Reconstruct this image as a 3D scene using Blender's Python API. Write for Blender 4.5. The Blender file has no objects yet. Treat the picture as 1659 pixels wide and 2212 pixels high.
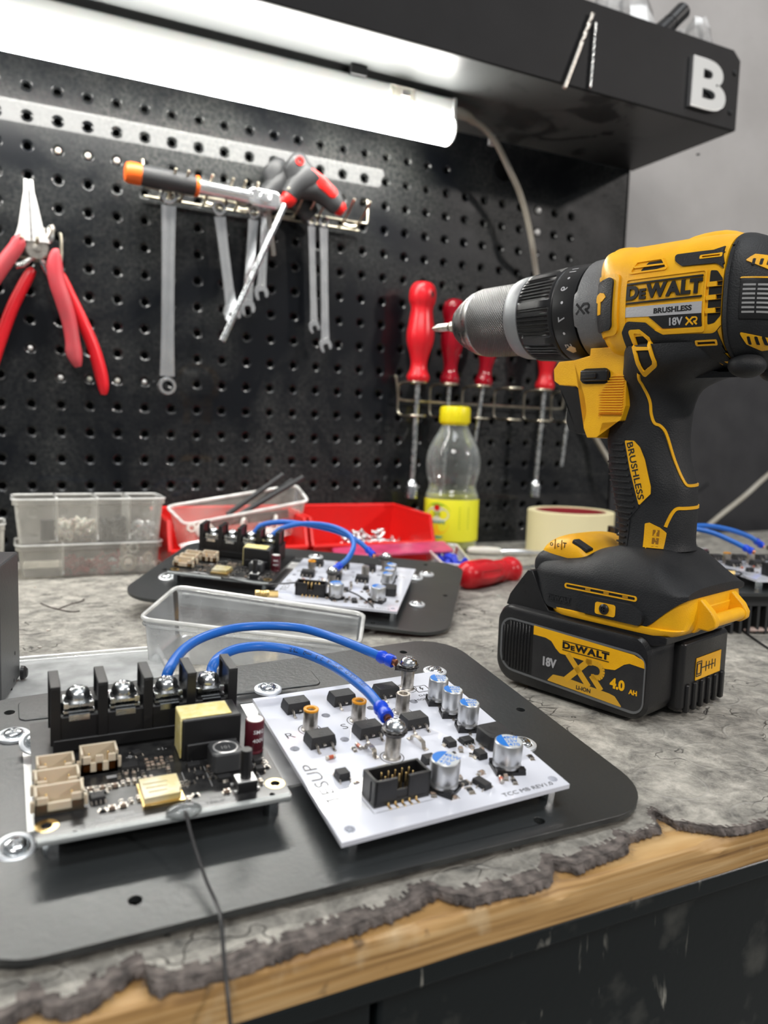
import bpy, bmesh, math, random
from mathutils import Matrix, Vector, Euler, noise
from mathutils.bvhtree import BVHTree
from math import sin, cos, pi, radians, sqrt

random.seed(7)
SC = bpy.context.scene
COL = SC.collection
MM = 0.001

# ------------------------------------------------------------------ camera
FPX = 1694.95
CAM = Vector((-26.467, -787.847, 132.558))          # mm; table top z = 0, tool board y = 0
RX = Vector((0.89860826, -0.4376049, 0.03170388))
RY = Vector((-0.01792969, -0.10882473, -0.99389924))
RZ = Vector((0.43838535, 0.89255763, -0.10563692))
cam_d = bpy.data.cameras.new('camera')
cam = bpy.data.objects.new('camera', cam_d)
COL.objects.link(cam)
cam.matrix_world = Matrix(((RX[0], -RY[0], -RZ[0], CAM[0]*MM),
                           (RX[1], -RY[1], -RZ[1], CAM[1]*MM),
                           (RX[2], -RY[2], -RZ[2], CAM[2]*MM),
                           (0, 0, 0, 1)))
cam_d.sensor_fit = 'HORIZONTAL'
cam_d.sensor_width = 36
cam_d.lens = FPX/1659*36
cam_d.clip_start = 0.005
cam_d.clip_end = 50
cam_d.dof.use_dof = True
cam_d.dof.focus_distance = 0.345
cam_d.dof.aperture_fstop = 14.0
SC.camera = cam

# ------------------------------------------------------------------ colour management
SC.view_settings.view_transform = 'Standard'
SC.view_settings.look = 'None'
SC.view_settings.gamma = 1
SC.view_settings.exposure = 0.3
SC.view_settings.use_curve_mapping = False

# ------------------------------------------------------------------ world and room light
wd = bpy.data.worlds.new('world'); SC.world = wd
wd.use_nodes = True
bg = wd.node_tree.nodes['Background']
bg.inputs[0].default_value = (0.92, 0.96, 1.0, 1)
bg.inputs[1].default_value = 0.15

def area_light(name, loc, target, size, sizey, power, color):
    d = bpy.data.lights.new(name, 'AREA')
    d.shape = 'RECTANGLE'; d.size = size*MM; d.size_y = sizey*MM
    d.energy = power; d.color = color
    o = bpy.data.objects.new(name, d); COL.objects.link(o)
    o.location = Vector(loc)*MM
    o.rotation_euler = (Vector(target)-Vector(loc)).to_track_quat('-Z', 'Y').to_euler()
    return o
# room lamp to the right (its light makes the shelf's slanted shadow on the board)
area_light('room_light', (2634, -2876, 1580), (600, 0, 400), 180, 150, 36.0, (1.0, 0.93, 0.88))
# ceiling light over the aisle behind the bench
area_light('ceiling_light', (350, -950, 2000), (300, -520, 0), 1300, 400, 15.0, (0.95, 0.98, 1.0))

# added unseen fill behind the camera, brightens what faces it
area_light('front_fill', (-700, -1900, 1500), (250, -350, 80), 700, 350, 17.0, (1.0, 0.97, 0.93))

# ------------------------------------------------------------------ helpers
def V(*a): return Vector(a[0]) if len(a) == 1 else Vector(a)

def ray(u, v):
    a, b = (u-829.5)/FPX, (v-1106)/FPX
    return RX*a + RY*b + RZ
def onz(u, v, z=0):
    d = ray(u, v); return CAM + d*((z-CAM.z)/d.z)
def ony(u, v, y=0):
    d = ray(u, v); return CAM + d*((y-CAM.y)/d.y)

class MB:
    """collects shapes (numbers in mm) and links them as one mesh object"""
    def __init__(self):
        self.bm = bmesh.new(); self.mi = 0; self.M = Matrix()
    def _v(self, p): return self.bm.verts.new(self.M @ Vector(p))
    def _f(self, vs):
        try:
            f = self.bm.faces.new(vs); f.material_index = self.mi; return f
        except ValueError: return None
    def ring(self, pts): return [self._v(p) for p in pts]
    def bridge(self, a, b, closed=True):
        n = len(a)
        for i in range(n if closed else n-1):
            j = (i+1) % n
            self._f([a[i], a[j], b[j], b[i]])
    def box(self, c, s, R=None, taper=1.0):
        hx, hy, hz = s[0]/2, s[1]/2, s[2]/2
        R = R or Matrix.Identity(3)
        c = Vector(c); rings = []
        for z, t in ((-hz, 1), (hz, taper)):
            rings.append(self.ring([c + R @ Vector((x*hx*t, y*hy*t, z)) for x, y in ((-1,-1),(1,-1),(1,1),(-1,1))]))
        self.bridge(*rings)
        self._f(rings[0][::-1]); self._f(rings[1])
        return self
    def rbox(self, c, s, r, R=None, n=4, r2=None):
        """box with rounded vertical edges (about local z); r2 small chamfer at top and bottom"""
        hx, hy, hz = s[0]/2, s[1]/2, s[2]/2
        R = R or Matrix.Identity(3); c = Vector(c)
        ch = r2 or 0
        def outl(ins):
            out = []
            rr = max(r-ins, 0.01)
            for cx, cy, a0 in ((hx-r, hy-r, 0), (-hx+r, hy-r, pi/2), (-hx+r, -hy+r, pi), (hx-r, -hy+r, 1.5*pi)):
                for k in range(n+1):
                    a = a0 + k*pi/2/n
                    out.append((cx+rr*cos(a), cy+rr*sin(a)))
            return out
        lv = [(-hz, ch), (-hz+ch, 0), (hz-ch, 0), (hz, ch)] if ch else [(-hz, 0), (hz, 0)]
        prev = None
        for z, ins in lv:
            rg = self.ring([c + R @ Vector((x, y, z)) for x, y in outl(ins)])
            if prev: self.bridge(prev, rg)
            else: self._f(rg[::-1])
            prev = rg
        self._f(prev)
        return self
    def cyl(self, p0, p1, r0, r1=None, n=16, caps=True):
        r1 = r0 if r1 is None else r1
        p0, p1 = Vector(p0), Vector(p1)
        q = (p1-p0).to_track_quat('Z', 'Y').to_matrix()
        a = self.ring([p0 + q @ Vector((r0*cos(2*pi*i/n), r0*sin(2*pi*i/n), 0)) for i in range(n)])
        b = self.ring([p1 + q @ Vector((r1*cos(2*pi*i/n), r1*sin(2*pi*i/n), 0)) for i in range(n)])
        self.bridge(a, b)
        if caps: self._f(a[::-1]); self._f(b)
        return self
    def lathe(self, prof, o=(0,0,0), axis=(0,0,1), n=24, cap=True, fn=None):
        """prof: (radius, height) pairs along axis"""
        o = Vector(o); q = Vector(axis).to_track_quat('Z', 'Y').to_matrix()
        prev = None; first = None
        for r, h in prof:
            rg = []
            for i in range(n):
                a = 2*pi*i/n
                rr = max(r, 0.01)*(fn(a, h) if fn else 1)
                rg.append(self._v(o + q @ Vector((rr*cos(a), rr*sin(a), h))))
            if prev: self.bridge(prev, rg)
            else: first = rg
            prev = rg
        if cap: self._f(first[::-1]); self._f(prev)
        return self
    def tube(self, pts, r, n=10, caps=True, closed=False, radii=None):
        pts = [Vector(p) for p in pts]
        m = len(pts); prev = None; first = None; up = None
        for i, p in enumerate(pts):
            if closed: t = pts[(i+1) % m]-pts[(i-1) % m]
            else: t = pts[min(i+1, m-1)]-pts[max(i-1, 0)]
            t.normalize()
            if up is None:
                up = Vector((0,0,1)) if abs(t.z) < .9 else Vector((1,0,0))
            x = up.cross(t)
            if x.length < 1e-4: x = Vector((1,0,0)).cross(t)
            x.normalize(); y = t.cross(x); up = y
            rr = radii[i] if radii else r
            rg = self.ring([p + x*(rr*cos(2*pi*k/n)) + y*(rr*sin(2*pi*k/n)) for k in range(n)])
            if prev: self.bridge(prev, rg)
            else: first = rg
            prev = rg
        if closed: self.bridge(prev, first)
        elif caps: self._f(first[::-1]); self._f(prev)
        return self
    def prism(self, poly, z0, z1, M=None):
        """polygon in local x,y extruded in z"""
        M = M or Matrix()
        a = self.ring([M @ Vector((x, y, z0)) for x, y in poly])
        b = self.ring([M @ Vector((x, y, z1)) for x, y in poly])
        self.bridge(a, b)
        fa = self._f(a[::-1]); fb = self._f(b)
        ff = [f for f in (fa, fb) if f]
        if len(poly) > 4: bmesh.ops.triangulate(self.bm, faces=ff)
        return self
    def loft(self, rings, cap=True):
        prev = None; first = None
        for pts in rings:
            rg = self.ring(pts)
            if prev: self.bridge(prev, rg)
            else: first = rg
            prev = rg
        if cap: self._f(first[::-1]); self._f(prev)
        return self
    def sphere(self, c, r, n=12, sq=(1,1,1)):
        c = Vector(c); m = n//2; prev = None; first = None
        prof = [(sin(pi*i/m), -cos(pi*i/m)) for i in range(m+1)]
        for s_, h in prof:
            rg = self.ring([c + Vector((max(s_, .01)*cos(2*pi*k/n)*r*sq[0], max(s_, .01)*sin(2*pi*k/n)*r*sq[1], h*r*sq[2])) for k in range(n)])
            if prev: self.bridge(prev, rg)
            else: first = rg
            prev = rg
        self._f(first[::-1]); self._f(prev)
        return self
    def mesh2(self, vs, fs):
        v = [self._v(p) for p in vs]
        for f in fs: self._f([v[i] for i in f])
        return self
    def build(self, name, mat, parent=None, smooth=True, bevel=0, seg=2, angle=35, loc=None, rot=None, normals=True):
        if normals: bmesh.ops.recalc_face_normals(self.bm, faces=self.bm.faces)
        bmesh.ops.scale(self.bm, vec=(MM, MM, MM), verts=self.bm.verts)
        me = bpy.data.meshes.new(name); self.bm.to_mesh(me); self.bm.free()
        for m in (mat if isinstance(mat, (list, tuple)) else [mat]): me.materials.append(m)
        if smooth:
            me.shade_smooth(); me.set_sharp_from_angle(angle=radians(angle))
        o = bpy.data.objects.new(name, me); COL.objects.link(o)
        if parent: o.parent = parent
        if loc is not None: o.location = Vector(loc)*MM
        if rot is not None: o.rotation_euler = rot
        if bevel:
            b = o.modifiers.new('bevel', 'BEVEL'); b.width = bevel*MM; b.segments = seg
            b.limit_method = 'ANGLE'; b.angle_limit = radians(40)
            b.harden_normals = False
        return o

def tag(o, label=None, cat=None, group=None, kind=None):
    if label: o['label'] = label
    if cat: o['category'] = cat
    if group: o['group'] = group
    if kind: o['kind'] = kind
    return o
def thing(name, label, cat, loc=(0,0,0), rot=(0,0,0), group=None):
    o = bpy.data.objects.new(name, None); COL.objects.link(o)
    o.empty_display_size = 0.01
    o.location = Vector(loc)*MM; o.rotation_euler = rot
    return tag(o, label, cat, group)
def kids(o): return [c for c in bpy.data.objects if c.parent == o]
def copy_tree(o, parent=None):
    c = o.copy(); COL.objects.link(c)
    if parent: c.parent = parent
    for ch in kids(o): copy_tree(ch, c)
    return c

# text as flat triangles (x right, y up) in mm
def text_geo(s, size, bold=0.0, align='CENTER', sx=1.0, res=3):
    cu = bpy.data.curves.new('t', 'FONT'); cu.body = s; cu.size = size
    cu.align_x = align; cu.align_y = 'CENTER'; cu.offset = bold*size; cu.resolution_u = res
    ob = bpy.data.objects.new('t', cu); COL.objects.link(ob)
    dg = bpy.context.evaluated_depsgraph_get()
    me = ob.evaluated_get(dg).to_mesh()
    vs = [(v.co.x*sx, v.co.y) for v in me.vertices]
    fs = [tuple(p.vertices) for p in me.polygons]
    ob.evaluated_get(dg).to_mesh_clear()
    bpy.data.objects.remove(ob); bpy.data.curves.remove(cu)
    return vs, fs
def add_text(mb, s, size, M, depth=0.15, bold=0.0, align='CENTER', sx=1.0):
    """raised flat lettering; M maps (x right, y up, z out)"""
    vs, fs = text_geo(s, size, bold, align, sx)
    add_flat(mb, vs, fs, M, depth)
def add_flat(mb, vs, fs, M, depth):
    top = [mb._v(M @ Vector((x, y, depth))) for x, y in vs]
    bot = [mb._v(M @ Vector((x, y, 0))) for x, y in vs]
    cnt = {}
    for f in fs:
        mb._f([top[i] for i in f])
        for a, b in zip(f, f[1:]+f[:1]):
            cnt[(a, b)] = 1
    for (a, b) in list(cnt):
        if (b, a) not in cnt: mb._f([top[a], bot[a], bot[b], top[b]])
def brand_geo(h=1.0):
    """the yellow tool maker's word mark: large D, small-cap e, large WALT between two bars"""
    vs, fs = [], []
    def put(s, size, x, y, sx=1.0, bold=.05):
        a, b = text_geo(s, size, bold, 'LEFT', sx)
        x0 = min(p[0] for p in a); x1 = max(p[0] for p in a); y0 = min(p[1] for p in a)
        n = len(vs)
        vs.extend([(px-x0+x, py-y0+y) for px, py in a]); fs.extend([tuple(i+n for i in f) for f in b])
        return x + x1-x0
    x = put('D', 1.4, 0, 0, 1.0)
    x = put('E', 1.0, x+.07, 0, 1.05)
    for ch, g in (('W', .03), ('A', -.06), ('L', .05), ('T', -.06)):
        x = put(ch, 1.4, x+g, 0, .98)
    W = x
    for y0, y1 in ((-.30, -.18), (1.18, 1.30)):
        n = len(vs); vs.extend([(0, y0), (W, y0), (W, y1), (0, y1)]); fs.append((n, n+1, n+2, n+3))
    return [(p[0]-W/2, p[1]-.5) for p in vs], fs, W

def bez(p, n=8):
    """Catmull-Rom through points"""
    p = [Vector(q) for q in p]; out = []
    for i in range(len(p)-1):
        a = p[max(i-1, 0)]; b = p[i]; c = p[i+1]; d = p[min(i+2, len(p)-1)]
        for k in range(n):
            t = k/n
            out.append(.5*((2*b)+(c-a)*t+(2*a-5*b+4*c-d)*t*t+(3*b-a-3*c+d)*t**3))
    out.append(p[-1]); return out
def frame(o, x, y):
    x = Vector(x).normalized(); y = Vector(y).normalized(); z = x.cross(y)
    M = Matrix((x, y, z)).transposed().to_4x4(); M.translation = Vector(o); return M

# ------------------------------------------------------------------ materials
def N_(nt, t, **kw):
    n = nt.nodes.new(t)
    for k, v in kw.items():
        if hasattr(n, k): setattr(n, k, v)
        else: n.inputs[k].default_value = v
    return n
def mat(name, col, rough=.5, metal=0.0, col2=None, nscale=60, lo=.35, hi=.65, bump=0, bscale=400,
        rvar=0, coat=0, trans=0, ior=1.45, alpha=1, emit=None, estr=0, sss=0, spec=.5, ani=0, detail=5):
    m = bpy.data.materials.new(name); m.use_nodes = True
    nt = m.node_tree; b = nt.nodes['Principled BSDF']; L = nt.links.new
    b.inputs['Base Color'].default_value = (*col, 1)
    b.inputs['Roughness'].default_value = rough
    b.inputs['Metallic'].default_value = metal
    b.inputs['IOR'].default_value = ior
    b.inputs['Coat Weight'].default_value = coat
    b.inputs['Coat Roughness'].default_value = .08
    b.inputs['Transmission Weight'].default_value = trans
    b.inputs['Alpha'].default_value = alpha
    b.inputs['Specular IOR Level'].default_value = spec
    if sss:
        b.inputs['Subsurface Weight'].default_value = sss
        b.inputs['Subsurface Scale'].default_value = .004
    if emit:
        b.inputs['Emission Color'].default_value = (*emit, 1); b.inputs['Emission Strength'].default_value = estr
    tc = None
    if col2 or bump or rvar:
        tc = N_(nt, 'ShaderNodeTexCoord')
    if col2 or rvar:
        no = N_(nt, 'ShaderNodeTexNoise'); no.inputs['Scale'].default_value = nscale; no.inputs['Detail'].default_value = detail
        L(tc.outputs['Object'], no.inputs['Vector'])
        mr = N_(nt, 'ShaderNodeMapRange'); mr.inputs[1].default_value = lo; mr.inputs[2].default_value = hi
        L(no.outputs['Fac'], mr.inputs[0])
        if col2:
            mx = N_(nt, 'ShaderNodeMix', data_type='RGBA')
            mx.inputs[6].default_value = (*col, 1); mx.inputs[7].default_value = (*col2, 1)
            L(mr.outputs[0], mx.inputs[0]); L(mx.outputs[2], b.inputs['Base Color'])
        if rvar:
            m2 = N_(nt, 'ShaderNodeMapRange'); m2.inputs[3].default_value = max(rough-rvar, .02); m2.inputs[4].default_value = rough+rvar
            L(mr.outputs[0], m2.inputs[0]); L(m2.outputs[0], b.inputs['Roughness'])
    if bump:
        n2 = N_(nt, 'ShaderNodeTexNoise'); n2.inputs['Scale'].default_value = bscale; n2.inputs['Detail'].default_value = 3
        L(tc.outputs['Object'], n2.inputs['Vector'])
        bp = N_(nt, 'ShaderNodeBump'); bp.inputs['Strength'].default_value = bump; bp.inputs['Distance'].default_value = .0005
        L(n2.outputs['Fac'], bp.inputs['Height']); L(bp.outputs[0], b.inputs['Normal'])
    return m
def clear_plastic(name, col, fac_alpha, rough=.15):
    """thin clear plastic sheet: see-through with glossy and milky share"""
    m = bpy.data.materials.new(name); m.use_nodes = True
    nt = m.node_tree; L = nt.links.new
    for n in list(nt.nodes): nt.nodes.remove(n)
    out = N_(nt, 'ShaderNodeOutputMaterial')
    tr = N_(nt, 'ShaderNodeBsdfTransparent'); tr.inputs[0].default_value = (*[.5+.5*c for c in col], 1)
    pb = N_(nt, 'ShaderNodeBsdfPrincipled'); pb.inputs['Base Color'].default_value = (*col, 1); pb.inputs['Roughness'].default_value = rough
    gl = N_(nt, 'ShaderNodeBsdfGlossy'); gl.inputs['Roughness'].default_value = rough
    lw = N_(nt, 'ShaderNodeLayerWeight'); lw.inputs[0].default_value = .35
    mr = N_(nt, 'ShaderNodeMapRange'); mr.inputs[3].default_value = fac_alpha; mr.inputs[4].default_value = min(1, fac_alpha+.55)
    L(lw.outputs['Facing'], mr.inputs[0])
    tc = N_(nt, 'ShaderNodeTexCoord'); no = N_(nt, 'ShaderNodeTexNoise'); no.inputs['Scale'].default_value = 60; no.inputs['Detail'].default_value = 6
    L(tc.outputs['Object'], no.inputs['Vector'])
    m3 = N_(nt, 'ShaderNodeMapRange'); m3.inputs[1].default_value = .3; m3.inputs[2].default_value = .75; m3.inputs[3].default_value = .7; m3.inputs[4].default_value = 1.35
    L(no.outputs['Fac'], m3.inputs[0])
    mu = N_(nt, 'ShaderNodeMath', operation='MULTIPLY'); L(mr.outputs[0], mu.inputs[0]); L(m3.outputs[0], mu.inputs[1]); mu.use_clamp = True
    mx = N_(nt, 'ShaderNodeMixShader'); L(mu.outputs[0], mx.inputs[0]); L(tr.outputs[0], mx.inputs[1]); L(pb.outputs[0], mx.inputs[2])
    fr = N_(nt, 'ShaderNodeFresnel'); fr.inputs[0].default_value = 1.45
    m2 = N_(nt, 'ShaderNodeMixShader'); L(fr.outputs[0], m2.inputs[0]); L(mx.outputs[0], m2.inputs[1]); L(gl.outputs[0], m2.inputs[2])
    L(m2.outputs[0], out.inputs[0])
    return m

M = {}
M['steel'] = mat('steel', (.62,.63,.62), .28, 1, rvar=.1, nscale=200)
M['chrome'] = mat('chrome', (.82,.83,.84), .22, .9, rvar=.03, nscale=60)
M['zinc'] = mat('zinc', (.78,.79,.80), .24, 1, (.62,.66,.68), nscale=300, rvar=.08)
M['tin'] = mat('tin', (.66,.62,.56), .34, 1, (.42,.39,.35), nscale=500, lo=.3, hi=.7)
M['alu'] = mat('aluminium', (.74,.74,.73), .45, .75, rvar=.08, nscale=150)
M['gold'] = mat('gold', (.85,.62,.27), .28, 1)
M['wire_metal'] = mat('wire_metal', (.62,.58,.47), .3, 1, (.36,.33,.26), nscale=90)
M['black_plastic'] = mat('black_plastic', (.012,.012,.013), .38, bump=.1, bscale=900)
M['black_matte'] = mat('black_matte', (.018,.018,.019), .6, bump=.2, bscale=1500)
M['chip'] = mat('chip_black', (.022,.022,.023), .5, bump=.15, bscale=2500)
M['ivory'] = mat('ivory_plastic', (.62,.53,.40), .45, sss=.1)
M['plate_black'] = mat('plate_black', (.022,.025,.026), .37, bump=.2, bscale=520, rvar=.02, nscale=30, spec=1.0)
M['pcb_white'] = mat('pcb_white', (.70,.72,.80), .4, coat=1.0)
M['pcb_white'].node_tree.nodes['Principled BSDF'].inputs['Coat Roughness'].default_value = .035
M['pcb_black'] = mat('pcb_black', (.014,.014,.015), .3, coat=.2, col2=(.03,.03,.03), nscale=300)
M['pcb_edge'] = mat('pcb_edge', (.30,.30,.27), .6)
M['print_black'] = mat('print_black', (.02,.02,.022), .5)
M['print_white'] = mat('print_white', (.75,.76,.78), .5)
M['print_grey'] = mat('print_grey', (.33,.33,.33), .5)
M['blue_wire'] = mat('blue_wire', (.012,.13,.52), .38, bump=.1, bscale=600)
M['blue_lug'] = mat('blue_lug', (.005,.06,.62), .3, sss=.1)
M['blue_print'] = mat('blue_print', (.02,.18,.60), .35)
M['cap_alu'] = mat('capacitor_alu', (.60,.61,.62), .38, .9, bump=.03, bscale=900)
M['cap_top'] = mat('capacitor_top', (.74,.78,.80), .25, .35)
M['washer'] = mat('washer_zinc', (.82,.85,.88), .38, .6)
M['maroon'] = mat('maroon_sleeve', (.09,.012,.02), .28)
M['kapton'] = mat('yellow_tape', (.74,.62,.20), .5, col2=(.82,.72,.38), nscale=350, bump=.3, bscale=900)
M['orange'] = mat('orange_paint', (.72,.30,.01), .35)
M['copper'] = mat('copper', (.55,.22,.11), .35, 1)
M['resin'] = mat('clear_resin', (.55,.58,.58), .06, trans=.75, ior=1.48)
M['red_plastic'] = mat('red_plastic', (.60,.014,.012), .3, sss=.05)
M['red_handle'] = mat('red_handle', (.62,.012,.02), .3)
M['red_dull'] = mat('red_dull', (.52,.045,.06), .45, col2=(.40,.06,.07), nscale=40)
M['red_clear'] = mat('red_clear_plastic', (.55,.01,.03), .1, trans=.55, ior=1.45)
M['red_bin'] = mat('red_bin_plastic', (.66,.012,.01), .35, sss=.08)
M['yellow_dw'] = mat('yellow_shell', (.95,.49,.006), .4, bump=.22, bscale=1600, col2=(.88,.43,.008), nscale=90)
M['rubber'] = mat('black_rubber', (.015,.016,.018), .55, bump=.45, bscale=1500, col2=(.021,.022,.024), nscale=70, rvar=.08, spec=.4)
M['batt'] = mat('battery_black', (.011,.011,.012), .33, bump=.2, bscale=1300, rvar=.06, nscale=80)
M['batt_label'] = mat('battery_label', (.022,.022,.024), .42, bump=.3, bscale=2500, col2=(.03,.03,.031), nscale=150)
M['label_grey'] = mat('label_grey', (.13,.135,.14), .42, bump=.2, bscale=2000)
M['label_silver'] = mat('label_silver', (.50,.50,.52), .4, .2, bump=.2, bscale=900)
M['grey_cast'] = mat('grey_gearcase', (.16,.163,.168), .45, .35, bump=.5, bscale=1800)
M['grey_collar'] = mat('grey_collar', (.27,.28,.29), .42, .35, bump=.3, bscale=2200)
M['chuck'] = mat('chuck_steel', (.42,.42,.41), .3, 1, rvar=.06, nscale=200)
M['masking'] = mat('masking_tape', (.80,.72,.44), .6, bump=.25, bscale=500)
M['dark_red'] = mat('card_core', (.30,.02,.03), .5)
M['orange_cap'] = mat('orange_cap', (.78,.13,.015), .4)
M['grip_black'] = mat('grip_black', (.035,.036,.038), .5, bump=.3, bscale=900)
M['cable'] = mat('grey_cable', (.44,.42,.37), .5, col2=(.33,.30,.24), nscale=25)
M['wire_black'] = mat('black_wire', (.02,.02,.022), .4)
M['white_plastic'] = mat('white_plastic', (.55,.56,.55), .35, sss=.1)
M['letter_white'] = mat('letter_face', (.55,.56,.55), .35)
M['yellow_cap'] = mat('yellow_cap', (.82,.70,.01), .35, sss=.1)
M['yellow_cap_g'] = mat('drink', (.80,.80,.10), .1, trans=.35, ior=1.33)
M['label_yellow'] = mat('label_yellow', (.80,.78,.03), .4)
M['wood_stick'] = mat('pale_wood', (.50,.38,.34), .6)
M['white_opaque'] = mat('white_nylon', (.62,.60,.55), .4, sss=.2)
M['dark_grey'] = mat('dark_grey', (.06,.06,.065), .5)
M['clear'] = clear_plastic('clear_plastic', (.93,.95,.95), .23)
M['milky'] = clear_plastic('milky_plastic', (.93,.90,.82), .20, .25)
M['rimp'] = clear_plastic('rim_plastic', (.95,.95,.92), .62, .2)
M['bag'] = clear_plastic('bag_plastic', (.86,.85,.84), .34, .12)
M['pink'] = clear_plastic('pink_plastic', (.62,.05,.16), .75, .3)
M['bottle'] = clear_plastic('bottle_plastic', (.75,.80,.78), .06, .04)
# ================================================================== the setting
def board_mat():
    m = mat('tool_board_paint', (.022,.023,.026), .4, 0, coat=.35, spec=.2)
    nt = m.node_tree; L = nt.links.new; b = nt.nodes['Principled BSDF']
    b.inputs['Coat Roughness'].default_value = .035
    tc = N_(nt, 'ShaderNodeTexCoord')
    n1 = N_(nt, 'ShaderNodeTexNoise'); n1.inputs['Scale'].default_value = 7; n1.inputs['Detail'].default_value = 9; n1.inputs['Roughness'].default_value = .65; n1.inputs['Distortion'].default_value = .6
    L(tc.outputs['Object'], n1.inputs['Vector'])
    r1 = N_(nt, 'ShaderNodeMapRange'); r1.inputs[1].default_value = .42; r1.inputs[2].default_value = .68; L(n1.outputs['Fac'], r1.inputs[0])
    n2 = N_(nt, 'ShaderNodeTexNoise'); n2.inputs['Scale'].default_value = 260; n2.inputs['Detail'].default_value = 4
    L(tc.outputs['Object'], n2.inputs['Vector'])
    r2 = N_(nt, 'ShaderNodeMapRange'); r2.inputs[1].default_value = .3; r2.inputs[2].default_value = .75; L(n2.outputs['Fac'], r2.inputs[0])
    mu = N_(nt, 'ShaderNodeMath', operation='MULTIPLY'); L(r1.outputs[0], mu.inputs[0]); L(r2.outputs[0], mu.inputs[1])
    mx = N_(nt, 'ShaderNodeMix', data_type='RGBA'); mx.inputs[6].default_value = (.004,.005,.007,1); mx.inputs[7].default_value = (.065,.067,.063,1)
    L(mu.outputs[0], mx.inputs[0]); L(mx.outputs[2], b.inputs['Base Color'])
    r3 = N_(nt, 'ShaderNodeMapRange'); r3.inputs[3].default_value = .34; r3.inputs[4].default_value = .55
    L(r1.outputs[0], r3.inputs[0]); L(r3.outputs[0], b.inputs['Roughness'])
    return m
M['board'] = board_mat()

def cell(mb, x0, x1, z0, z1, cx, cz, r, ro):
    """a rectangle of sheet with one dimpled round hole, facing -y"""
    n = 16; sq = []
    hx0, hx1, hz0, hz1 = x0-cx, x1-cx, z0-cz, z1-cz
    for k in range(n):
        a = 2*pi*(k+.0)/n + pi/4
        c_, s_ = cos(a), sin(a)
        tx = (hx1/c_ if c_ > 1e-6 else hx0/c_ if c_ < -1e-6 else 1e9)
        tz = (hz1/s_ if s_ > 1e-6 else hz0/s_ if s_ < -1e-6 else 1e9)
        t = min(tx, tz); sq.append((c_*t, s_*t))
    # snap the four diagonals to the corners
    for i, (sx, sz) in ((0, (hx1, hz1)), (4, (hx0, hz1)), (8, (hx0, hz0)), (12, (hx1, hz0))): sq[i] = (sx, sz)
    R0 = mb.ring([(cx+x, 0, cz+z) for x, z in sq])
    def rr(r_, y): return mb.ring([(cx+r_*cos(2*pi*k/n+pi/4), y, cz+r_*sin(2*pi*k/n+pi/4)) for k in range(n)])
    A = rr(ro, 0); A2 = rr(ro-.7, .25); B = rr(r+.5, 1.1); C_ = rr(r, 1.8); D = rr(r, 4)
    for a, b in ((R0, A), (A, A2), (A2, B), (B, C_), (C_, D)): mb.bridge(a, b)
pb = thing('tool_board', 'black perforated steel tool board standing behind the workbench', 'tool board')
mb = MB()
def rect(x0, x1, z0, z1, y=0): mb._f(mb.ring([(x0,y,z0),(x1,y,z0),(x1,y,z1),(x0,y,z1)]))
for i in range(-16, 25):
    for r in range(1, 18):
        z = (17.8-r)*25; x = i*25
        if r == 1 and 19 <= i <= 21: continue
        if r == 1 and i > 17: rect(x-12.5, x+12.5, z-12.5, z+12.5); continue
        cell(mb, x-12.5, x+12.5, z-12.5, z+12.5, x, z, 3.1, 5.6)
cell(mb, 462.5, 537.5, 407.5, 482.5, 500, 433, 12.6, 13.6)
rect(-412.5, 462.5, 432.5, 482.5); rect(537.5, 612.5, 432.5, 482.5)
rect(-412.5, 612.5, 482.5, 600); rect(612.5, 688, -30, 600); rect(-412.5, 612.5, -30, 7.5)
bmesh.ops.remove_doubles(mb.bm, verts=mb.bm.verts, dist=.01)
mb.build('perforated_panel', M['board'], pb, angle=11, normals=False)
mb = MB(); mb.box((138, 15, 285), (1100, 3, 630)); mb.box((686.5, 8, 285), (3, 16, 630)); mb.build('added_dark_backing', M['black_matte'], pb, smooth=False)  # black sheet added behind so the holes read dark
for x, z, k in ((25,370,1),(50,370,1),(75,370,1),(25,170,0),(50,170,0),(75,170,0),(100,170,0),(0,195,0)):  # pale inserts standing in for light shining in some holes
    mb = MB(); mb.lathe([(0,-2.2),(1.6,-2.0),(2.4,-1.2),(2.6,0),(2.6,6)] if k else [(0,.8),(1.6,1.0),(2.3,1.6),(2.5,6)], (x, 0, z), (0,1,0), n=14)
    mb.build('hole_glint', M['white_opaque'] if k or x == 50 or x == 75 else M['alu'], pb)
for z in (395, 370):
    mb = MB(); mb.lathe([(0,-2.6),(2.2,-2.4),(3.8,-1.4),(4.2,0)], (551, 0, z), (0,1,0), n=16)
    mb.build('screw', M['alu'], pb)

# plaster wall behind, dark dado beneath
M['plaster'] = mat('plaster', (.46,.445,.435), .8, col2=(.40,.385,.375), nscale=9, bump=.9, bscale=170)
mb = MB(); mb.box((900, 90, 500), (2600, 20, 2800)); tag(mb.build('wall_back', M['plaster'], smooth=False), kind='structure')
M['dado'] = mat('dado_paint', (.022,.022,.025), .5, col2=(.032,.032,.035), nscale=30, bump=.3, bscale=60)
mb = MB(); mb.box((1450, 70, -315), (1500, 20, 1160)); tag(mb.build('trim_1', M['dado'], smooth=False), kind='structure')
M['floor'] = mat('floor_concrete', (.20,.20,.19), .7, col2=(.28,.28,.27), nscale=4)
mb = MB(); mb.box((400, -900, -905), (5000, 4500, 10)); tag(mb.build('floor', M['floor'], smooth=False), kind='structure')

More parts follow.
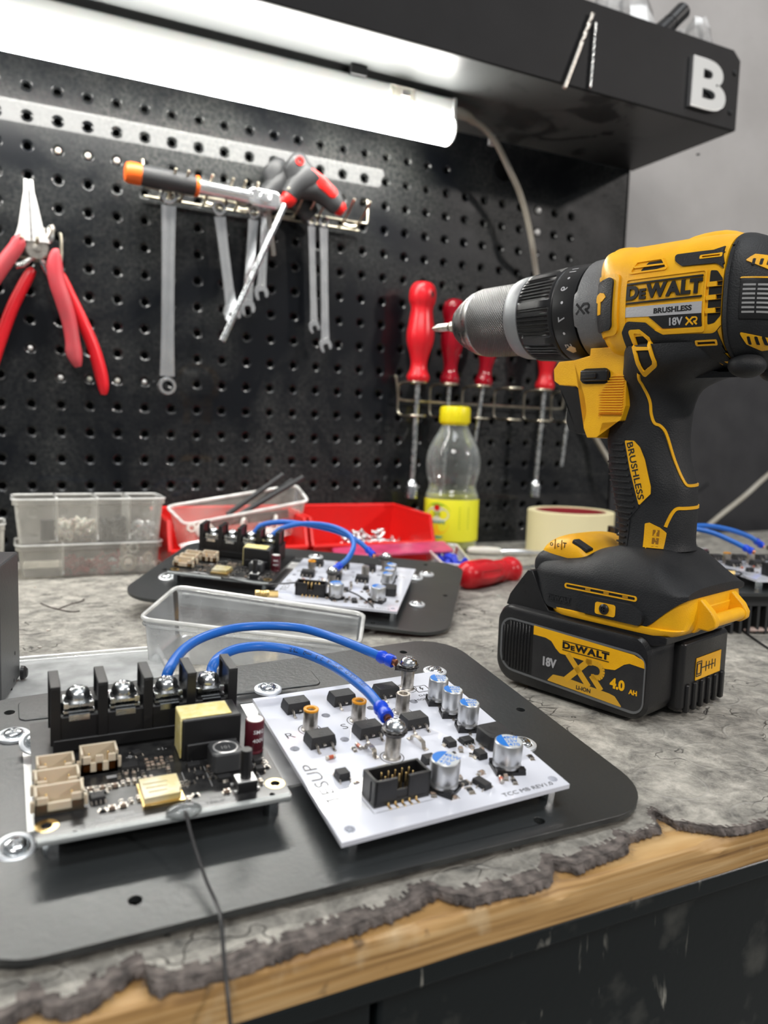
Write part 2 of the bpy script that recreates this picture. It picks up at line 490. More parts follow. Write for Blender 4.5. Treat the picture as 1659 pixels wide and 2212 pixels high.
# ------------------------------------------------------------------ overhead shelf
def under_mat():
    m = mat('shelf_underside', (.05,.05,.05), .25)
    nt = m.node_tree; L = nt.links.new; b = nt.nodes['Principled BSDF']
    tc = N_(nt, 'ShaderNodeTexCoord')
    n1 = N_(nt, 'ShaderNodeTexNoise'); n1.inputs['Scale'].default_value = 16; n1.inputs['Detail'].default_value = 8; n1.inputs['Distortion'].default_value = 1.2
    L(tc.outputs['Object'], n1.inputs['Vector'])
    r = N_(nt, 'ShaderNodeMapRange'); r.inputs[1].default_value = .53; r.inputs[2].default_value = .60; L(n1.outputs['Fac'], r.inputs[0])
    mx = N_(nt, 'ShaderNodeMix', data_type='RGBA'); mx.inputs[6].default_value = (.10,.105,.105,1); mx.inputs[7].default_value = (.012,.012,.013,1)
    # grey dust at left; shade of the right end is put into the colour
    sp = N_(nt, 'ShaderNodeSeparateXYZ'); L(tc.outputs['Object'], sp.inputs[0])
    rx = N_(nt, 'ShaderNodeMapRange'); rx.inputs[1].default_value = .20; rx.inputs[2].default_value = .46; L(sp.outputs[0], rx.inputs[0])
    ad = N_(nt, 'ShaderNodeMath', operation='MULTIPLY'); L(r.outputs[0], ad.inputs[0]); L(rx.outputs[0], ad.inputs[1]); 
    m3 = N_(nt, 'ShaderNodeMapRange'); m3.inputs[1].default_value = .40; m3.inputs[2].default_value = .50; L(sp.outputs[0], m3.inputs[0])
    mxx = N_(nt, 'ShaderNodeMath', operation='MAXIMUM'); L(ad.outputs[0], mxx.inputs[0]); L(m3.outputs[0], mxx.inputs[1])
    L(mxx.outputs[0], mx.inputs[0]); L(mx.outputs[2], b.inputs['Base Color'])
    b.inputs['Roughness'].default_value = .38; b.inputs['Specular IOR Level'].default_value = .4
    return m
M['shelf'] = mat('shelf_paint', (.008,.008,.009), .55, bump=.25, bscale=900, col2=(.011,.011,.012), nscale=20, spec=.25)
M['under'] = under_mat()
sh = thing('overhead_shelf', 'black sheet steel shelf with a deep front fascia above the tool board', 'shelf', (138, -77, 462.4))
def shp(name, mb, m, **k):
    mb.M = Matrix(); o = mb.build(name, m, sh, **k); return o
mb = MB(); mb.box((70.5, 0, .8), (960, 151, 1.6)); shp('bottom_panel', mb, M['under'], smooth=False)
mb = MB(); mb.prism([(-411, 0), (552.5, 0), (552.5, 72), (542, 80.5), (-411, 80.5)], -78.2, -75.6, Matrix(((1,0,0,0),(0,0,1,0),(0,1,0,0),(0,0,0,1))))
shp('front_fascia', mb, M['shelf'], smooth=False, bevel=.8)
mb = MB(); mb.box((551.2, 0, 33), (1.8, 151, 66)); shp('end_panel', mb, M['shelf'], smooth=False)
for q in ((1587,158), (1577,243)):
    P = ony(*q, -155.4); mb = MB(); mb.lathe([(0,2.2),(1.6,2.0),(2.9,1.1),(3.2,0)], (P.x-138, -78.0, P.z-462.4), (0,-1,0), n=16); shp('bolt', mb, M['black_plastic'])
P = ony(1361, 335, -40)
mb = MB(); mb.lathe([(0,1.2),(1.8,1.0),(2.4,0)], (P.x-138+60, -10, -.6), (0,0,-1), n=12); shp('rivet', mb, M['black_plastic'])

# metal letter on the fascia
Bt = thing('metal_letter', 'raised white faced letter B with chrome edges on the shelf fascia', 'letter', (642, -155.6, 497.6))
vs, fs = text_geo('B', 60, .032, 'CENTER', 1.06, 6)
mb = MB(); MX = Matrix(((1,0,0,0),(0,0,-1,0),(0,1,0,0),(0,0,0,1)))
xs = [p[0] for p in vs]; ys = [p[1] for p in vs]; sxx = 49/(max(xs)-min(xs)); syy = 49/(max(ys)-min(ys)); cx = (max(xs)+min(xs))/2; cy = (max(ys)+min(ys))/2
vv = [((x-cx)*sxx, (y-cy)*syy) for x, y in vs]
add_flat(mb, vv, fs, MX, 5.0); mb.build('letter_body', M['chrome'], Bt, smooth=False)
mb = MB(); vv2 = [(x*.985, y*.985) for x, y in vv]
add_flat(mb, vv2, fs, MX @ Matrix.Translation((0,0,5.0)), .35); mb.build('letter_face', M['letter_white'], Bt, smooth=False)

# twist drills held on the fascia
def twist(name, A, B, r, label, flute):
    t = thing(name, label, 'drill bit', A, group=None)
    d = Vector(B)-Vector(A); L_ = d.length; q = d.to_track_quat('Z', 'Y').to_matrix()
    mb = MB(); n = 18; prev = None; K = 60
    for k in range(K+1):
        h = L_*k/K; rg = []
        inf = 1 if flute[0]*L_ < h < flute[1]*L_ else 0
        tw = h/(r*4.2)*2*pi*.5
        end = 1 if k < K else .15
        for i in range(n):
            a = 2*pi*i/n
            rr = r*end*(1 - inf*.42*max(0, cos(2*(a-tw)))**2)
            rg.append(mb._v(q @ Vector((rr*cos(a), rr*sin(a), h))))
        if prev: mb.bridge(prev, rg)
        else: mb._f(rg[::-1])
        prev = rg
    mb._f(prev)
    mb.build('shank' if flute[1] < .5 else 'twist_body', M['tin'] if r > 1.6 else M['steel'], t)
    return t
A = ony(1280, 30, -158.6); B = ony(1218, 193, -158.6)
twist('drill_bit', A, B, 2.4, 'longer thicker twist drill bit slanting on the shelf fascia', (.0,.42))
A = ony(1287, 50, -158); B = ony(1275, 190, -158)
twist('drill_bit', A, B, 1.5, 'short thin twist drill bit hanging upright on the shelf fascia', (.1,.95))

# bags and a nozzle lying on top of the shelf
def bag(name, c, s, label, seed, m=None):
    t = MB(); rnd = random.Random(seed); n = 26; prev = None; first = None
    for j in range(15):
        ph = pi*j/14; rg = []
        for i in range(n):
            a = 2*pi*i/n
            d = Vector((cos(a)*sin(ph), sin(a)*sin(ph), cos(ph)))
            k = 1 + .35*noise.noise(d*1.7+Vector((seed,0,0))) + .22*abs(noise.noise(d*4.5+Vector((0,seed,0)))) - .10
            zz = max(d.z*k*s[2], -s[2]*.55)
            rg.append(t._v((c[0]+d.x*k*s[0], c[1]+d.y*k*s[1], c[2]+zz)))
        if prev: t.bridge(prev, rg)
        else: first = rg
        prev = rg
    t._f(first[::-1]); t._f(prev)
    o = t.build(name, m or M['bag'], angle=25)
    return tag(o, label, 'bag')
bag('plastic_bag', (664, -104, 510), (44, 44, 74), 'crumpled clear plastic bag above the letter at the shelf end', 3)
bag('plastic_bag', (574, -84, 524), (44, 50, 98), 'larger crumpled clear bag behind the black nozzle on the shelf', 11)
nz = thing('nozzle', 'black tapered plastic nozzle sticking up over the shelf fascia', 'nozzle', (0,0,0))
A = ony(1432, 66, -142); B = ony(1486, 12, -142); dd = (B-A).normalized()
mb = MB(); mb.cyl(A-dd*16, A+dd*9, 10.5, 9.0, 20); mb.cyl(A+dd*9, A+dd*36, 8.2, 8.6, 20); mb.cyl(A+dd*12, A+dd*14, 8.8, 8.8, 20)
mb.build('nozzle_tube', M['black_plastic'], nz, bevel=.6)
mb = MB(); mb.cyl(A-dd*62, A-dd*14, 13, 12, 20); mb.build('nozzle_collar', M['black_matte'], nz, bevel=1)

# ------------------------------------------------------------------ LED batten
M['glow'] = mat('led_diffuser', (.9,.9,.88), .4, emit=(1.0,.985,.93), estr=35.0)
lp = thing('led_batten', 'glowing white LED batten lamp under the shelf', 'lamp', (-60, -79, 440))
X0, X1 = -460, 442
def extr(name, prof, x0, x1, m, **k):
    mb = MB(); mb.loft([[(x0, y, z) for y, z in prof], [(x1, y, z) for y, z in prof]]); return mb.build(name, m, lp, **k)
arc = [(13.5*cos(radians(a)), -12+13.5*sin(radians(a))) for a in range(92, 362, 12)]
extr('diffuser', arc, X0, X1-3, M['glow'])
extr('housing', [(-8.5,2.2),(12,2.2),(12,-10),(13.8,-10),(13.8,14),(11,16),(-8,16),(-10,14)], X0, X1-4, M['white_plastic'], smooth=False, bevel=.5)
extr('end_cap', [(-11.5,-6),(-13.2,-12),(-9.5,-21),(0,-25.4),(9.5,-21),(13.6,-12),(14.2,-9),(14.2,16.4),(-10.4,16.4)], X1-4, X1, M['white_plastic'], smooth=False, bevel=.6)
mb = MB(); mb.box((335, -2, 18), (16, 27, 9)); mb.build('mounting_clip', M['black_plastic'], lp, bevel=.8)
mb = MB(); mb.box((382, -11.6, 8), (26, 2.4, 12)); mb.build('switch_frame', M['milky'], lp, bevel=.4)
mb = MB(); mb.box((384, -13, 8), (9, 2, 5)); mb.build('switch', M['white_plastic'], lp, bevel=.4)
# lamp cable: plug, then a long hanging loop in front of the board
cb = thing('lamp_cable', 'grey power cable hanging from the lamp end down behind the drill', 'cable')
mb = MB(); mb.tube([(383,-79,447),(392,-78,448),(404,-75,448),(414,-71,446)], 5, radii=[5.4,5.4,4.6,3.8]); mb.build('plug', M['cable'], cb)
pts = [(410,-72,447)]
for (u, v, y) in ((1045,277,-62),(1072,310,-52),(1100,366,-42),(1122,415,-36),(1138,470,-32),(1150,530,-30),(1160,600,-30),(1180,690,-30),(1225,830,-30),(1290,952,-30),(1345,1040,-30),(1400,1120,-30),(1440,1160,-30),(1480,1170,-32),(1512,1148,-34),(1560,1110,-36),(1610,1070,-38),(1659,1026,-40),(1720,980,-40)):
    q_ = ony(u, v, y if not 1155 < u < 1300 else -13); q_.z = max(q_.z, 4.2); pts.append(tuple(q_))
mb = MB(); mb.tube(bez(pts, 6), 3.3, 12); mb.build('cable_sheath', M['cable'], cb)
mb = MB(); P = ony(1062, 303, -40); mb.box(P, (7, 5, 11)); mb.build('cable_clip', M['white_plastic'], cb, bevel=.5)

# ------------------------------------------------------------------ workbench
def wood_mat():
    m = mat('bench_wood', (.45,.28,.12), .5); nt = m.node_tree; L = nt.links.new; b = nt.nodes['Principled BSDF']
    tc = N_(nt, 'ShaderNodeTexCoord'); mp = N_(nt, 'ShaderNodeMapping'); mp.inputs['Scale'].default_value = (14, 150, 420)
    L(tc.outputs['Object'], mp.inputs[0])
    n1 = N_(nt, 'ShaderNodeTexNoise'); n1.inputs['Scale'].default_value = 1; n1.inputs['Detail'].default_value = 8; n1.inputs['Distortion'].default_value = .4
    L(mp.outputs[0], n1.inputs['Vector'])
    cr = N_(nt, 'ShaderNodeValToRGB'); e = cr.color_ramp
    e.elements[0].position = .3; e.elements[0].color = (.20,.105,.038,1)
    e.elements[1].position = .72; e.elements[1].color = (.60,.40,.19,1)
    x = e.elements.new(.5); x.color = (.46,.27,.10,1)
    L(n1.outputs['Fac'], cr.inputs[0])
    n2 = N_(nt, 'ShaderNodeTexNoise'); n2.inputs['Scale'].default_value = 38; n2.inputs['Detail'].default_value = 7
    mp2 = N_(nt, 'ShaderNodeMapping'); mp2.inputs['Scale'].default_value = (1, 1.6, .7); L(tc.outputs['Object'], mp2.inputs[0]); L(mp2.outputs[0], n2.inputs['Vector'])
    r2 = N_(nt, 'ShaderNodeMapRange'); r2.inputs[1].default_value = .60; r2.inputs[2].default_value = .72; L(n2.outputs['Fac'], r2.inputs[0])
    mx = N_(nt, 'ShaderNodeMix', data_type='RGBA'); L(r2.outputs[0], mx.inputs[0]); L(cr.outputs[0], mx.inputs[6]); mx.inputs[7].default_value = (.66,.50,.30,1)
    n3 = N_(nt, 'ShaderNodeTexNoise'); n3.inputs['Scale'].default_value = 55; n3.inputs['Detail'].default_value = 5; L(tc.outputs['Object'], n3.inputs['Vector'])
    r3 = N_(nt, 'ShaderNodeMapRange'); r3.inputs[1].default_value = .66; r3.inputs[2].default_value = .72; L(n3.outputs['Fac'], r3.inputs[0])
    m3 = N_(nt, 'ShaderNodeMix', data_type='RGBA'); L(r3.outputs[0], m3.inputs[0]); L(mx.outputs[2], m3.inputs[6]); m3.inputs[7].default_value = (.07,.045,.025,1)
    L(m3.outputs[2], b.inputs['Base Color'])
    bp = N_(nt, 'ShaderNodeBump'); bp.inputs['Strength'].default_value = .5; bp.inputs['Distance'].default_value = .0008
    L(n1.outputs['Fac'], bp.inputs['Height']); L(bp.outputs[0], b.inputs['Normal'])
    return m
M['wood'] = wood_mat()
# worktop board with a worn, chipped front edge
mb = MB(); prev = None; nx = 420
for k in range(nx+1):
    x = -520 + 2000*k/nx
    w1 = noise.noise(Vector((x*.06, 0, 3))); w2 = noise.noise(Vector((x*.35, 2, 0)))
    chip = max(0, noise.noise(Vector((x*.045, 7, 1)))-.28)*7 + max(0, w2-.3)*1.6
    yf = -613.3 + .25*w1
    rg = mb.ring([(x, -1, -15), (x, -1, -2), (x, yf+7, -2), (x, yf+1.2+chip*.9, -2.15-.1*w2), (x, yf+.3+chip*.5, -2.9-chip*.6), (x, yf, -4.2-chip*1.1), (x, yf+.1+.2*w2, -9), (x, yf+.2, -14.2), (x, yf+1, -15)])
    if prev: mb.bridge(prev, rg)
    else: mb._f(rg)
    prev = rg
mb._f(prev[::-1])
tag(mb.build('worktop', M['wood'], angle=28), 'scuffed pale wooden worktop board with worn front edge', 'worktop')

def drawer_mat():
    m = mat('bench_paint', (.010,.013,.014), .3, bump=.12, bscale=300); nt = m.node_tree; L = nt.links.new; b = nt.nodes['Principled BSDF']
    tc = N_(nt, 'ShaderNodeTexCoord'); mp = N_(nt, 'ShaderNodeMapping'); mp.inputs['Scale'].default_value = (1, 1, .16); mp.inputs['Rotation'].default_value = (0, .22, 0)
    L(tc.outputs['Object'], mp.inputs[0])
    n1 = N_(nt, 'ShaderNodeTexNoise'); n1.inputs['Scale'].default_value = 130; n1.inputs['Detail'].default_value = 6; n1.inputs['Distortion'].default_value = .8; L(mp.outputs[0], n1.inputs['Vector'])
    r1 = N_(nt, 'ShaderNodeMapRange'); r1.inputs[1].default_value = .64; r1.inputs[2].default_value = .71; L(n1.outputs['Fac'], r1.inputs[0])
    n2 = N_(nt, 'ShaderNodeTexNoise'); n2.inputs['Scale'].default_value = 26; L(tc.outputs['Object'], n2.inputs['Vector'])
    r2 = N_(nt, 'ShaderNodeMapRange'); r2.inputs[1].default_value = .46; r2.inputs[2].default_value = .62; L(n2.outputs['Fac'], r2.inputs[0])
    mu = N_(nt, 'ShaderNodeMath', operation='MULTIPLY'); L(r1.outputs[0], mu.inputs[0]); L(r2.outputs[0], mu.inputs[1])
    n3 = N_(nt, 'ShaderNodeTexNoise'); n3.inputs['Scale'].default_value = 45; n3.inputs['Detail'].default_value = 8; L(tc.outputs['Object'], n3.inputs['Vector'])
    r3 = N_(nt, 'ShaderNodeMapRange'); r3.inputs[1].default_value = .58; r3.inputs[2].default_value = .75; r3.inputs[4].default_value = .12; L(n3.outputs['Fac'], r3.inputs[0])
    ad = N_(nt, 'ShaderNodeMath', operation='ADD'); L(mu.outputs[0], ad.inputs[0]); L(r3.outputs[0], ad.inputs[1]); ad.use_clamp = True
    mx = N_(nt, 'ShaderNodeMix', data_type='RGBA'); L(ad.outputs[0], mx.inputs[0]); mx.inputs[6].default_value = (.008,.011,.012,1); mx.inputs[7].default_value = (.42,.41,.36,1)
    L(mx.outputs[2], b.inputs['Base Color'])
    return m
M['drawer'] = drawer_mat()
cbn = thing('bench_cabinet', 'scratched black steel cabinet under the wooden worktop', 'cabinet', (480, -600, -900))
mb = MB(); mb.box((0, 300, 440), (1990, 590, 880)); mb.build('carcass', M['drawer'], cbn, smooth=False)
mb = MB(); mb.box((0, -6.5, 881.2), (1990, 11, 7.4)); mb.build('top_rail', M['drawer'], cbn, bevel=1.5)
def front(name, x0, x1, z0, z1):
    mb = MB(); mb.box(((x0+x1)/2, -2.0, (z0+z1)/2), (x1-x0, 6, z1-z0)); return mb.build(name, M['drawer'], cbn, bevel=1.5)
front('drawer_front', -990, -415.5, 600, 877); front('drawer_front', -413.5, 990, 600, 877)

# worn rubber mat with coin pattern, torn along the front
def matting():
    m = mat('worn_mat', (.2,.2,.19), .62); nt = m.node_tree; L = nt.links.new; b = nt.nodes['Principled BSDF']
    tc = N_(nt, 'ShaderNodeTexCoord')
    mp = N_(nt, 'ShaderNodeMapping'); mp.inputs['Rotation'].default_value = (0, 0, .5); L(tc.outputs['Object'], mp.inputs[0])
    # warp the coin grid slightly
    nw = N_(nt, 'ShaderNodeTexNoise'); nw.inputs['Scale'].default_value = 9; L(tc.outputs['Object'], nw.inputs['Vector'])
    vm = N_(nt, 'ShaderNodeVectorMath', operation='MULTIPLY_ADD'); L(nw.outputs['Color'], vm.inputs[0]); vm.inputs[1].default_value = (.006,.006,0); L(mp.outputs[0], vm.inputs[2])
    sp = N_(nt, 'ShaderNodeSeparateXYZ'); L(vm.outputs[0], sp.inputs[0])
    def ringf(ox, oy):
        out = []
        for ax, o in ((0, ox), (1, oy)):
            a = N_(nt, 'ShaderNodeMath', operation='MULTIPLY_ADD'); L(sp.outputs[ax], a.inputs[0]); a.inputs[1].default_value = 1/.054; a.inputs[2].default_value = o
            f = N_(nt, 'ShaderNodeMath', operation='FRACT'); L(a.outputs[0], f.inputs[0])
            s = N_(nt, 'ShaderNodeMath', operation='SUBTRACT'); L(f.outputs[0], s.inputs[0]); s.inputs[1].default_value = .5
            out.append(s)
        c = N_(nt, 'ShaderNodeCombineXYZ'); L(out[0].outputs[0], c.inputs[0]); L(out[1].outputs[0], c.inputs[1])
        ln = N_(nt, 'ShaderNodeVectorMath', operation='LENGTH'); L(c.outputs[0], ln.inputs[0]); return ln.outputs['Value']
    d1 = ringf(0, 0); d2 = ringf(.5, .5)
    mn = N_(nt, 'ShaderNodeMath', operation='MINIMUM'); L(d1, mn.inputs[0]); L(d2, mn.inputs[1])
    su = N_(nt, 'ShaderNodeMath', operation='SUBTRACT'); L(mn.outputs[0], su.inputs[0]); su.inputs[1].default_value = .25
    ab = N_(nt, 'ShaderNodeMath', operation='ABSOLUTE'); L(su.outputs[0], ab.inputs[0])
    rg = N_(nt, 'ShaderNodeMapRange'); rg.inputs[1].default_value = .0; rg.inputs[2].default_value = .017; rg.inputs[3].default_value = 1; rg.inputs[4].default_value = 0; L(ab.outputs[0], rg.inputs[0])
    nb = N_(nt, 'ShaderNodeTexNoise'); nb.inputs['Scale'].default_value = 30; nb.inputs['Detail'].default_value = 4; L(tc.outputs['Object'], nb.inputs['Vector'])
    rb = N_(nt, 'ShaderNodeMapRange'); rb.inputs[1].default_value = .38; rb.inputs[2].default_value = .56; L(nb.outputs['Fac'], rb.inputs[0])
    rm = N_(nt, 'ShaderNodeMath', operation='MULTIPLY'); L(rg.outputs[0], rm.inputs[0]); L(rb.outputs[0], rm.inputs[1])
    # worn blotches, scratches, cracks
    n1 = N_(nt, 'ShaderNodeTexNoise'); n1.inputs['Scale'].default_value = 70; n1.inputs['Detail'].default_value = 12; n1.inputs['Roughness'].default_value = .78; n1.inputs['Distortion'].default_value = .3
    L(tc.outputs['Object'], n1.inputs['Vector'])
    cr = N_(nt, 'ShaderNodeValToRGB'); e = cr.color_ramp
    e.elements[0].position = .34; e.elements[0].color = (.10,.097,.09,1)
    e.elements[1].position = .66; e.elements[1].color = (.58,.55,.49,1)
    k = e.elements.new(.5); k.color = (.33,.315,.28,1)
    L(n1.outputs['Fac'], cr.inputs[0])
    m1 = N_(nt, 'ShaderNodeMix', data_type='RGBA'); L(rm.outputs[0], m1.inputs[0]); L(cr.outputs[0], m1.inputs[6]); m1.inputs[7].default_value = (.42,.405,.37,1)
    mg = N_(nt, 'ShaderNodeMath', operation='MULTIPLY'); L(rm.outputs[0], mg.inputs[0]); mg.inputs[1].default_value = .6; L(mg.outputs[0], m1.inputs[0])
    vo = N_(nt, 'ShaderNodeTexVoronoi', feature='DISTANCE_TO_EDGE'); vo.inputs['Scale'].default_value = 42
    ms = N_(nt, 'ShaderNodeMapping'); ms.inputs['Scale'].default_value = (1, 2.2, 1)
    nd = N_(nt, 'ShaderNodeTexNoise'); nd.inputs['Scale'].default_value = 60; L(tc.outputs['Object'], nd.inputs['Vector'])
    va = N_(nt, 'ShaderNodeVectorMath', operation='MULTIPLY_ADD'); L(nd.outputs['Color'], va.inputs[0]); va.inputs[1].default_value = (.03,.03,0); L(tc.outputs['Object'], va.inputs[2])
    L(va.outputs[0], ms.inputs[0]); L(ms.outputs[0], vo.inputs['Vector'])
    rv = N_(nt, 'ShaderNodeMapRange'); rv.inputs[1].default_value = .0; rv.inputs[2].default_value = .028; rv.inputs[3].default_value = 1; rv.inputs[4].default_value = 0; L(vo.outputs['Distance'], rv.inputs[0])
    n5 = N_(nt, 'ShaderNodeTexNoise'); n5.inputs['Scale'].default_value = 22; L(tc.outputs['Object'], n5.inputs['Vector'])
    r5 = N_(nt, 'ShaderNodeMapRange'); r5.inputs[1].default_value = .52; r5.inputs[2].default_value = .6; L(n5.outputs['Fac'], r5.inputs[0])
    cm = N_(nt, 'ShaderNodeMath', operation='MULTIPLY'); L(rv.outputs[0], cm.inputs[0]); L(r5.outputs[0], cm.inputs[1])
    m2 = N_(nt, 'ShaderNodeMix', data_type='RGBA'); L(cm.outputs[0], m2.inputs[0]); L(m1.outputs[2], m2.inputs[6]); m2.inputs[7].default_value = (.035,.033,.03,1)
    L(m2.outputs[2], b.inputs['Base Color'])
    hh = N_(nt, 'ShaderNodeMath', operation='MULTIPLY_ADD'); L(rm.outputs[0], hh.inputs[0]); hh.inputs[1].default_value = .8; L(n1.outputs['Fac'], hh.inputs[2])
    h2 = N_(nt, 'ShaderNodeMath', operation='SUBTRACT'); L(hh.outputs[0], h2.inputs[0]); L(cm.outputs[0], h2.inputs[1])
    bp = N_(nt, 'ShaderNodeBump'); bp.inputs['Strength'].default_value = .7; bp.inputs['Distance'].default_value = .0012
    L(h2.outputs[0], bp.inputs['Height']); L(bp.outputs[0], b.inputs['Normal'])
    rr = N_(nt, 'ShaderNodeMapRange'); rr.inputs[3].default_value = .42; rr.inputs[4].default_value = .75; L(n1.outputs['Fac'], rr.inputs[0]); L(rr.outputs[0], b.inputs['Roughness'])
    return m
M['mat'] = matting()
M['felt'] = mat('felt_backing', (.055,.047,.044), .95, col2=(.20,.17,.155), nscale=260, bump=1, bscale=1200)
tear = [(-520,-606),(-300,-607),(-120,-604),(-60,-609),(-28.7,-608.4),(-23.9,-606.8),(-21.9,-605.4),(-19.4,-608.8),(-14.6,-611.4),(-11.6,-610.8),(-8.5,-609.8),(-5,-606.3),(.5,-603.5),(3,-604),(2.8,-609.2),(4.6,-611.8),(14.7,-612.3),(18.8,-612.2),(22,-612.8),(40,-610.5),(58,-609),(70.3,-607.6),(75.8,-606.6),(84.8,-603.5),(87.3,-608.1),(92.6,-611.5),(100.3,-611.3),(108.9,-612.5),(118.5,-611.6),(125.5,-604.7),(127.3,-606.8),(131,-609.7),(145,-608),(153.2,-607.2),(156.6,-602.5),(165.4,-601.5),(173,-601.5),(175.8,-596),(182,-589.8),(180.6,-595.4),(181.0,-601.2),(185.9,-605.5),(191.8,-610.6),(200.9,-613.2),(212.3,-612.9),(240,-611),(330,-609),(600,-610),(1450,-608)]
def fract(pts, rng, amp):
    out = []
    for a, b in zip(pts, pts[1:]):
        a = Vector((*a, 0)); b = Vector((*b, 0)); L_ = (b-a).length
        n = max(1, min(60, int(L_/.8))); nn = Vector((-(b-a).y, (b-a).x, 0)).normalized()
        for k in range(n):
            p = a.lerp(b, k/n)
            out.append(p + nn*(noise.noise(p*.55)*amp + noise.noise(p*1.9)*amp*.5)*min(1, 4*k/n*(1-k/n)+.2))
    out.append(Vector((*pts[-1], 0))); return out
T_ = fract(tear, random, .9)
mb = MB(); mb.mi = 0
K = 14; rows = []
for j in range(K+1):
    f = j/K; row = []
    for p in T_:
        yb = -585.0
        y = p.y + (yb-p.y)*f
        lift = (1-f)**2*(.5+1.3*max(0, noise.noise(Vector((p.x*.12, 5, 0)))+.25)) + .12*noise.noise(Vector((p.x*.3, y*.3, 0)))*(1-f)
        row.append((p.x, y, min(lift, 1.6)))
    rows.append(mb.ring(row))
for j, (a, b) in enumerate(zip(rows, rows[1:])):
    for i in range(len(a)-1):
        f = mb._f([a[i], a[i+1], b[i+1], b[i]])
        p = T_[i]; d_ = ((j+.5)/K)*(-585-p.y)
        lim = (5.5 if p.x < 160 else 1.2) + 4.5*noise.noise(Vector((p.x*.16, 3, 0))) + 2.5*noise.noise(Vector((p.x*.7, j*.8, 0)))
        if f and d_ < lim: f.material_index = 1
# back sheet
base = mb.ring([(T_[0].x, -585, 0), (T_[-1].x, -585, 0), (T_[-1].x, -1, 0), (T_[0].x, -1, 0)]); mb._f(base)
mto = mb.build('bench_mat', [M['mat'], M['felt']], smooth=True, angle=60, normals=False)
tag(mto, 'worn grey rubber mat with embossed circles and a torn front edge on the workbench', 'mat')
# felt underside: ragged rim and fibres
mb = MB(); rnd = random.Random(5); prev = None
for i, p in enumerate(T_):
    e = .7 + 1.5*(noise.noise(p*.8)+.5) + .5*rnd.random()
    e = max(.2, min(e, 614.2+p.y+.8))
    z0 = min((.5+1.3*max(0, noise.noise(Vector((p.x*.12, 5, 0)))+.25)), 1.6)
    rg = mb.ring([(p.x, p.y+4, -.25), (p.x, p.y+.3, z0-.2), (p.x+rnd.uniform(-.3,.3), p.y-e*.5, z0*.5-.1+rnd.uniform(-.3,.3)), (p.x, p.y-e, -1.3+rnd.uniform(0,.5)), (p.x, p.y-e*.6, -1.9), (p.x, p.y+4, -1.9)])
    if prev: mb.bridge(prev, rg)
    prev = rg
for i in range(0, len(T_)-1):
    p = T_[i]
    if not -60 < p.x < 330: continue
    for k in range(5):
        a = rnd.uniform(-2.6, -.5); l = rnd.uniform(1.2, 4.2); z = rnd.uniform(-1.2, 1.3)
        q0 = Vector((p.x+rnd.uniform(-.5,.5), p.y, z)); d = Vector((cos(a), sin(a), rnd.uniform(-.2,.5)))*l
        sd = Vector((-d.y, d.x, 0)).normalized()*.06
        q1 = q0+d*.5+Vector((rnd.uniform(-.5,.5), 0, rnd.uniform(-.1,.5))); q2 = q0+d
        for r0, r1 in ((q0, q1), (q1, q2)):
            mb._f(mb.ring([r0-sd, r0+sd, r1+sd*.7, r1-sd*.7]))
mb.build('felt_backing', M['felt'], mto, angle=60, normals=False)
# ================================================================== controller assemblies
# local frame: x along the plate's long edge, y to its back edge, z up; plate top at z = 0
def rr_poly(pts, rad, n=8):
    out = []; m = len(pts)
    for i in range(m):
        p = Vector(pts[i]); a = Vector(pts[i-1])-p; b = Vector(pts[(i+1) % m])-p
        r = rad[i]; a.normalize(); b.normalize()
        if r <= 0: out.append(tuple(p)); continue
        ang = a.angle(b); d = r/math.tan(ang/2); c = p+(a+b).normalized()*(r/sin(ang/2))
        p0 = p+a*d; p1 = p+b*d; v0 = p0-c; v1 = p1-c
        t = v0.angle(v1)
        for k in range(n+1):
            f = k/n; q = c + (v0*sin((1-f)*t)+v1*sin(f*t))/sin(t); out.append(tuple(q))
    return out
def flat_holes(outer, holes, res=1):
    """triangulated 2D region with holes"""
    cu = bpy.data.curves.new('f', 'CURVE'); cu.dimensions = '2D'; cu.fill_mode = 'BOTH'
    for pl in [outer]+holes:
        s = cu.splines.new('POLY'); s.points.add(len(pl)-1)
        for i, (x, y) in enumerate(pl): s.points[i].co = (x, y, 0, 1)
        s.use_cyclic_u = True
    ob = bpy.data.objects.new('f', cu); COL.objects.link(ob)
    dg = bpy.context.evaluated_depsgraph_get(); me = ob.evaluated_get(dg).to_mesh()
    vs = [(v.co.x, v.co.y) for v in me.vertices]; fs = [tuple(p.vertices) for p in me.polygons]
    # merge duplicates
    key = {}; mp = []; nv = []
    for v in vs:
        k = (round(v[0], 3), round(v[1], 3))
        if k not in key: key[k] = len(nv); nv.append(v)
        mp.append(key[k])
    fs = [tuple(mp[i] for i in f) for f in fs]
    ob.evaluated_get(dg).to_mesh_clear(); bpy.data.objects.remove(ob); bpy.data.curves.remove(cu)
    return nv, [f for f in fs if len(set(f)) == len(f)]
def circ(x, y, r, n=14): return [(x+r*cos(2*pi*k/n), y+r*sin(2*pi*k/n)) for k in range(n)]
def sheet(outer, holes, z0, z1, name, m, parent, bevel=0, **kw):
    vs, fs = flat_holes(outer, holes); mb = MB()
    a = 0
    for f in fs[:1]:
        p, q, r = (Vector(vs[f[0]]), Vector(vs[f[1]]), Vector(vs[f[2]])); a = (q-p).cross(r-p)
    if a < 0: fs = [f[::-1] for f in fs]
    add_flat(mb, vs, fs, Matrix.Translation((0,0,z0)), z1-z0)
    # underside
    bm_ = mb
    for f in fs: mb._f([mb._v((vs[i][0], vs[i][1], z0)) for i in f[::-1]])
    bmesh.ops.remove_doubles(mb.bm, verts=mb.bm.verts, dist=.001)
    return mb.build(name, m, parent, bevel=bevel, **kw)

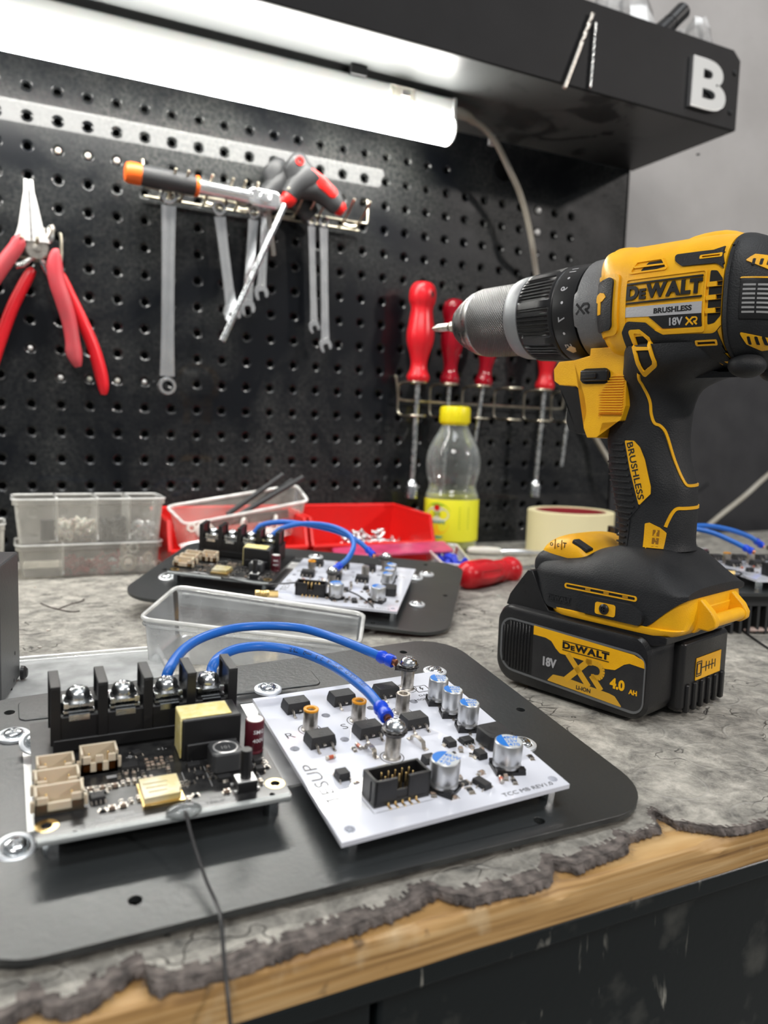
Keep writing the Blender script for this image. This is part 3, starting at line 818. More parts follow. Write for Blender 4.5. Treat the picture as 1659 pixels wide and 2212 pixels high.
def pan_screw(name, x, y, z, parent, R=3.2, washer=5.0, tiltx=0, m=None):
    q = Matrix.Translation((x, y, z)) @ Matrix.Rotation(tiltx, 4, 'X')
    mb = MB(); mb.M = q
    mb.mi = 1; mb.lathe([(washer, 0), (washer, .9), (washer-.5, 1.25), (R+.9, 1.25), (R+.8, .8)], n=28, cap=False); mb.mi = 0
    mb.lathe([(R+.9, .85), (R, 1.0), (R, 1.4), (R*.95, 1.9), (R*.78, 2.35), (R*.5, 2.6), (R*.42, 1.9), (0, 1.5)], n=24, cap=False)
    for k in range(4):
        a = k*pi/2+.5
        mb.box((cos(a)*R*.36, sin(a)*R*.36, 2.2), (R*.5, R*.2, .7), Matrix.Rotation(a, 3, 'Z'))
    return mb.build(name, [m or M['zinc'], M['washer']], parent, angle=40)

def dpak(x, y, z, parent, rot, name='power_transistor', mid=True):
    mb = MB(); R3 = Matrix.Rotation(rot, 3, 'Z'); o = Vector((x, y, z))
    mb.M = Matrix.Translation(o) @ Matrix.Rotation(rot, 4, 'Z')
    mb.mi = 0
    # moulded body: narrower at top
    a = mb.ring([(-4.9, -3.3, .1), (4.9, -3.3, .1), (4.9, 4.0, .1), (-4.9, 4.0, .1)])
    b = mb.ring([(-4.9, -3.3, 1.6), (4.9, -3.3, 1.6), (4.9, 4.0, 1.6), (-4.9, 4.0, 1.6)])
    c = mb.ring([(-4.4, -2.7, 4.3), (4.4, -2.7, 4.3), (4.4, 3.4, 4.3), (-4.4, 3.4, 4.3)])
    mb.bridge(a, b); mb.bridge(b, c); mb._f(c); mb._f(a[::-1])
    mb.lathe([(1.25,4.3),(1.2,4.36),(1.0,4.36),(.95,4.31)], (0,-.6,0), n=18, cap=False)
    mb.mi = 1
    for px in ((-2.9, 2.9) if True else ()):
        mb.tube([(px, -3.2, 1.7), (px, -4.4, 1.7), (px, -5.1, .9), (px, -5.5, .35), (px, -6.9, .3)], .0, 4, radii=[.62,.62,.55,.55,.62])
    if mid: mb.box((0, -3.8, 1.6), (1.1, 1.2, .6))
    mb.box((0, 4.6, .35), (8.6, 1.4, .6))
    return mb.build(name, [M['chip'], M['tin']], parent, angle=30, bevel=.12)

def smd_cap(x, y, z, parent, r, h, rot, lines, name='electrolytic_capacitor'):
    T = Matrix.Translation((x, y, z)) @ Matrix.Rotation(rot, 4, 'Z')
    mb = MB(); mb.M = T
    w = r+.35
    # plastic foot with two clipped corners
    mb.mi = 0
    pl = [(-w,-w),(w,-w),(w,w*.55),(w*.55,w),(-w*.55,w),(-w,w*.55)]
    mb.prism(pl, 0, 1.1)
    for sx in (-1, 1): mb.box((sx*w*.72, -w*.78, 1.6), (w*.5, w*.42, 1.4)); mb.box((sx*w*.78, w*.55, 1.5), (w*.36, w*.3, 1.0))
    mb.mi = 1
    mb.lathe([(r*.9,1.1),(r*.98,1.4),(r,1.9),(r,2.5),(r*.93,3.0),(r*.93,3.3),(r,3.8),(r,h-.7),(r*.985,h-.3),(r*.92,h)], n=36, cap=False)
    mb.mi = 2
    mb.lathe([(r*.92,h),(r*.5,h+.03),(0,h+.03)], n=36, cap=False)
    # printed polarity segment
    mb.mi = 3
    seg = [(r*.9*cos(a), r*.9*sin(a)) for a in [radians(t) for t in range(108, 253, 9)]]
    mb.prism(seg, h+.035, h+.10)
    for sx in (-1, 1):
        mb.mi = 4; mb.box((0, sx*(w+.9), .25), (1.0, 1.8, .35))
    mb.mi = 3
    for i, s in enumerate(lines):
        add_text(mb, s, r*.52, T.inverted() @ T @ (Matrix.Translation((r*.18, r*.42-i*r*.5, h+.04)) ), .05, .01)
    return mb.build(name, [M['black_plastic'], M['cap_alu'], M['cap_top'], M['blue_print'], M['tin']], parent, angle=35)

def small_ic(x, y, z, parent, sx, sy, sz, pins, rot=0, name='small_chip', both=True):
    mb = MB(); mb.M = Matrix.Translation((x, y, z)) @ Matrix.Rotation(rot, 4, 'Z')
    mb.mi = 0; mb.box((0, 0, sz/2+.15), (sx, sy, sz), taper=.88)
    mb.mi = 1
    for s in ((-1, 1) if both else (-1,)):
        for k in range(pins):
            px = (k-(pins-1)/2)*(sx*.84/max(pins-1, 1) if pins > 1 else 0)
            w = min(.42, sx*.5/pins) if pins > 1 else sx*.45
            mb.box((px, s*(sy/2+.28), sz*.42), (w, .6, .18)); mb.box((px, s*(sy/2+.75), .14), (w, .75, .2)); mb.box((px, s*(sy/2+.5), sz*.24), (w, .16, sz*.4))
    return mb.build(name, [M['chip'], M['tin']], parent, bevel=.06, seg=1)
def chip2(x, y, z, parent, l, w, h, rot, body, name):
    mb = MB(); mb.M = Matrix.Translation((x, y, z)) @ Matrix.Rotation(rot, 4, 'Z')
    mb.mi = 0; mb.box((0, 0, h/2), (l*.56, w, h)); mb.mi = 1
    for s in (-1, 1): mb.box((s*l*.39, 0, h/2), (l*.22, w*1.03, h*1.04)); mb.box((s*l*.58, 0, .05), (l*.3, w*1.3, .1))
    return mb.build(name, [M[body], M['tin']], parent, smooth=False)
M['ceramic'] = mat('ceramic_tan', (.30,.22,.17), .4)
M['resistor'] = mat('resistor_black', (.02,.02,.022), .4)
M['diode'] = mat('glass_diode', (.45,.10,.05), .15)
M['white_fill'] = mat('solder_mask_trace', (.78,.79,.82), .25)
M['sticker'] = mat('module_shield', (.62,.57,.42), .38, .2, (.50,.42,.20), nscale=120, lo=.4, hi=.6)
M['heat'] = mat('heatsink_black', (.035,.036,.038), .45)

def controller(name, label, loc, rot, fin_h, group):
    root = thing(name, label, 'circuit board assembly', loc, rot, group)
    # ---- plate with a window for the aluminium heat sink
    outer = rr_poly([(-42,0),(180.5,0),(180.5,156),(-42,138.5)], [24,22,20,20], 10)
    win = [(-21.3,50.5),(118,50.5),(118,112),(-21.3,112)]
    holes = [win] + [circ(x, y, 1.9) for x, y in ((3.5,12),(131,3.5+3),(150,143),(-25,128),(-33,60),(172,75))]
    sheet(outer, holes, -2.2, 0, 'base_plate', M['plate_black'], root, bevel=.25, seg=1)
    # ---- heat sink: base and fins
    mb = MB(); mb.box((52, 82, -2.4), (156, 74, 4.2))
    mb.mi = 1
    nf = 21
    for k in range(nf):
        mb.box((-25+154*k/(nf-1), 82, -4.5-fin_h/2), (1.6, 73, fin_h))
    mb.build('heat_sink', [M['alu'], M['heat']], root, smooth=False)
    # lower edge of the window carries a black cover sheet up to the boards
    for i, (x, y, z, tx) in enumerate(((68.5,105,8.0,0),(153.7,118,0,0),(146.5,106.5,.2,.1),(154.5,49.3,0,.0),(-24.0,109,0,0),(-17.0,96.5,3.2,.35),(-24.5,43.5,0,.2))):
        pan_screw('mounting_screw', x, y, z, root, tiltx=tx, washer=5.6, R=3.3)
    # black inner frame strip behind the control board (back part of the window)
    mb = MB(); mb.rbox((38, 127.5, -.6), (120, 16, 2.2), 3); mb.build('stiffener', M['plate_black'], root, bevel=.3)
    # ------------------------------------------------ white power board
    A = .05
    FL, FR, BR, BL = Vector((59.8,6.5)), Vector((145.7,10.8)), Vector((145.9,104)), Vector((60.6,99.5))
    hl = [(83.3,79.0),(83.3,60.4),(64.0,59.4),(64.5,11.7),(102.7,79.8),(121.9,80.2),(142,15.4)]
    pw = sheet([tuple(FL),tuple(FR),tuple(BR),tuple(BL)], [circ(x, y, 1.7) for x, y in hl], 6.4, 8.0, 'power_board', M['pcb_white'], root, smooth=False)
    for x, y in ((66,14),(142,17),(142,95),(64,94)):
        mb = MB(); mb.cyl((x,y,-.3),(x,y,6.4), 2.6, n=6); mb.build('spacer', M['zinc'], root)
    for x, y in ((-15,38),(49,38)):
        mb = MB(); mb.cyl((x,y,-.3),(x,y,7.4), 2.6, n=6); mb.build('spacer', M['zinc'], root)
    H = 8.0; c5 = .05
    for i, (x, y) in enumerate(((73.9,86.2),(93.3,87.2),(113.2,88.2))): dpak(x, y, H, pw, c5)
    for i, (x, y) in enumerate(((73.6,60.0),(92.9,61.2),(112.6,62.3))): dpak(x, y, H, pw, c5)
    # brass/steel threaded posts
    for i, (x, y, hh, cap) in enumerate(((73.7,70.6,8.3,1),(93.5,71.8,8.3,1),(112.8,73.0,8.3,0),(94.5,44.4,9.0,0),(124.5,91.5,9.0,0))):
        mb = MB(); mb.mi = 0
        mb.lathe([(3.2,0),(3.2,.5),(2.75,.9),(2.75,hh-.3),(2.6,hh),(1.75,hh),(1.6,hh-.3),(1.6,hh-3),(0,hh-3)], (x,y,H), n=24, cap=False)
        mb.mi = 1; mb.lathe([(4.35,.02),(4.35,.06),(4.05,.06),(4.05,.02)], (x,y,H), n=32, cap=False)
        if cap:
            mb.mi = 2; mb.lathe([(2.72,hh-.6),(2.85,hh-.5),(2.85,hh+.12),(2.5,hh+.3),(1.7,hh+.15),(1.45,hh-.5)], (x,y,H), n=24, cap=False)
        mb.build('threaded_post', [M['tin'], M['print_black'], M['orange']], pw, angle=40)
    # box header
    mb = MB(); q = Matrix.Translation((85.3, 23.2, H)) @ Matrix.Rotation(.05, 4, 'Z'); mb.M = q; mb.mi = 0
    mb.box((0,0,.9),(20.3,8.8,1.6))
    mb.box((-9.6,0,5),(1.1,8.8,8)); mb.box((9.6,0,5),(1.1,8.8,8)); mb.box((0,3.85,5),(20.3,1.1,8))
    mb.box((-6.1,-3.85,5),(8.1,1.1,8)); mb.box((6.1,-3.85,5),(8.1,1.1,8)); mb.box((0,-3.6,2.8),(4.2,.8,3.6))
    mb.box((-10.3,-1.6,4.5),(.3,.3,7)); 
    mb.mi = 1
    for r_ in (-1, 1):
        for k in range(5): mb.box(((k-2)*2.54, r_*1.27, 4.8), (.62,.62,7.4), taper=.7)
    for k in range(5): mb.box(((k-2)*2.54, -5.6, .2), (.8,2.2,.3)); mb.box(((k-2)*2.54, -4.6, .7), (.7,.3,1.2))
    mb.build('box_header', [M['black_plastic'], M['gold']], pw, bevel=.15, seg=1)
    mb = MB(); mb.M = q
    for a in ((0,-6.3,21,.14),(0,5.4,21,.14)): mb.box((a[0],a[1],.03),(a[2],a[3],.05))
    for a in ((-11,-.45,.14,12),(11,-.45,.14,12)): mb.box((a[0],a[1],.03),(a[2],a[3],.05))
    mb.M = Matrix()
    # printed lettering
    def T2(x, y, rot, z=H+.02): return Matrix.Translation((x, y, z)) @ Matrix.Rotation(rot, 4, 'Z')
    for s, x, y in (('R',65.2,68.2),('S',86.8,68.9),('T',105.2,68.4)): add_text(mb, s, 5.2, T2(x,y,.05), .04, -.01, sx=1.2)
    add_text(mb, 'TCC MB REV1.0', 2.6, T2(129.8,12.7,.05), .04, 0, sx=1.18)
    add_text(mb, 'DANGER', 2.2, T2(131.4,84.2,.05), .04, sx=1.15); add_text(mb, 'HIGH VOLTAGE', 2.2, T2(131.8,81.2,.05), .04, sx=1.15)
    tri = [(127.8,87.0),(133.6,87.2),(133.5,92.4),(127.7,92.2)]
    for a, b in zip(tri, tri[1:]+tri[:1]):
        a = Vector((*a,0)); b = Vector((*b,0)); d = b-a; n_ = Vector((-d.y,d.x,0)).normalized()*.22
        mb.mesh2([a-n_+V(0,0,H+.02), b-n_+V(0,0,H+.02), b+n_+V(0,0,H+.05), a+n_+V(0,0,H+.05)], [(0,1,2,3)])
    mb.mesh2([(130.2,91.6,H+.05),(131.2,91.6,H+.05),(130.6,90.2,H+.05),(131.7,90.2,H+.05),(130.3,87.8,H+.05),(130.6,89.4,H+.05),(129.8,89.4,H+.05)], [(0,1,2),(0,2,5,6),(2,3,4),(2,4,5)])
    add_text(mb, '-', 7, T2(96.5,38.2,.05), .04, .02)
    # upside-down maker's name, light and dark strokes
    add_text(mb, 'TESUP', 6.6, T2(65.2,36.5,pi/2+.03), .04, -.015, sx=1.32)
    mb.build('printing', M['print_black'], pw, smooth=False)
    mb = MB(); add_text(mb, 'TESUP', 6.6, T2(65.55,36.9,pi/2+.03,H+.012), .02, -.012, sx=1.32)
    for pts in ([(74,36),(77,33.5),(81,33.8)],[(72.4,33),(74.5,28),(75.2,24)],[(70,48),(70.6,40)],[(71.4,47.6),(72.4,40)],[(74,30),(79,30.5)],[(66,30),(72,27),(74,21)],[(66.6,27),(72,24.6),(74,19)],[(112,70),(121,52),(121.5,46)],[(76,39),(84,40),(90,36)]):
        for a, b in zip(pts, pts[1:]):
            a = Vector((*a,0)); b = Vector((*b,0)); d = b-a; n_ = Vector((-d.y,d.x,0)).normalized()*.28
            mb.mesh2([a-n_+V(0,0,H+.018), b-n_+V(0,0,H+.018), b+n_+V(0,0,H+.018), a+n_+V(0,0,H+.018)], [(0,1,2,3)])
    mb.build('copper_tracks', M['white_fill'], pw, smooth=False)
    # capacitors
    for x, y in ((130.9,77.2),(131.2,66.6),(131.6,55.0)): smd_cap(x, y, H, pw, 4.0, 10.6, .05-.35, ['MRW','400V','10'])
    smd_cap(130.0, 26.2, H, pw, 5.0, 10.4, .05-.3, ['MRW','25V','470'])
    smd_cap(102.4, 22.4, H, pw, 5.0, 10.6, -.95, ['MRW','25V','470'])
    # shielded inductor
    mb = MB(); mb.M = Matrix.Translation((135.0, 41.8, H)) @ Matrix.Rotation(.05, 4, 'Z'); mb.mi = 0
    mb.rbox((0,0,3.1),(10.4,10.4,6.0),1.6,n=4,r2=.5); mb.lathe([(4.3,6.1),(4.2,6.25),(0,6.25)], n=28, cap=False)
    add_text(mb, '102', 3.2, Matrix.Translation((0,0,6.25)) @ Matrix.Rotation(2.6,4,'Z'), .08, .01)
    mb.mi = 1; mb.box((-5.3,0,.3),(1,3,.5)); mb.box((5.3,0,.3),(1,3,.5))
    mb.build('power_inductor', [M['chip'], M['tin']], pw, angle=40)
    # small parts
    small_ic(118.6,45.8,H,pw,4.6,3.6,2.2,1,pi/2+.05,'small_chip')
    small_ic(125.6,45.6,H,pw,5.0,3.9,1.6,4,.05,'small_chip')
    small_ic(125.0,35.2,H,pw,4.6,3.6,2.2,1,pi/2+.05,'small_chip')
    small_ic(105.4,37.6,H,pw,4.6,3.8,2.4,1,.05,'small_chip')
    small_ic(115.6,19.4,H,pw,6.4,3.5,1.8,3,-pi/2+.25,'regulator')
    small_ic(72.6,37.2,H,pw,4.4,4.2,2.8,2,.05,'small_chip')
    for x, y, l, w, h, rot, b, nm in ((120.6,41.2,2.4,1.4,1.2,1.2,'ceramic','ceramic_capacitor'),(127.8,38.4,2.4,1.4,1.2,1.3,'ceramic','ceramic_capacitor'),(125.3,41.2,2.0,1.2,1.0,1.6,'ceramic','ceramic_capacitor'),
        (119.2,25.4,2.4,1.4,1.2,.2,'ceramic','ceramic_capacitor'),(126.0,20.6,2.4,1.4,1.2,1.2,'ceramic','ceramic_capacitor'),(101.3,36.2,2.0,1.2,1.0,.2,'ceramic','ceramic_capacitor'),(110.9,25.6,2.0,1.2,.8,1.4,'ceramic','ceramic_capacitor'),
        (127.6,17.8,2.6,1.5,.7,1.3,'resistor','chip_resistor'),(142.8,29.2,2.6,1.5,.7,1.4,'resistor','chip_resistor'),(110.4,21.8,3.4,2.2,.9,.1,'resistor','chip_resistor'),(110.2,17.9,3.0,1.8,.7,1.5,'resistor','chip_resistor'),
        (97.2,19.6,2.4,1.6,.7,1.3,'ceramic','chip_resistor'),(103.0,15.8,2.4,1.2,.7,.05,'ceramic','chip_resistor'),(122.4,37.3,1.8,1.0,.6,1.0,'resistor','chip_resistor'),(76.2,33.5,1.8,1.0,.6,.1,'ceramic','chip_resistor'),(83.6,52.6,2.2,1.2,.9,1.6,'resistor','chip_resistor'),(116.8,40.0,1.8,1,.6,.3,'resistor','chip_resistor'),(88.4,37.8,4.2,2.6,1.2,.1,'tin','shunt'),(108.5,41.2,1.8,1.0,.6,.3,'resistor','chip_resistor')):
        chip2(x, y, H, pw, l, w, h, rot, b, nm)
    for x, y, rot in ((73.4,49.4,.12),(85.8,53.4,1.7),(123.4,19.4,1.2)):
        mb = MB(); d = Vector((cos(rot),sin(rot),0)); o = Vector((x,y,H+.8)); mb.mi = 0; mb.cyl(o-d*.9,o+d*.9,.72,n=12); mb.mi = 1; mb.cyl(o-d*1.7,o-d*.9,.74,n=12); mb.cyl(o+d*.9,o+d*1.7,.74,n=12)
        mb.build('glass_diode', [M['diode'], M['tin']], pw)
    for x, y, x2, y2 in ((87.6,53.6,88.8,44.4),(106.2,54.6,108.3,44.2)):   # metal jumper links
        a = Vector((x,y,H+.2)); b = Vector((x2,y2,H+.2)); mb = MB(); d = (b-a).normalized(); s = Vector((-d.y,d.x,0))
        path = [a, a+d*1.6, a+d*2.2+V(0,0,2.0), a.lerp(b,.5)+V(0,0,2.7), b-d*2.2+V(0,0,2.0), b-d*1.6, b]
        top = []; 
        for p in path: top.append(mb.ring([p-s*.9, p+s*.9, p+s*.9+V(0,0,.3), p-s*.9+V(0,0,.3)]))
        for i in range(len(top)-1): mb.bridge(top[i], top[i+1])
        mb._f(top[0][::-1]); mb._f(top[-1]); mb.build('jumper_link', M['tin'], pw, angle=60)
    # ------------------------------------------------ black control board
    HC = 9.0
    hc = [(50.4,39.6),(-16.6,38.6),(47.7,34.2),(-9.6,33.2)]
    ct = sheet(rr_poly([(-19.8,32),(53.4,31.4),(54.2,99),(-19.0,100)],[1.2]*4,4), [circ(x,y,r_) for (x,y),r_ in zip(hc,(1.5,1.5,.9,.9))], 7.4, HC, 'control_board', M['pcb_black'], root, smooth=False)
    for x, y in hc[:2]:
        mb = MB(); mb.lathe([(3.2,HC+.02),(3.2,HC+.06),(1.6,HC+.06),(1.6,HC-.5)],(x,y,0),n=28,cap=False)
        mb.build('gold_pad', M['gold'], ct)
    mb = MB()
    mb.box((16.8,32.55,HC-.75),(72.6,2.4,1.56)); mb.build('pale_edge', mat('pale_edge',(.32,.34,.34),.4,.2), ct, bevel=.3)  # pale grey strip along the board's front edge
    mb = MB()
    def TC(x, y, rot=0): return Matrix.Translation((x, y, HC+.03)) @ Matrix.Rotation(rot, 4, 'Z')
    add_text(mb, '-0+', 2.4, TC(10.4,68.4), .03, .01); add_text(mb, '+1-', 2.4, TC(20.6,70.5), .03, .01)
    add_text(mb, 'IOTBoard', 1.4, TC(31.5,37.8), .03)
    for x, y, w, h in ((30.3,35.7,12,1.7),(2.2,37.6,9,1.5),(6.2,35.8,6,1.2),(3.4,58.4,3.6,1.6),(-1.2,36.2,5,1.2)): mb.box((x,y,HC+.025),(w,h,.03))
    tr = [(-9.6,35.6),(-3.2,36.0),(-5.8,31.9+1.6)]
    for a, b in zip(tr, tr[1:]+tr[:1]):
        a = Vector((*a,0)); b = Vector((*b,0)); d = b-a; n_ = Vector((-d.y,d.x,0)).normalized()*.2
        mb.mesh2([a-n_+V(0,0,HC+.04), b-n_+V(0,0,HC+.04), b+n_+V(0,0,HC+.04), a+n_+V(0,0,HC+.04)], [(0,1,2,3)])
    for a in ((-17.6,73,.3,4),(28.4,55.4,.25,10),(24,50,.25,9),(31.4,50,.2,12),(47,48.6,.2,9)): mb.box((a[0],a[1],HC+.03),(a[2],a[3],.02))
    mb.build('printing', M['print_grey'], ct, smooth=False)
    mb = MB(); add_text(mb, 'TESUP', 1.7, Matrix.Translation((30.3,35.6,HC+.05)), .03, .01, sx=1.3); mb.build('logo_print', M['print_black'], ct, smooth=False)
    # ivory plug sockets
    def jst(x, y, w, hh=6.6, dd=5.6, up=False):
        mb = MB(); mb.M = Matrix.Translation((x, y, HC)); mb.mi = 0
        t = .8
        mb.box((0,0,.6),(w,dd,1.2)); mb.box((0,dd/2-t/2,hh/2),(w,t,hh)); mb.box((-w/2+t/2,0,hh/2),(t,dd,hh)); mb.box((w/2-t/2,0,hh/2),(t,dd,hh))
        mb.box((0,-dd/2+t/2,hh*.27),(w,t,hh*.54)); mb.box((-w*.36,-dd/2+t/2,hh*.42),(w*.26,t,hh*.84)); mb.box((w*.36,-dd/2+t/2,hh*.42),(w*.26,t,hh*.84))
        if up: mb.box((0,-dd/2+t/2,hh*.42),(w*.2,t,hh*.84))
        for s in (-1,1): mb.box((s*(w/2+.5),-dd/2+1.4,hh*.36),(1.2,1.2,hh*.5))
        mb.mi = 1
        for k in (-1, 1): mb.box((k*w*.26,0,hh*.42),(.6,.6,hh*.7))
        return mb.build('plug_socket', [M['ivory'], M['gold']], ct, bevel=.14, seg=1)
    jst(-12.9,46.4,13.4); jst(-12.9,55.0,12.6); jst(-12.9,63.2,11.0); jst(-.2,64.0,11.2,7.6,6.2,True)
    # radio module
    mb = MB(); mb.mi = 1; mb.box((15.6,44.3,HC+.5),(12.4,13.0,1.0)); mb.mi = 0
    mb.prism([(9.9,38.8),(20.4,39.2),(20.4,42.2),(21.4,42.2),(21.4,50.2),(9.9,50.2)], HC+1, HC+2.9)
    mb.mi = 2
    for i in range(3): mb.box((14.4,42.0+i*2.4,HC+2.92),(5.5+i,.7,.04))
    mb.build('radio_module', [M['sticker'], M['gold'], mat('module_print',(.36,.31,.16),.5)], ct, bevel=.1, seg=1)
    # inductor, button, red capacitor
    mb = MB(); mb.M = Matrix.Translation((37.8,54.0,HC)); mb.mi = 0; mb.rbox((0,0,3.6),(10.2,9.6,6.8),1.8,n=4,r2=.5); mb.mi = 1
    mb.lathe([(4.2,7.0),(4.1,7.15),(3.6,7.15),(3.5,7.0),(3.3,6.98),(0,6.98)], n=28, cap=False)
    add_text(mb, '101', 2.4, Matrix.Translation((0,0,7.0)) @ Matrix.Rotation(pi,4,'Z'), .06, .01)
    mb.build('power_inductor', [mat('inductor_grey',(.05,.052,.055),.35), M['alu']], ct, angle=40)
    mb = MB(); mb.mi = 0; mb.box((40.8,40.3,HC+1.7),(6.2,6.0,3.4)); mb.cyl((40.8,40.3,HC+3.4),(40.8,40.3,HC+13.2),1.75,n=18); mb.mi = 1; mb.box((40.8,40.3,HC+3.45),(6.3,5.2,.25))
    for sx in (-1,1):
        for sy in (-1,1): mb.box((40.8+sx*3.6,40.3+sy*2.2,HC+.4),(1,.8,.9))
    mb.build('push_button', [M['black_plastic'], M['alu']], ct, bevel=.12)
    mb = MB(); mb.mi = 0; mb.lathe([(3.2,0),(3.3,.4),(3.0,1.1),(3.3,1.7),(3.3,11.2),(3.05,11.7),(2.6,11.8)],(49.6,61.0,HC),n=28,cap=True); mb.mi = 1; mb.lathe([(2.7,11.82),(1.4,11.9),(0,11.9)],(49.6,61.0,HC),n=24,cap=False)
    mb.mi = 2
    for s_, zz in (('SMG', HC+8.2), ('400V', HC+5.0)):
        vs, fs = text_geo(s_, 2.0, .01, 'CENTER', 1.0, 2)
        mb.mesh2([(49.6+3.36*cos(-pi/2+.2+x/3.3), 61.0+3.36*sin(-pi/2+.2+x/3.3), zz+y) for x, y in vs], fs)
    mb.build('radial_capacitor', [M['maroon'], M['alu'], M['print_white']], ct, normals=False)
    # terminal block: body, barriers, clamps and screws
    mb = MB(); mb.box((17.4,84.5,HC+6.5),(60.2,16.5,13)); mb.box((17.4,86,HC+14),(58,9,3)); mb.box((17.4,77,HC+3.2),(60.2,3,4.2))
    mb.build('terminal_block', M['black_plastic'], ct, bevel=.3)
    tbx = [-12.0,2.4,16.8,31.2,45.6]
    for i, x in enumerate(tbx):
        mb = MB(); mb.box((x,82.4,HC+11.6),(1.7,12.6,23.2)); mb.box((x,82.4,HC+23.4),(3.2,14.2,1.4)); mb.box((x,75.8,HC+13.5),(3.2,1.1,20)); mb.box((x,89.2,HC+13.5),(3.2,1.1,20))
        mb.build('terminal_barrier', M['black_plastic'], ct, bevel=.18, seg=1)
    for i in range(4):
        x = (tbx[i]+tbx[i+1])/2; z = HC+13.4
        mb = MB(); mb.mi = 0
        mb.box((x,82.2,z+.4),(9.6,9.6,.8)); mb.box((x,82.4,z+2.2),(9.2,8.8,.9))
        for s in (-1,1): mb.box((x+s*3.9,77.9,z+2.6),(1.5,1.0,1.8))
        mb.box((x,76.3,z-1.0),(6.4,.9,2.0))
        mb.mi = 1
        R_ = 3.9
        mb.lathe([(R_*1.12,z+2.7),(R_*1.15,z+3.0),(R_*1.0,z+3.6),(R_,z+4.2),(R_*.97,z+5.3),(R_*.82,z+6.3),(R_*.55,z+6.8),(R_*.46,z+6.1),(R_*.3,z+5.4),(0,z+5.3)],(x,82.3,0),n=28,cap=False)
        for k in range(4):
            a = k*pi/2+.3+i
            mb.box((x+cos(a)*R_*.34,82.3+sin(a)*R_*.34,z+6.15),(R_*.55,R_*.22,1.1),Matrix.Rotation(a,3,'Z'))
        mb.build('terminal_screw', [M['zinc'], M['zinc']], ct, angle=42)
    # transformer with yellow tape
    mb = MB(); mb.mi = 0; mb.box((35,66.6,HC+7.2),(19.6,12.4,14.4)); mb.box((35,62.4,HC+3),(17,5.6,6))
    mb.build('transformer', M['black_plastic'], ct, bevel=.5)
    mb = MB(); mb.mi = 0
    pr_ = [(25.0,73.2),(25.0,59.9)]
    mb.box((33.4,66.6,HC+14.55),(16.8,9.6,.35)); mb.box((25.0,66.4,HC+7.6),(.4,9.2,14.0)); mb.box((24.9,62.4,HC+7.4),(.5,2.0,13.4))
    mb.box((25.6,61.9,HC+10.5),(1.4,.35,8)); mb.build('yellow_tape', M['kapton'], ct, bevel=.1, seg=1)
    # chips and passives
    for x, y, sx, sy, sz, pn, r_ in ((8.9,61.6,5.6,3.4,1.5,4,0),(28.2,56.4,4.6,2.8,1.4,3,0),(-2.3,47.4,4.6,3.6,1.5,4,.05),(28.8,51.2,2.4,2.6,1.0,2,0),(48.6,53.0,3.2,2.2,1.3,2,0),(47.8,48.2,3.2,2.4,1.3,2,0),(35.8,46.6,4.4,2.2,1.3,1,0),(12.2,69.6,3,2.6,1,2,.4)):
        small_ic(x, y, HC, ct, sx, sy, sz, pn, r_)
    rnd = random.Random(4)
    spots = [(-5.4+1.75*i, 52.6) for i in range(6)]+[(-5.4+1.75*i, 50.2) for i in range(4)]+[(5.8+1.7*i, 53.4) for i in range(6)]+[(4.2,43.6),(6.8,43.4),(9,43.8),(-1.6,41.0),(1.2,41.2),(4.2,41.6)]
    spots += [(14.6+1.5*i, 60.0+1.9*j) for i in range(5) for j in range(3)]+[(22.4+1.6*i,47.6) for i in range(3)]+[(32.6,56+1.5*j-8) for j in range(5)]+[(50.6,49+1.6*j) for j in range(4)]+[(5.2,57.4),(7.4,57.4),(9.6,57.4),(12.4,57.2),(20.2,56.6),(22.2,63),(22.8,38.6),(25.4,40.6),(34.6,39.6),(46.4,41.5)]
    for i, (x, y) in enumerate(spots):
        k = rnd.random(); b = 'ceramic' if k < .45 else 'resistor'
        chip2(x+rnd.uniform(-.15,.15), y+rnd.uniform(-.15,.15), HC, ct, 1.9, 1.0, .7 if b == 'resistor' else 1.0, pi/2 if rnd.random() < .75 else 0, b, 'chip_resistor' if b == 'resistor' else 'ceramic_capacitor')
    return root

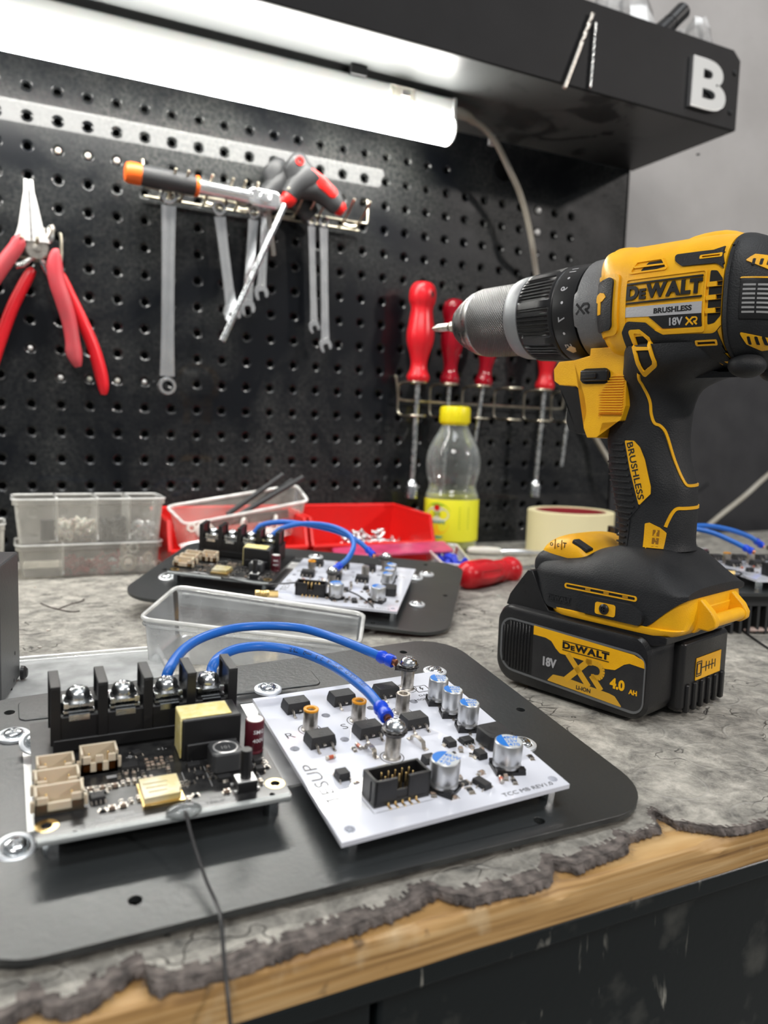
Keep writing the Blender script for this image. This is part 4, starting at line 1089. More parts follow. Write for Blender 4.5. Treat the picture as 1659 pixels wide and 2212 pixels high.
W1 = [(26.3,93,23.5),(26.8,96.3,25.0),(28.0,98.1,27.0),(32.3,107.8,27.0),(38.3,119.5,26.0),(46.2,130.1,25.0),(56.1,138.7,24.0),(68.8,147.6,22.0),(84.2,148.5,21.0),(95.5,142.7,21.0),(103.0,132.9,21.0),(108.3,120.5,21.5),(113.8,107.8,21.5),(117.2,101.8,21.0)]
W2 = [(43.0,93,23.5),(43.6,97.8,25.0),(45.1,99.8,27.0),(48.2,104.6,27.0),(52.8,110.8,26.0),(60.0,116.5,25.0),(70.8,119.7,23.5),(83.5,115.0,22.0),(90.8,101.8,22.0),(94.5,86.4,22.0),(95.9,71.8,22.0),(95.9,62.6,21.6),(95.8,58.0,21.0)]
def lug_wire(root, pts, post, text=None, rad=1.95, nm='power_wire'):
    path = bez(pts, 5); wires = []
    mb = MB(); mb.tube(path, rad, 14); w = mb.build(nm, M['blue_wire'], root)
    e = path[-1]; d = (path[-1]-path[-3]).normalized(); P = Vector(post)
    mb = MB(); mb.mi = 0
    f = (P-e); f.z = 0; f.normalize(); k = e+d*4.6
    mb.tube([e-d*1.5, e+d*.5, e+d*2.0, e+d*3.2, e+d*5.6], 2.6, 14, radii=[2.5,2.9,2.3,2.8,2.7])
    mb.mi = 1
    mb.tube([e+d*5.2, e+d*7.2], 1.5, 10)
    mb.build('crimp_sleeve', [M['blue_lug'], M['copper']], w)
    mb = MB(); z = P.z
    mb.lathe([(3.9,z),(3.9,z+.8),(1.6,z+.8)], (P.x,P.y,0), n=28, cap=False)
    mb.lathe([(4.3,z+.8),(4.4,z+1.3),(3.0,z+1.5)], (P.x,P.y,0), n=28, cap=False, fn=lambda a, h: 1+.07*(sin(14*a) > 0))
    mb.lathe([(4.1,z+1.5),(4.3,z+2.0),(2.6,z+2.3)], (P.x,P.y,0), n=28, cap=False, fn=lambda a, h: 1+.08*(sin(14*a+1) > 0))
    mb.tube([P+V(0,0,.4)-f*2.8, P+V(0,0,.4)-f*5.5], 1.9, 10)
    mb.build('toothed_washer', mat('oxidised_steel',(.12,.115,.11),.4,.9) if 'ox' not in M else M['ox'], w, angle=25)
    mb = MB(); R_ = 3.7
    mb.lathe([(R_,z+2.1),(R_*1.02,z+2.7),(R_*.95,z+3.7),(R_*.72,z+4.6),(R_*.42,z+5.0),(R_*.34,z+4.4),(0,z+4.2)], (P.x,P.y,0), n=28, cap=False)
    for q in range(4): a = q*pi/2+.4; mb.box((P.x+cos(a)*R_*.3, P.y+sin(a)*R_*.3, z+4.6), (R_*.5,R_*.2,.6), Matrix.Rotation(a,3,'Z'))
    mb.build('lug_screw', M['zinc'], w, angle=42)
    if text:
        # small printed characters following the upper side of the wire
        mb = MB(); L_ = 0; i0 = 6
        cum = [0]
        for a, b in zip(path, path[1:]): cum.append(cum[-1]+(b-a).length)
        s = cum[-1]-14
        for ch in text:
            if s < 12: break
            j = max(i for i, c in enumerate(cum) if c <= s); j = min(j, len(path)-2)
            p = path[j].lerp(path[j+1], (s-cum[j])/(cum[j+1]-cum[j])); t = (path[j+1]-path[j]).normalized()
            nrm = Vector((0,-.93,.36)); nrm = (nrm-t*nrm.dot(t)).normalized()
            if ch != ' ':
                vs, fs = text_geo(ch, 2.3, 0, 'CENTER', 1.15, 2)
                xx = -t; yy = nrm.cross(xx)
                vv = []
                for x, y in vs:
                    th = y/rad; vv.append(p + xx*x + (nrm*cos(th)+yy*sin(th))*(rad+.05))
                mb.mesh2(vv, fs)
            s -= 1.55 if ch != ' ' else 2.4
        mb.build('wire_print', M['print_black'], w, smooth=False)
    return w
M['ox'] = mat('oxidised_steel', (.12,.115,.11), .38, .9, rvar=.1, nscale=400)


# small correction of the tilted layout, measured once
CX = [-0.004,100.0035,0.4889,0.2685,0.0036,1.7576,-0.0023,-0.3987,-0.1253,-0.758,-0.0022,0.0489,-0.0012,0.0839,1.7038,1.3383,1.0155,-0.001]
CY = [-0.0034,-0.0017,103.1374,-2.4372,-0.0006,0.0031,1.7911,-0.0023,1.0669,-0.6443,-0.0023,-0.0001,0.0502,1.908,0.0038,4.5072,0.0025,0.001]
def shift(x, y, h):
    x, y, h = x/100, y/100, h/100
    b = (1,x,y,h,x*x,x*y,y*y,x*h,y*h,h*h,x*x*y,x*y*y,y**3,y*y*h,x*y*h,y*h*h,x*h*h,x**3)
    return sum(p*q for p, q in zip(b, CX)), sum(p*q for p, q in zip(b, CY))
def relay(o):
    for c in kids(o):
        me = c.data
        if me:
            xs = [v.co.x*1000 for v in me.vertices]; ys = [v.co.y*1000 for v in me.vertices]; zs = [v.co.z*1000 for v in me.vertices]
            if max(max(xs)-min(xs), max(ys)-min(ys)) > 26 or c.name.startswith('power_wire'):
                for v in me.vertices:
                    x, y = shift(v.co.x*1000, v.co.y*1000, v.co.z*1000); v.co.x = x*MM; v.co.y = y*MM
            else:
                cx, cy, cz = (max(xs)+min(xs))/2, (max(ys)+min(ys))/2, min(zs)
                x, y = shift(cx, cy, cz); me.transform(Matrix.Translation(((x-cx)*MM, (y-cy)*MM, 0)))
        relay(c)

front_asm = controller('controller_assembly', 'nearest black plate with a black and a white circuit board and two arching blue wires', (0,-597,5), (radians(6.0),0,0), 5.2, None)
back_asm_src = None
relay(front_asm)
lug_wire(front_asm, W1, (127.1,96.3,17.0))
lug_wire(front_asm, W2, (95.7,46.1,17.0), 'HES KABLO H07Z1-K 2.5 mm2 TSE')
def world(asm_loc, rot, p): return Vector(asm_loc) + Euler(rot).to_matrix() @ Vector(p)
def copy_asm(src, label, loc, rot):
    r = src.copy(); COL.objects.link(r); r['label'] = label; r.location = Vector(loc)*MM; r.rotation_euler = rot
    for ch in kids(src):
        if ch.name.startswith('power_wire') or ch.name.startswith('resin') or ch.name.startswith('antenna'): continue
        copy_tree(ch, r)
    return r
BA_LOC, BA_ROT = (75.5,-272.2,14.4), (radians(6.6), radians(3.6), radians(-32.7))
back_asm = copy_asm(front_asm, 'middle controller plate behind the clear box with gold antenna plug lying across it', BA_LOC, BA_ROT)
def antenna(root, pts, gp, gd):
    """thin antenna lead ending in a gold plug"""
    mb = MB(); path = bez(pts, 6); mb.tube(path, .55, 8); a = mb.build('antenna_lead', M['wire_black'], root)
    gp = Vector(gp); gd = Vector(gd).normalized(); mb = MB()
    mb.cyl(gp, gp+gd*6, 2.3, n=6); mb.lathe([(2.5,6),(2.6,6.5),(2.6,8),(2.2,8.2),(2.5,8.6),(2.5,9.4),(2.2,9.7),(2.5,10.2),(2.5,11),(2.2,11.3),(2.5,11.8),(2.5,15),(1.4,15),(1.4,12)], gp, gd, n=18, cap=False)
    mb.build('antenna_plug', M['gold'], a)
antenna(back_asm, [(20,33,10),(24,24,12),(34,18,14),(50,20,12),(66,25,13),(90,32,15),(112,30,11),(122,22,10),(130,10,10)], (66,12,10), (-1,-.35,0))
bw1 = [(24.0,92.5,24.5),(25.6,94,28),(30,97,33),(45,101,36),(66,104,35),(88,104,32),(104,102,27),(113,98,22)]
bw2 = [(38.4,92,24.5),(40.5,92,28),(47,96,33),(62,99,37),(82,97,38),(98,88,36),(105,74,32),(104,60,26),(99,52,21.5)]
lug_wire(back_asm, bw1, (127.1,96.3,17.0)); lug_wire(back_asm, bw2, (95.7,46.1,17.0))
# right hand assembly on a tall finned heat sink
RA_LOC, RA_ROT = (378.5,-411.0,29.8), (0,0,radians(-20.5))
right_asm = copy_asm(front_asm, 'rightmost controller plate on a tall black finned heat sink behind the drill', RA_LOC, RA_ROT)
for c in kids(right_asm):
    if c.name.startswith('heat_sink'):
        mb = MB(); mb.mi = 1; mb.box((60, 70, -6), (186, 128, 8))
        for k in range(30): mb.box((-30+180*k/29, 70, -19.6), (1.8, 127, 20.0))
        n = mb.build('heat_sink', [M['alu'], M['heat']], right_asm, smooth=False)
        bpy.data.objects.remove(c)
antenna(right_asm, [(20,33,10),(30,22,11),(44,14,9),(60,26,9),(52,40,10),(46,34,10)], (47,13,11), (-1,.3,0))
lug_wire(right_asm, [(24.0,92.5,24.5),(25,94,27),(32,93,31),(48,88,33),(64,80,31),(76,72,26),(84,64,21.5)], (95.7,46.1,17.0))
lug_wire(right_asm, [(38.4,92,24.5),(40.5,92,28),(52,95,33),(70,97,34),(90,98,31),(106,98,26),(113,98,22)], (127.1,96.3,17.0))
for a, l in ((front_asm,None),(back_asm,None),(right_asm,None)): a['group'] = 'controller plates on the bench'

# antenna lead glued to the front edge of the nearest control board
mb = MB()
mb.sphere((20.6, 34.2, 9.6), 1, 16, (5.4, 3.2, 2.2)); mb.build('resin_blob', M['resin'], front_asm)
iv = Euler((radians(6.0),0,0)).to_matrix().inverted()
def loc_(p): return iv @ (Vector(p)-Vector((0,-597,5)))
mb = MB()
pts = [(20.6,34.6,10.0),(20.5,31,10.8),(20.6,27.5,9.2),(21.0,21.5,6.2),(21.6,9.3,3.6),(22.4,.9,2.4)]+[tuple(loc_(p)) for p in ((21.8,-603.5,7.0),(20.4,-612,2.5),(19.9,-619,-6),(20.4,-622,-20),(22,-624,-60))]
mb.tube(bez(pts, 6), .52, 8); mb.build('antenna_lead', mat('grey_lead', (.035,.035,.036), .4), front_asm)
# ================================================================== cordless drill
# local frame: +x towards the chuck, +y towards the camera side, z up, origin under the handle on the mat
DPX = (224.1+37*0.9595, -494.9+37*0.2815, 0.0)
drill = thing('cordless_drill', 'yellow and black cordless drill standing upright on its battery on the mat', 'drill', DPX, (0,0,radians(106.344)))
def ser(x, zt, zb, hw, n=2.6, N=56, y0=0, zc=None):
    """superellipse section in the y-z plane at x"""
    zc = (zt+zb)/2 if zc is None else zc; out = []
    for k in range(N):
        a = 2*pi*k/N; c, s = cos(a), sin(a)
        y = y0 + hw*abs(c)**(2/n)*(1 if c >= 0 else -1)
        h = (zt-zc) if s >= 0 else (zc-zb)
        out.append((x, y, zc + h*abs(s)**(2/n)*(1 if s >= 0 else -1)))
    return out
def sez(z, xf, xb, hw, n=2.4, N=56):
    xc = (xf+xb)/2; hx = (xf-xb)/2
    return [(xc+hx*abs(cos(a))**(2/n)*(1 if cos(a) >= 0 else -1), hw*abs(sin(a))**(2/n)*(1 if sin(a) >= 0 else -1), z) for a in [2*pi*k/N for k in range(N)]]
def interp(keys, m):
    """smooth in-between rows of numeric tuples"""
    out = []
    for i in range(len(keys)-1):
        a = keys[max(i-1,0)]; b = keys[i]; c = keys[i+1]; d = keys[min(i+2,len(keys)-1)]
        for k in range(m):
            t = k/m
            out.append(tuple(.5*((2*b[j])+(c[j]-a[j])*t+(2*a[j]-5*b[j]+4*c[j]-d[j])*t*t+(3*b[j]-a[j]-3*c[j]+d[j])*t**3) for j in range(len(b))))
    out.append(keys[-1]); return out
BV = {}
def loftobj(name, rings, m, key=None, **k):
    mb = MB(); mb.loft(rings)
    bmesh.ops.recalc_face_normals(mb.bm, faces=mb.bm.faces)
    if key: BV[key] = BVHTree.FromBMesh(mb.bm)
    return mb.build(name, m, drill, **k)
def slant(rg, w):
    return [(x + w*max(0, (z-203)/20)*9, y, z) for x, y, z in rg]
housing = loftobj('motor_housing', [slant(ser(*r), 1 if r[0] > -8 else 0 if r[0] < -20 else (r[0]+20)/12) for r in interp([(5.0,219.5,171,26,2.3),(1.5,222.0,169,29,2.5),(-4,222.8,167,31.8,2.8),(-20,222.3,166,33,3.2),(-45,222.3,165,33,3.2),(-57,221,165,32.4,3.0)], 4)], M['yellow_dw'], 'body')
loftobj('rear_cover', [ser(*r) for r in interp([(-58.2,221.4,164.2,33.2,3.0),(-61,221.0,164.0,33.3,2.9),(-66,218.5,166,31.2,2.8),(-71,214,169.5,27.5,2.7),(-75,209,174,22.5,2.6),(-77.5,203,180,15.5,2.4)], 4)], M['rubber'], 'rear')
# ridges on top
mb = MB(); mb.loft([ser(*r) for r in interp([(14.5,218,212,6,2.4),(12,223.6,212,9,2.4),(9,225.6,212,10,2.4),(2,225.2,212,10,2.4),(-2,223.4,212,9,2.4)],3)]); mb.build('top_knob', M['yellow_dw'], drill)
mb = MB(); mb.loft([ser(*r) for r in interp([(-22,221.5,212,12,2.6),(-31,225.2,212,13,2.6),(-45,225.6,212,14,2.6),(-54,222.4,212,14,2.6)],3)]); mb.build('top_ridge', M['yellow_dw'], drill)
mb = MB(); mb.sphere((-34,-14,222), 5, 14, (1.6,1,.9)); mb.build('top_bump', M['rubber'], drill)
# handle and its flare into the housing
hk = [(79,-1,-36.5,17.5,2.4),(83,-.9,-35.6,17,2.4),(90,-.3,-35.6,16.6,2.4),(98,2.2,-35.6,16.8,2.4),(109,5.0,-34.8,17.2,2.4),(117,6.9,-32.2,17.4,2.4),(124,8,-30.2,17.4,2.4),(132,9,-29.2,17.4,2.4),(143,8,-29.4,17.6,2.4),(150,4,-30.2,18.4,2.4),(156,2,-32.6,21,2.4),(160,0,-38,25,2.5),(164,-2,-48,29.5,2.6),(168,-3,-55,32,2.7),(174,-3,-57,32.5,2.8)]
loftobj('handle', [sez(*r) for r in interp(hk, 4)], M['rubber'], 'handle')
# trigger block
def prism_y(poly, hw, name, m, parent=drill, bevel=0, key=None, y0=0, smooth=True):
    """side outline (x,z) extruded across y"""
    mb = MB(); P_ = Matrix(((1,0,0,0),(0,0,1,0),(0,1,0,0),(0,0,0,1)))
    mb.prism(poly, y0-hw, y0+hw, P_)
    bmesh.ops.recalc_face_normals(mb.bm, faces=mb.bm.faces)
    if key: BV[key] = BVHTree.FromBMesh(mb.bm)
    return mb.build(name, m, parent, bevel=bevel, seg=4, angle=40, smooth=smooth)
prism_y([(12,175),(12,171.5),(21,169.6),(30,169.2),(33,165.6),(32.3,159.4),(29,157.4),(19,156.7),(13.6,152),(11.6,144),(13.2,135.6),(11,131.2),(5.4,131.4),(3,139.2),(-7,140),(-9.2,147),(-8.2,164),(-9,175)], 21.8, 'trigger_housing', M['yellow_dw'], bevel=1.6, key='trig', smooth=False)
prism_y([(38.6,158.5),(34.5,153),(31.8,148),(31.6,143),(32.2,139.5),(30.4,135),(25,133.0),(5,133.4),(5,158.5)], 9.5, 'trigger', M['black_plastic'], bevel=2.4)
# grey gear case and collar rings
def ringx(name, prof, m, n=48, fn=None, key=None, **k):
    """prof (radius, x)"""
    mb = MB()
    prev = None; first = None
    for r, x in prof:
        rg = []
        for i in range(n):
            a = 2*pi*i/n; rr = r*(fn(a, x) if fn else 1)
            rg.append(mb._v((x, rr*cos(a), 196+rr*sin(a))))
        if prev: mb.bridge(prev, rg)
        else: first = rg
        prev = rg
    mb._f(first[::-1]); mb._f(prev)
    bmesh.ops.recalc_face_normals(mb.bm, faces=mb.bm.faces)
    if key: BV[key] = BVHTree.FromBMesh(mb.bm)
    return mb.build(name, m, drill, **k)
ringx('gear_case', [(25.6,0),(25.8,13),(25.5,19.4),(24.6,20.2),(23.4,20.4)], M['grey_cast'], key='gear')
ringx('case_neck', [(22.6,17),(22.6,23)], M['black_plastic'])
num = ringx('selector_ring', [(22.6,21.4),(24.2,21.8),(24.6,23),(24.6,34.0),(23.8,35)], M['black_plastic'], n=72, key='num')
def ribfn(a, x):
    if not 37.6 < x < 57: return 1
    u = (a/(2*pi)*8) % 1
    if u < .30: return 1.035 if .04 < u < .26 else 1.0
    v = ((u-.34)/.62*5) % 1
    return 1.012 if (.36 < u < .94 and v < .45) else .972
ringx('clutch_ring', [(23.6,34.8),(24.3,35.6),(24.3,37.4),(24.0,38.2),(23.7,44),(23.3,50),(22.9,55.4),(22.9,56.8),(22.6,58.4),(22.0,59)], M['black_plastic'], n=400, fn=ribfn, angle=50)
ringx('front_collar', [(21.6,58.6),(22.6,59.2),(22.6,61.5),(22.2,66),(21.4,68.5),(19.6,70)], M['grey_collar'], n=64)
mt = mat('knurled_steel', (.14,.14,.138), .38, 1); nt = mt.node_tree; b_ = nt.nodes['Principled BSDF']
tc = N_(nt, 'ShaderNodeTexCoord'); sp = N_(nt, 'ShaderNodeSeparateXYZ'); nt.links.new(tc.outputs['Object'], sp.inputs[0])
zz = N_(nt, 'ShaderNodeMath', operation='SUBTRACT'); nt.links.new(sp.outputs[2], zz.inputs[0]); zz.inputs[1].default_value = .196
an = N_(nt, 'ShaderNodeMath', operation='ARCTAN2'); nt.links.new(zz.outputs[0], an.inputs[0]); nt.links.new(sp.outputs[1], an.inputs[1])
outs = []
for sg in (-1, 1):
    f1 = N_(nt, 'ShaderNodeMath', operation='MULTIPLY'); nt.links.new(an.outputs[0], f1.inputs[0]); f1.inputs[1].default_value = 68
    f2 = N_(nt, 'ShaderNodeMath', operation='MULTIPLY_ADD'); nt.links.new(sp.outputs[0], f2.inputs[0]); f2.inputs[1].default_value = sg*4200; nt.links.new(f1.outputs[0], f2.inputs[2])
    s_ = N_(nt, 'ShaderNodeMath', operation='SINE'); nt.links.new(f2.outputs[0], s_.inputs[0]); outs.append(s_)
mx = N_(nt, 'ShaderNodeMath', operation='MINIMUM'); nt.links.new(outs[0].outputs[0], mx.inputs[0]); nt.links.new(outs[1].outputs[0], mx.inputs[1])
bp = N_(nt, 'ShaderNodeBump'); bp.inputs['Strength'].default_value = .8; bp.inputs['Distance'].default_value = .0004; nt.links.new(mx.outputs[0], bp.inputs['Height']); nt.links.new(bp.outputs[0], b_.inputs['Normal'])
M['knurl'] = mt
ringx('chuck_sleeve', [(19.4,69),(20.1,70),(19.9,84),(19.5,96.6),(19.0,97.4)], M['knurl'], n=64)
ringx('chuck_nose', [(18.6,97),(19.2,98),(18.3,102.4),(17.9,102.8),(17.6,104),(17.0,104.4),(15.8,107.6),(15.4,108),(14.2,111),(11.4,115.4),(9.4,117),(5.6,117.4),(5.2,113)], M['chuck'], n=64)
for k in range(3):
    a = radians(30+120*k); mb = MB(); mb.box((115.6, 3.6*cos(a), 196+3.6*sin(a)), (6, 3.6, 3.6), Matrix.Rotation(a, 3, 'X')); mb.build('chuck_jaw', M['tin'], drill, bevel=.4)
mb = MB(); mb.cyl((112,0,196),(126,0,196),3.3,n=6); mb.cyl((126,0,196),(128,0,196),3.3,2.5,n=12); mb.cyl((128,0,196),(136,0,196),2.5,2.5,n=16); mb.lathe([(2.5,0),(2.1,3),(.9,6.2),(.2,7)],(136,0,196),(1,0,0),n=16,fn=lambda a,h: 1-.42*min(1,h/2.5)*abs(sin(2*a)))
mb.build('driver_bit', M['tin'], drill)

# ---- panels laid on the shell from the side
def side_panel(name, poly, holes, key, m, t, parent=drill, step=2.5, deep=1.2, geo=None, far=False, fall=None, build=True, mb=None, bevel=0):
    if geo: vs, fs = geo
    else: vs, fs = flat_holes(poly, holes)
    bm2 = bmesh.new(); vv = [bm2.verts.new((x, 0, z)) for x, z in vs]
    for f in fs:
        try: bm2.faces.new([vv[i] for i in f])
        except ValueError: pass
    xs = [p[0] for p in vs]; zs = [p[1] for p in vs]
    if step:
        for ax, lo, hi in ((0, min(xs), max(xs)), (2, min(zs), max(zs))):
            q = lo+step
            while q < hi:
                co = (q,0,0) if ax == 0 else (0,0,q); no = (1,0,0) if ax == 0 else (0,0,1)
                bmesh.ops.bisect_plane(bm2, geom=list(bm2.verts)+list(bm2.edges)+list(bm2.faces), plane_co=co, plane_no=no); q += step
    own = mb is None
    if own: mb = MB()
    sg = -1 if far else 1
    hitd = {}
    keys = key if isinstance(key, (tuple, list)) else (key,)
    for v in bm2.verts:
        best = None
        for k in keys:
            h = BV[k].ray_cast(Vector((v.co.x, sg*200, v.co.z)), Vector((0,-sg,0)))
            if h[0] is not None and (best is None or h[0].y*sg > best[0].y*sg): best = h
        if best is None:
            hitd[v.index if False else v] = (Vector((v.co.x, sg*(fall if fall is not None else 10), v.co.z)), Vector((0,sg,0)))
        else:
            n_ = best[1]
            if n_.y*sg < 0: n_ = -n_
            hitd[v] = (best[0], n_)
    top = {}; bot = {}
    for v, (p, n_) in hitd.items():
        top[v] = mb._v(p+n_*t); bot[v] = mb._v(p-n_*deep)
    for f in bm2.faces:
        mb._f([top[v] for v in f.verts])
    for e in bm2.edges:
        if len(e.link_faces) == 1:
            a, b = e.verts; mb._f([top[a], top[b], bot[b], bot[a]])
    bm2.free()
    if own and build: return mb.build(name, m, parent, angle=50, bevel=bevel)
    return mb
def rrp(pts, r, n=5): return rr_poly(pts, [r]*len(pts) if not isinstance(r, (list, tuple)) else r, n)
def rect_p(x0, x1, z0, z1, r=.6): return rrp([(x0,z0),(x1,z0),(x1,z1),(x0,z1)], r, 4)
# black overmould on the near side, with the yellow badge field left open
badge_out = rrp([(-34.1,211.6),(-35.2,208.6),(-38.5,206.1),(-53.5,205.6),(-58.2,202.0),(-58.4,181.5),(-54.0,177.0),(-31.6,177.8),(-27.6,179.9),(-23.0,183.6),(-13.6,184.8),(-10.8,180.2),(-11.8,174.0),(-14.6,168.6),(-15.2,160.0),(-60,160.0),(-60.0,214),(-51,211.4)], [1,1,1.5,4,4,4,4,1.5,1,1.2,2.4,1.5,3,2,0,0,0,1], 4)
side_panel('overmould_panel', badge_out, [rect_p(-55.2,-45.9,208.0,209.7,.5), rect_p(-54.9,-45.6,172.6,174.8,.5), rrp([(-14.6,180.6),(-20.2,180.6),(-24.8,177.0),(-28.6,166.4),(-28.4,164.8),(-20.2,160.6),(-18.4,169.4),(-16.4,175.4)],[1,1,1,1,1,0.5,1,1],3)], ('body','rear'), M['rubber'], .7, bevel=.25)
# groove line around the badge field, raised frame
side_panel('badge_frame', rect_p(-50.2,-11.9,177.9,203.6,1.2), [rect_p(-49.4,-12.7,180.0,203.0,.8)], 'body', M['yellow_dw'], .5)
side_panel('black_badge', [(-24.4,186.1),(-48.8,185.6),(-49.0,180.0),(-31.4,180.4),(-27.6,183.6)], [], 'body', M['black_plastic'], .35, step=3)
side_panel('silver_badge', [(-12.4,191.0),(-48.8,190.5),(-48.8,185.6),(-24.4,186.1),(-12.8,186.6)], [], 'body', M['label_silver'], .3, step=3)
mirror = lambda vs, cx, cz, s=1.0: [(cx-x*s, cz+y*s) for x, y in vs]
bvs, bfs, bW = brand_geo()
s_ = 35.6/bW
geo = ([(-30.8-x*s_, 196.9+y*5.75) for x, y in bvs], bfs)
side_panel('brand_lettering', None, None, 'body', M['black_plastic'], .75, geo=geo, step=2.0)
def side_text(name, s, size, cx, cz, key, m, t, bold=0, sx=1.0, parent=drill, rot=0, step=2.0, far=False):
    vs, fs = text_geo(s, size, bold, 'CENTER', sx)
    c, s2 = cos(rot), sin(rot)
    vv = [(cx-(x*c-y*s2), cz+(x*s2+y*c)) for x, y in vs]
    return side_panel(name, None, None, key, m, t, parent, step, .3, geo=(vv, fs))
side_text('lettering', 'BRUSHLESS', 3.1, -35.7, 188.1, 'body', M['black_plastic'], .45, .03, 1.15)
side_text('lettering', '18V', 4.4, -37.2, 182.9, 'body', M['label_silver'], .55, .03, .95)
XRG = ([(0,0),(1.1,0),(4.0,2.9),(3.2,3.6)], )
def xr_geo(cx, cz, s, flip=1):
    """the joined X and R mark as polygons (x grows to the viewer's right)"""
    P_ = []
    def q(*p): P_.append(list(p))
    def bar(a, b, w): 
        a = Vector((*a,0)); b = Vector((*b,0)); d = (b-a).normalized(); n_ = Vector((-d.y,d.x,0))*w/2
        q((a-n_)[:2], (b-n_)[:2], (b+n_)[:2], (a+n_)[:2])
    bar((0,0),(1.55,1.55),.36); bar((0.05,1.62),(1.62,0),.36); bar((1.45,1.45),(1.75,1.5),.36)
    arc_ = [(2.05+.42*cos(radians(a)), 1.08+.42*sin(radians(a))) for a in range(90,-91,-20)]
    bar((1.35,1.5),(2.05,1.5),.3)
    for a, b in zip(arc_, arc_[1:]): bar(a, b, .32)
    bar((2.05,.66),(1.75,.66),.3); bar((1.75,.72),(2.45,0),.36)
    vs, fs = [], []
    for pl in P_:
        n = len(vs); vs += [(cx-(x-1.25)*s, cz+(y-.78)*s) for x, y in pl]; fs.append((n,n+1,n+2,n+3))
    return vs, fs
side_panel('xr_mark', None, None, 'body', M['yellow_dw'], .55, geo=xr_geo(-44.6, 182.7, 2.0), step=0, deep=.3)
# cooling slots: dark recess panels with yellow bars
M['void'] = mat('vent_dark', (.004,.004,.004), .7)
side_panel('vent_recess', rrp([(-51.4,203.0),(-54.2,202.6),(-56.8,199.0),(-56.9,184.0),(-54.2,181.2),(-51.4,180.6)], [.5,1.5,2,2,1.5,.5], 4), [], 'body', M['void'], .12, deep=.1)
for z in (197.0, 191.6, 186.2): side_panel('vent_bar', rect_p(-57.2,-50.6,z-1.0,z+1.0,.5), [], 'body', M['yellow_dw'], .95)
side_panel('vent_recess', [(-17.5,179.4),(-20.6,179.2),(-24.0,176.2),(-27.4,166.6),(-27.0,165.2),(-21.2,162.4),(-19.8,169.2),(-17.9,174.6)], [], ('body','handle'), M['void'], .15, deep=.1)
side_panel('vent_bar', [(-18.2,173.2),(-26.2,172.6),(-26.6,171.2),(-18.6,171.4)], [], ('body','handle'), M['yellow_dw'], .95)
side_panel('vent_frame', rrp([(-14.4,181),(-20.2,180.9),(-25.0,177.2),(-28.9,166.2),(-28.6,164.4),(-20.4,160.2),(-18.0,169.6),(-16.0,175.2)],[1]*8,3), [rrp([(-17.2,179.4),(-20.6,179.2),(-23.8,176.3),(-27.3,166.7),(-26.9,165.4),(-21.4,162.6),(-19.8,169.2),(-17.9,174.6)],[.5]*8,3)], ('body','handle'), M['yellow_dw'], 1.0)
for r_, rr_ in (((-55.2,-45.9,208.0,209.7),(-54.2,-46.9,208.5,209.2)), ((-54.9,-45.6,172.6,174.8),(-54.0,-46.5,173.1,174.2))):
    side_panel('slot_frame', rect_p(*r_, .5), [rect_p(*rr_, .2)], ('body','rear'), M['yellow_dw'], .85)
    side_panel('slot_recess', rect_p(*rr_, .2), [], ('body','rear'), M['void'], .1, deep=.1)
side_panel('top_vent_recess', rrp([(-22,210.2),(-28.2,210.3),(-30.6,207.2),(-25.4,206.4),(-18.4,206.3)],[.4]*5,2), [], 'body', M['void'], .1, deep=.1)
side_panel('top_vent_bar', [(-14.8,208.9),(-29.8,208.5),(-30.2,207.9),(-15.6,208.1)], [], 'body', M['yellow_dw'], .7)
side_panel('top_vent_frame', rrp([(-15.6,211.4),(-28.4,211.4),(-31.8,206.6),(-31.2,205.6),(-12.6,205.7)],[1]*5,3), [rrp([(-16.4,210.6),(-28.0,210.6),(-30.9,206.9),(-30.4,206.3),(-13.8,206.4)],[.6]*5,3)], 'body', M['yellow_dw'], .55)
# rear rating label and rear corner vents
side_panel('rating_label', rect_p(-74.5,-64.2,182.2,198.4,.6), [], 'rear', M['black_plastic'], .5, step=1.5)
side_panel('label_border', rect_p(-74.5,-63.9,181.8,198.8,.6), [rect_p(-74.9,-64.5,182.3,198.2,.4)], 'rear', M['yellow_dw'], .6, step=1.5)
mb = MB()
for i in range(7):
    for j in range(2): side_panel('', rect_p(-73.6+j*4.6,-69.6+j*4.6,195.2-i*1.8,196.0-i*1.8,.1), [], 'rear', None, .6, step=1.5, mb=mb, build=False)
mb.build('label_print', M['print_grey'], drill, smooth=False)
side_panel('corner_vent', rrp([(-64.6,205.6),(-67.0,208.2),(-70.4,207.8),(-73.0,204.2),(-73.2,201.2)],[.4]*5,3), [], 'rear', M['yellow_dw'], .4, step=1.2)
for x in (-67.2,-69.4,-71.4): side_panel('corner_vent_slot', rect_p(x-.5,x+.4,203.6,206.2,.3), [], 'rear', M['void'], .5, step=1)
side_panel('corner_vent', rrp([(-64.0,177.0),(-73.4,174.6),(-71.8,171.2),(-68.8,170.2),(-65.6,172.4)],[.5]*5,3), [], 'rear', M['yellow_dw'], .4, step=1.2)
for x in (-66.6,-68.8,-70.8): side_panel('corner_vent_slot', rect_p(x-.5,x+.4,172.4,175.4,.3), [], 'rear', M['void'], .5, step=1)
mb = MB(); mb.sphere((-62.5,16,164.4), 1, 24, (7.4,9.5,5.4)); mb.build('rear_bump', M['rubber'], drill)
mb = MB(); mb.sphere((-62.5,-16,164.4), 1, 24, (7.4,9.5,5.4)); mb.build('rear_bump', M['rubber'], drill)
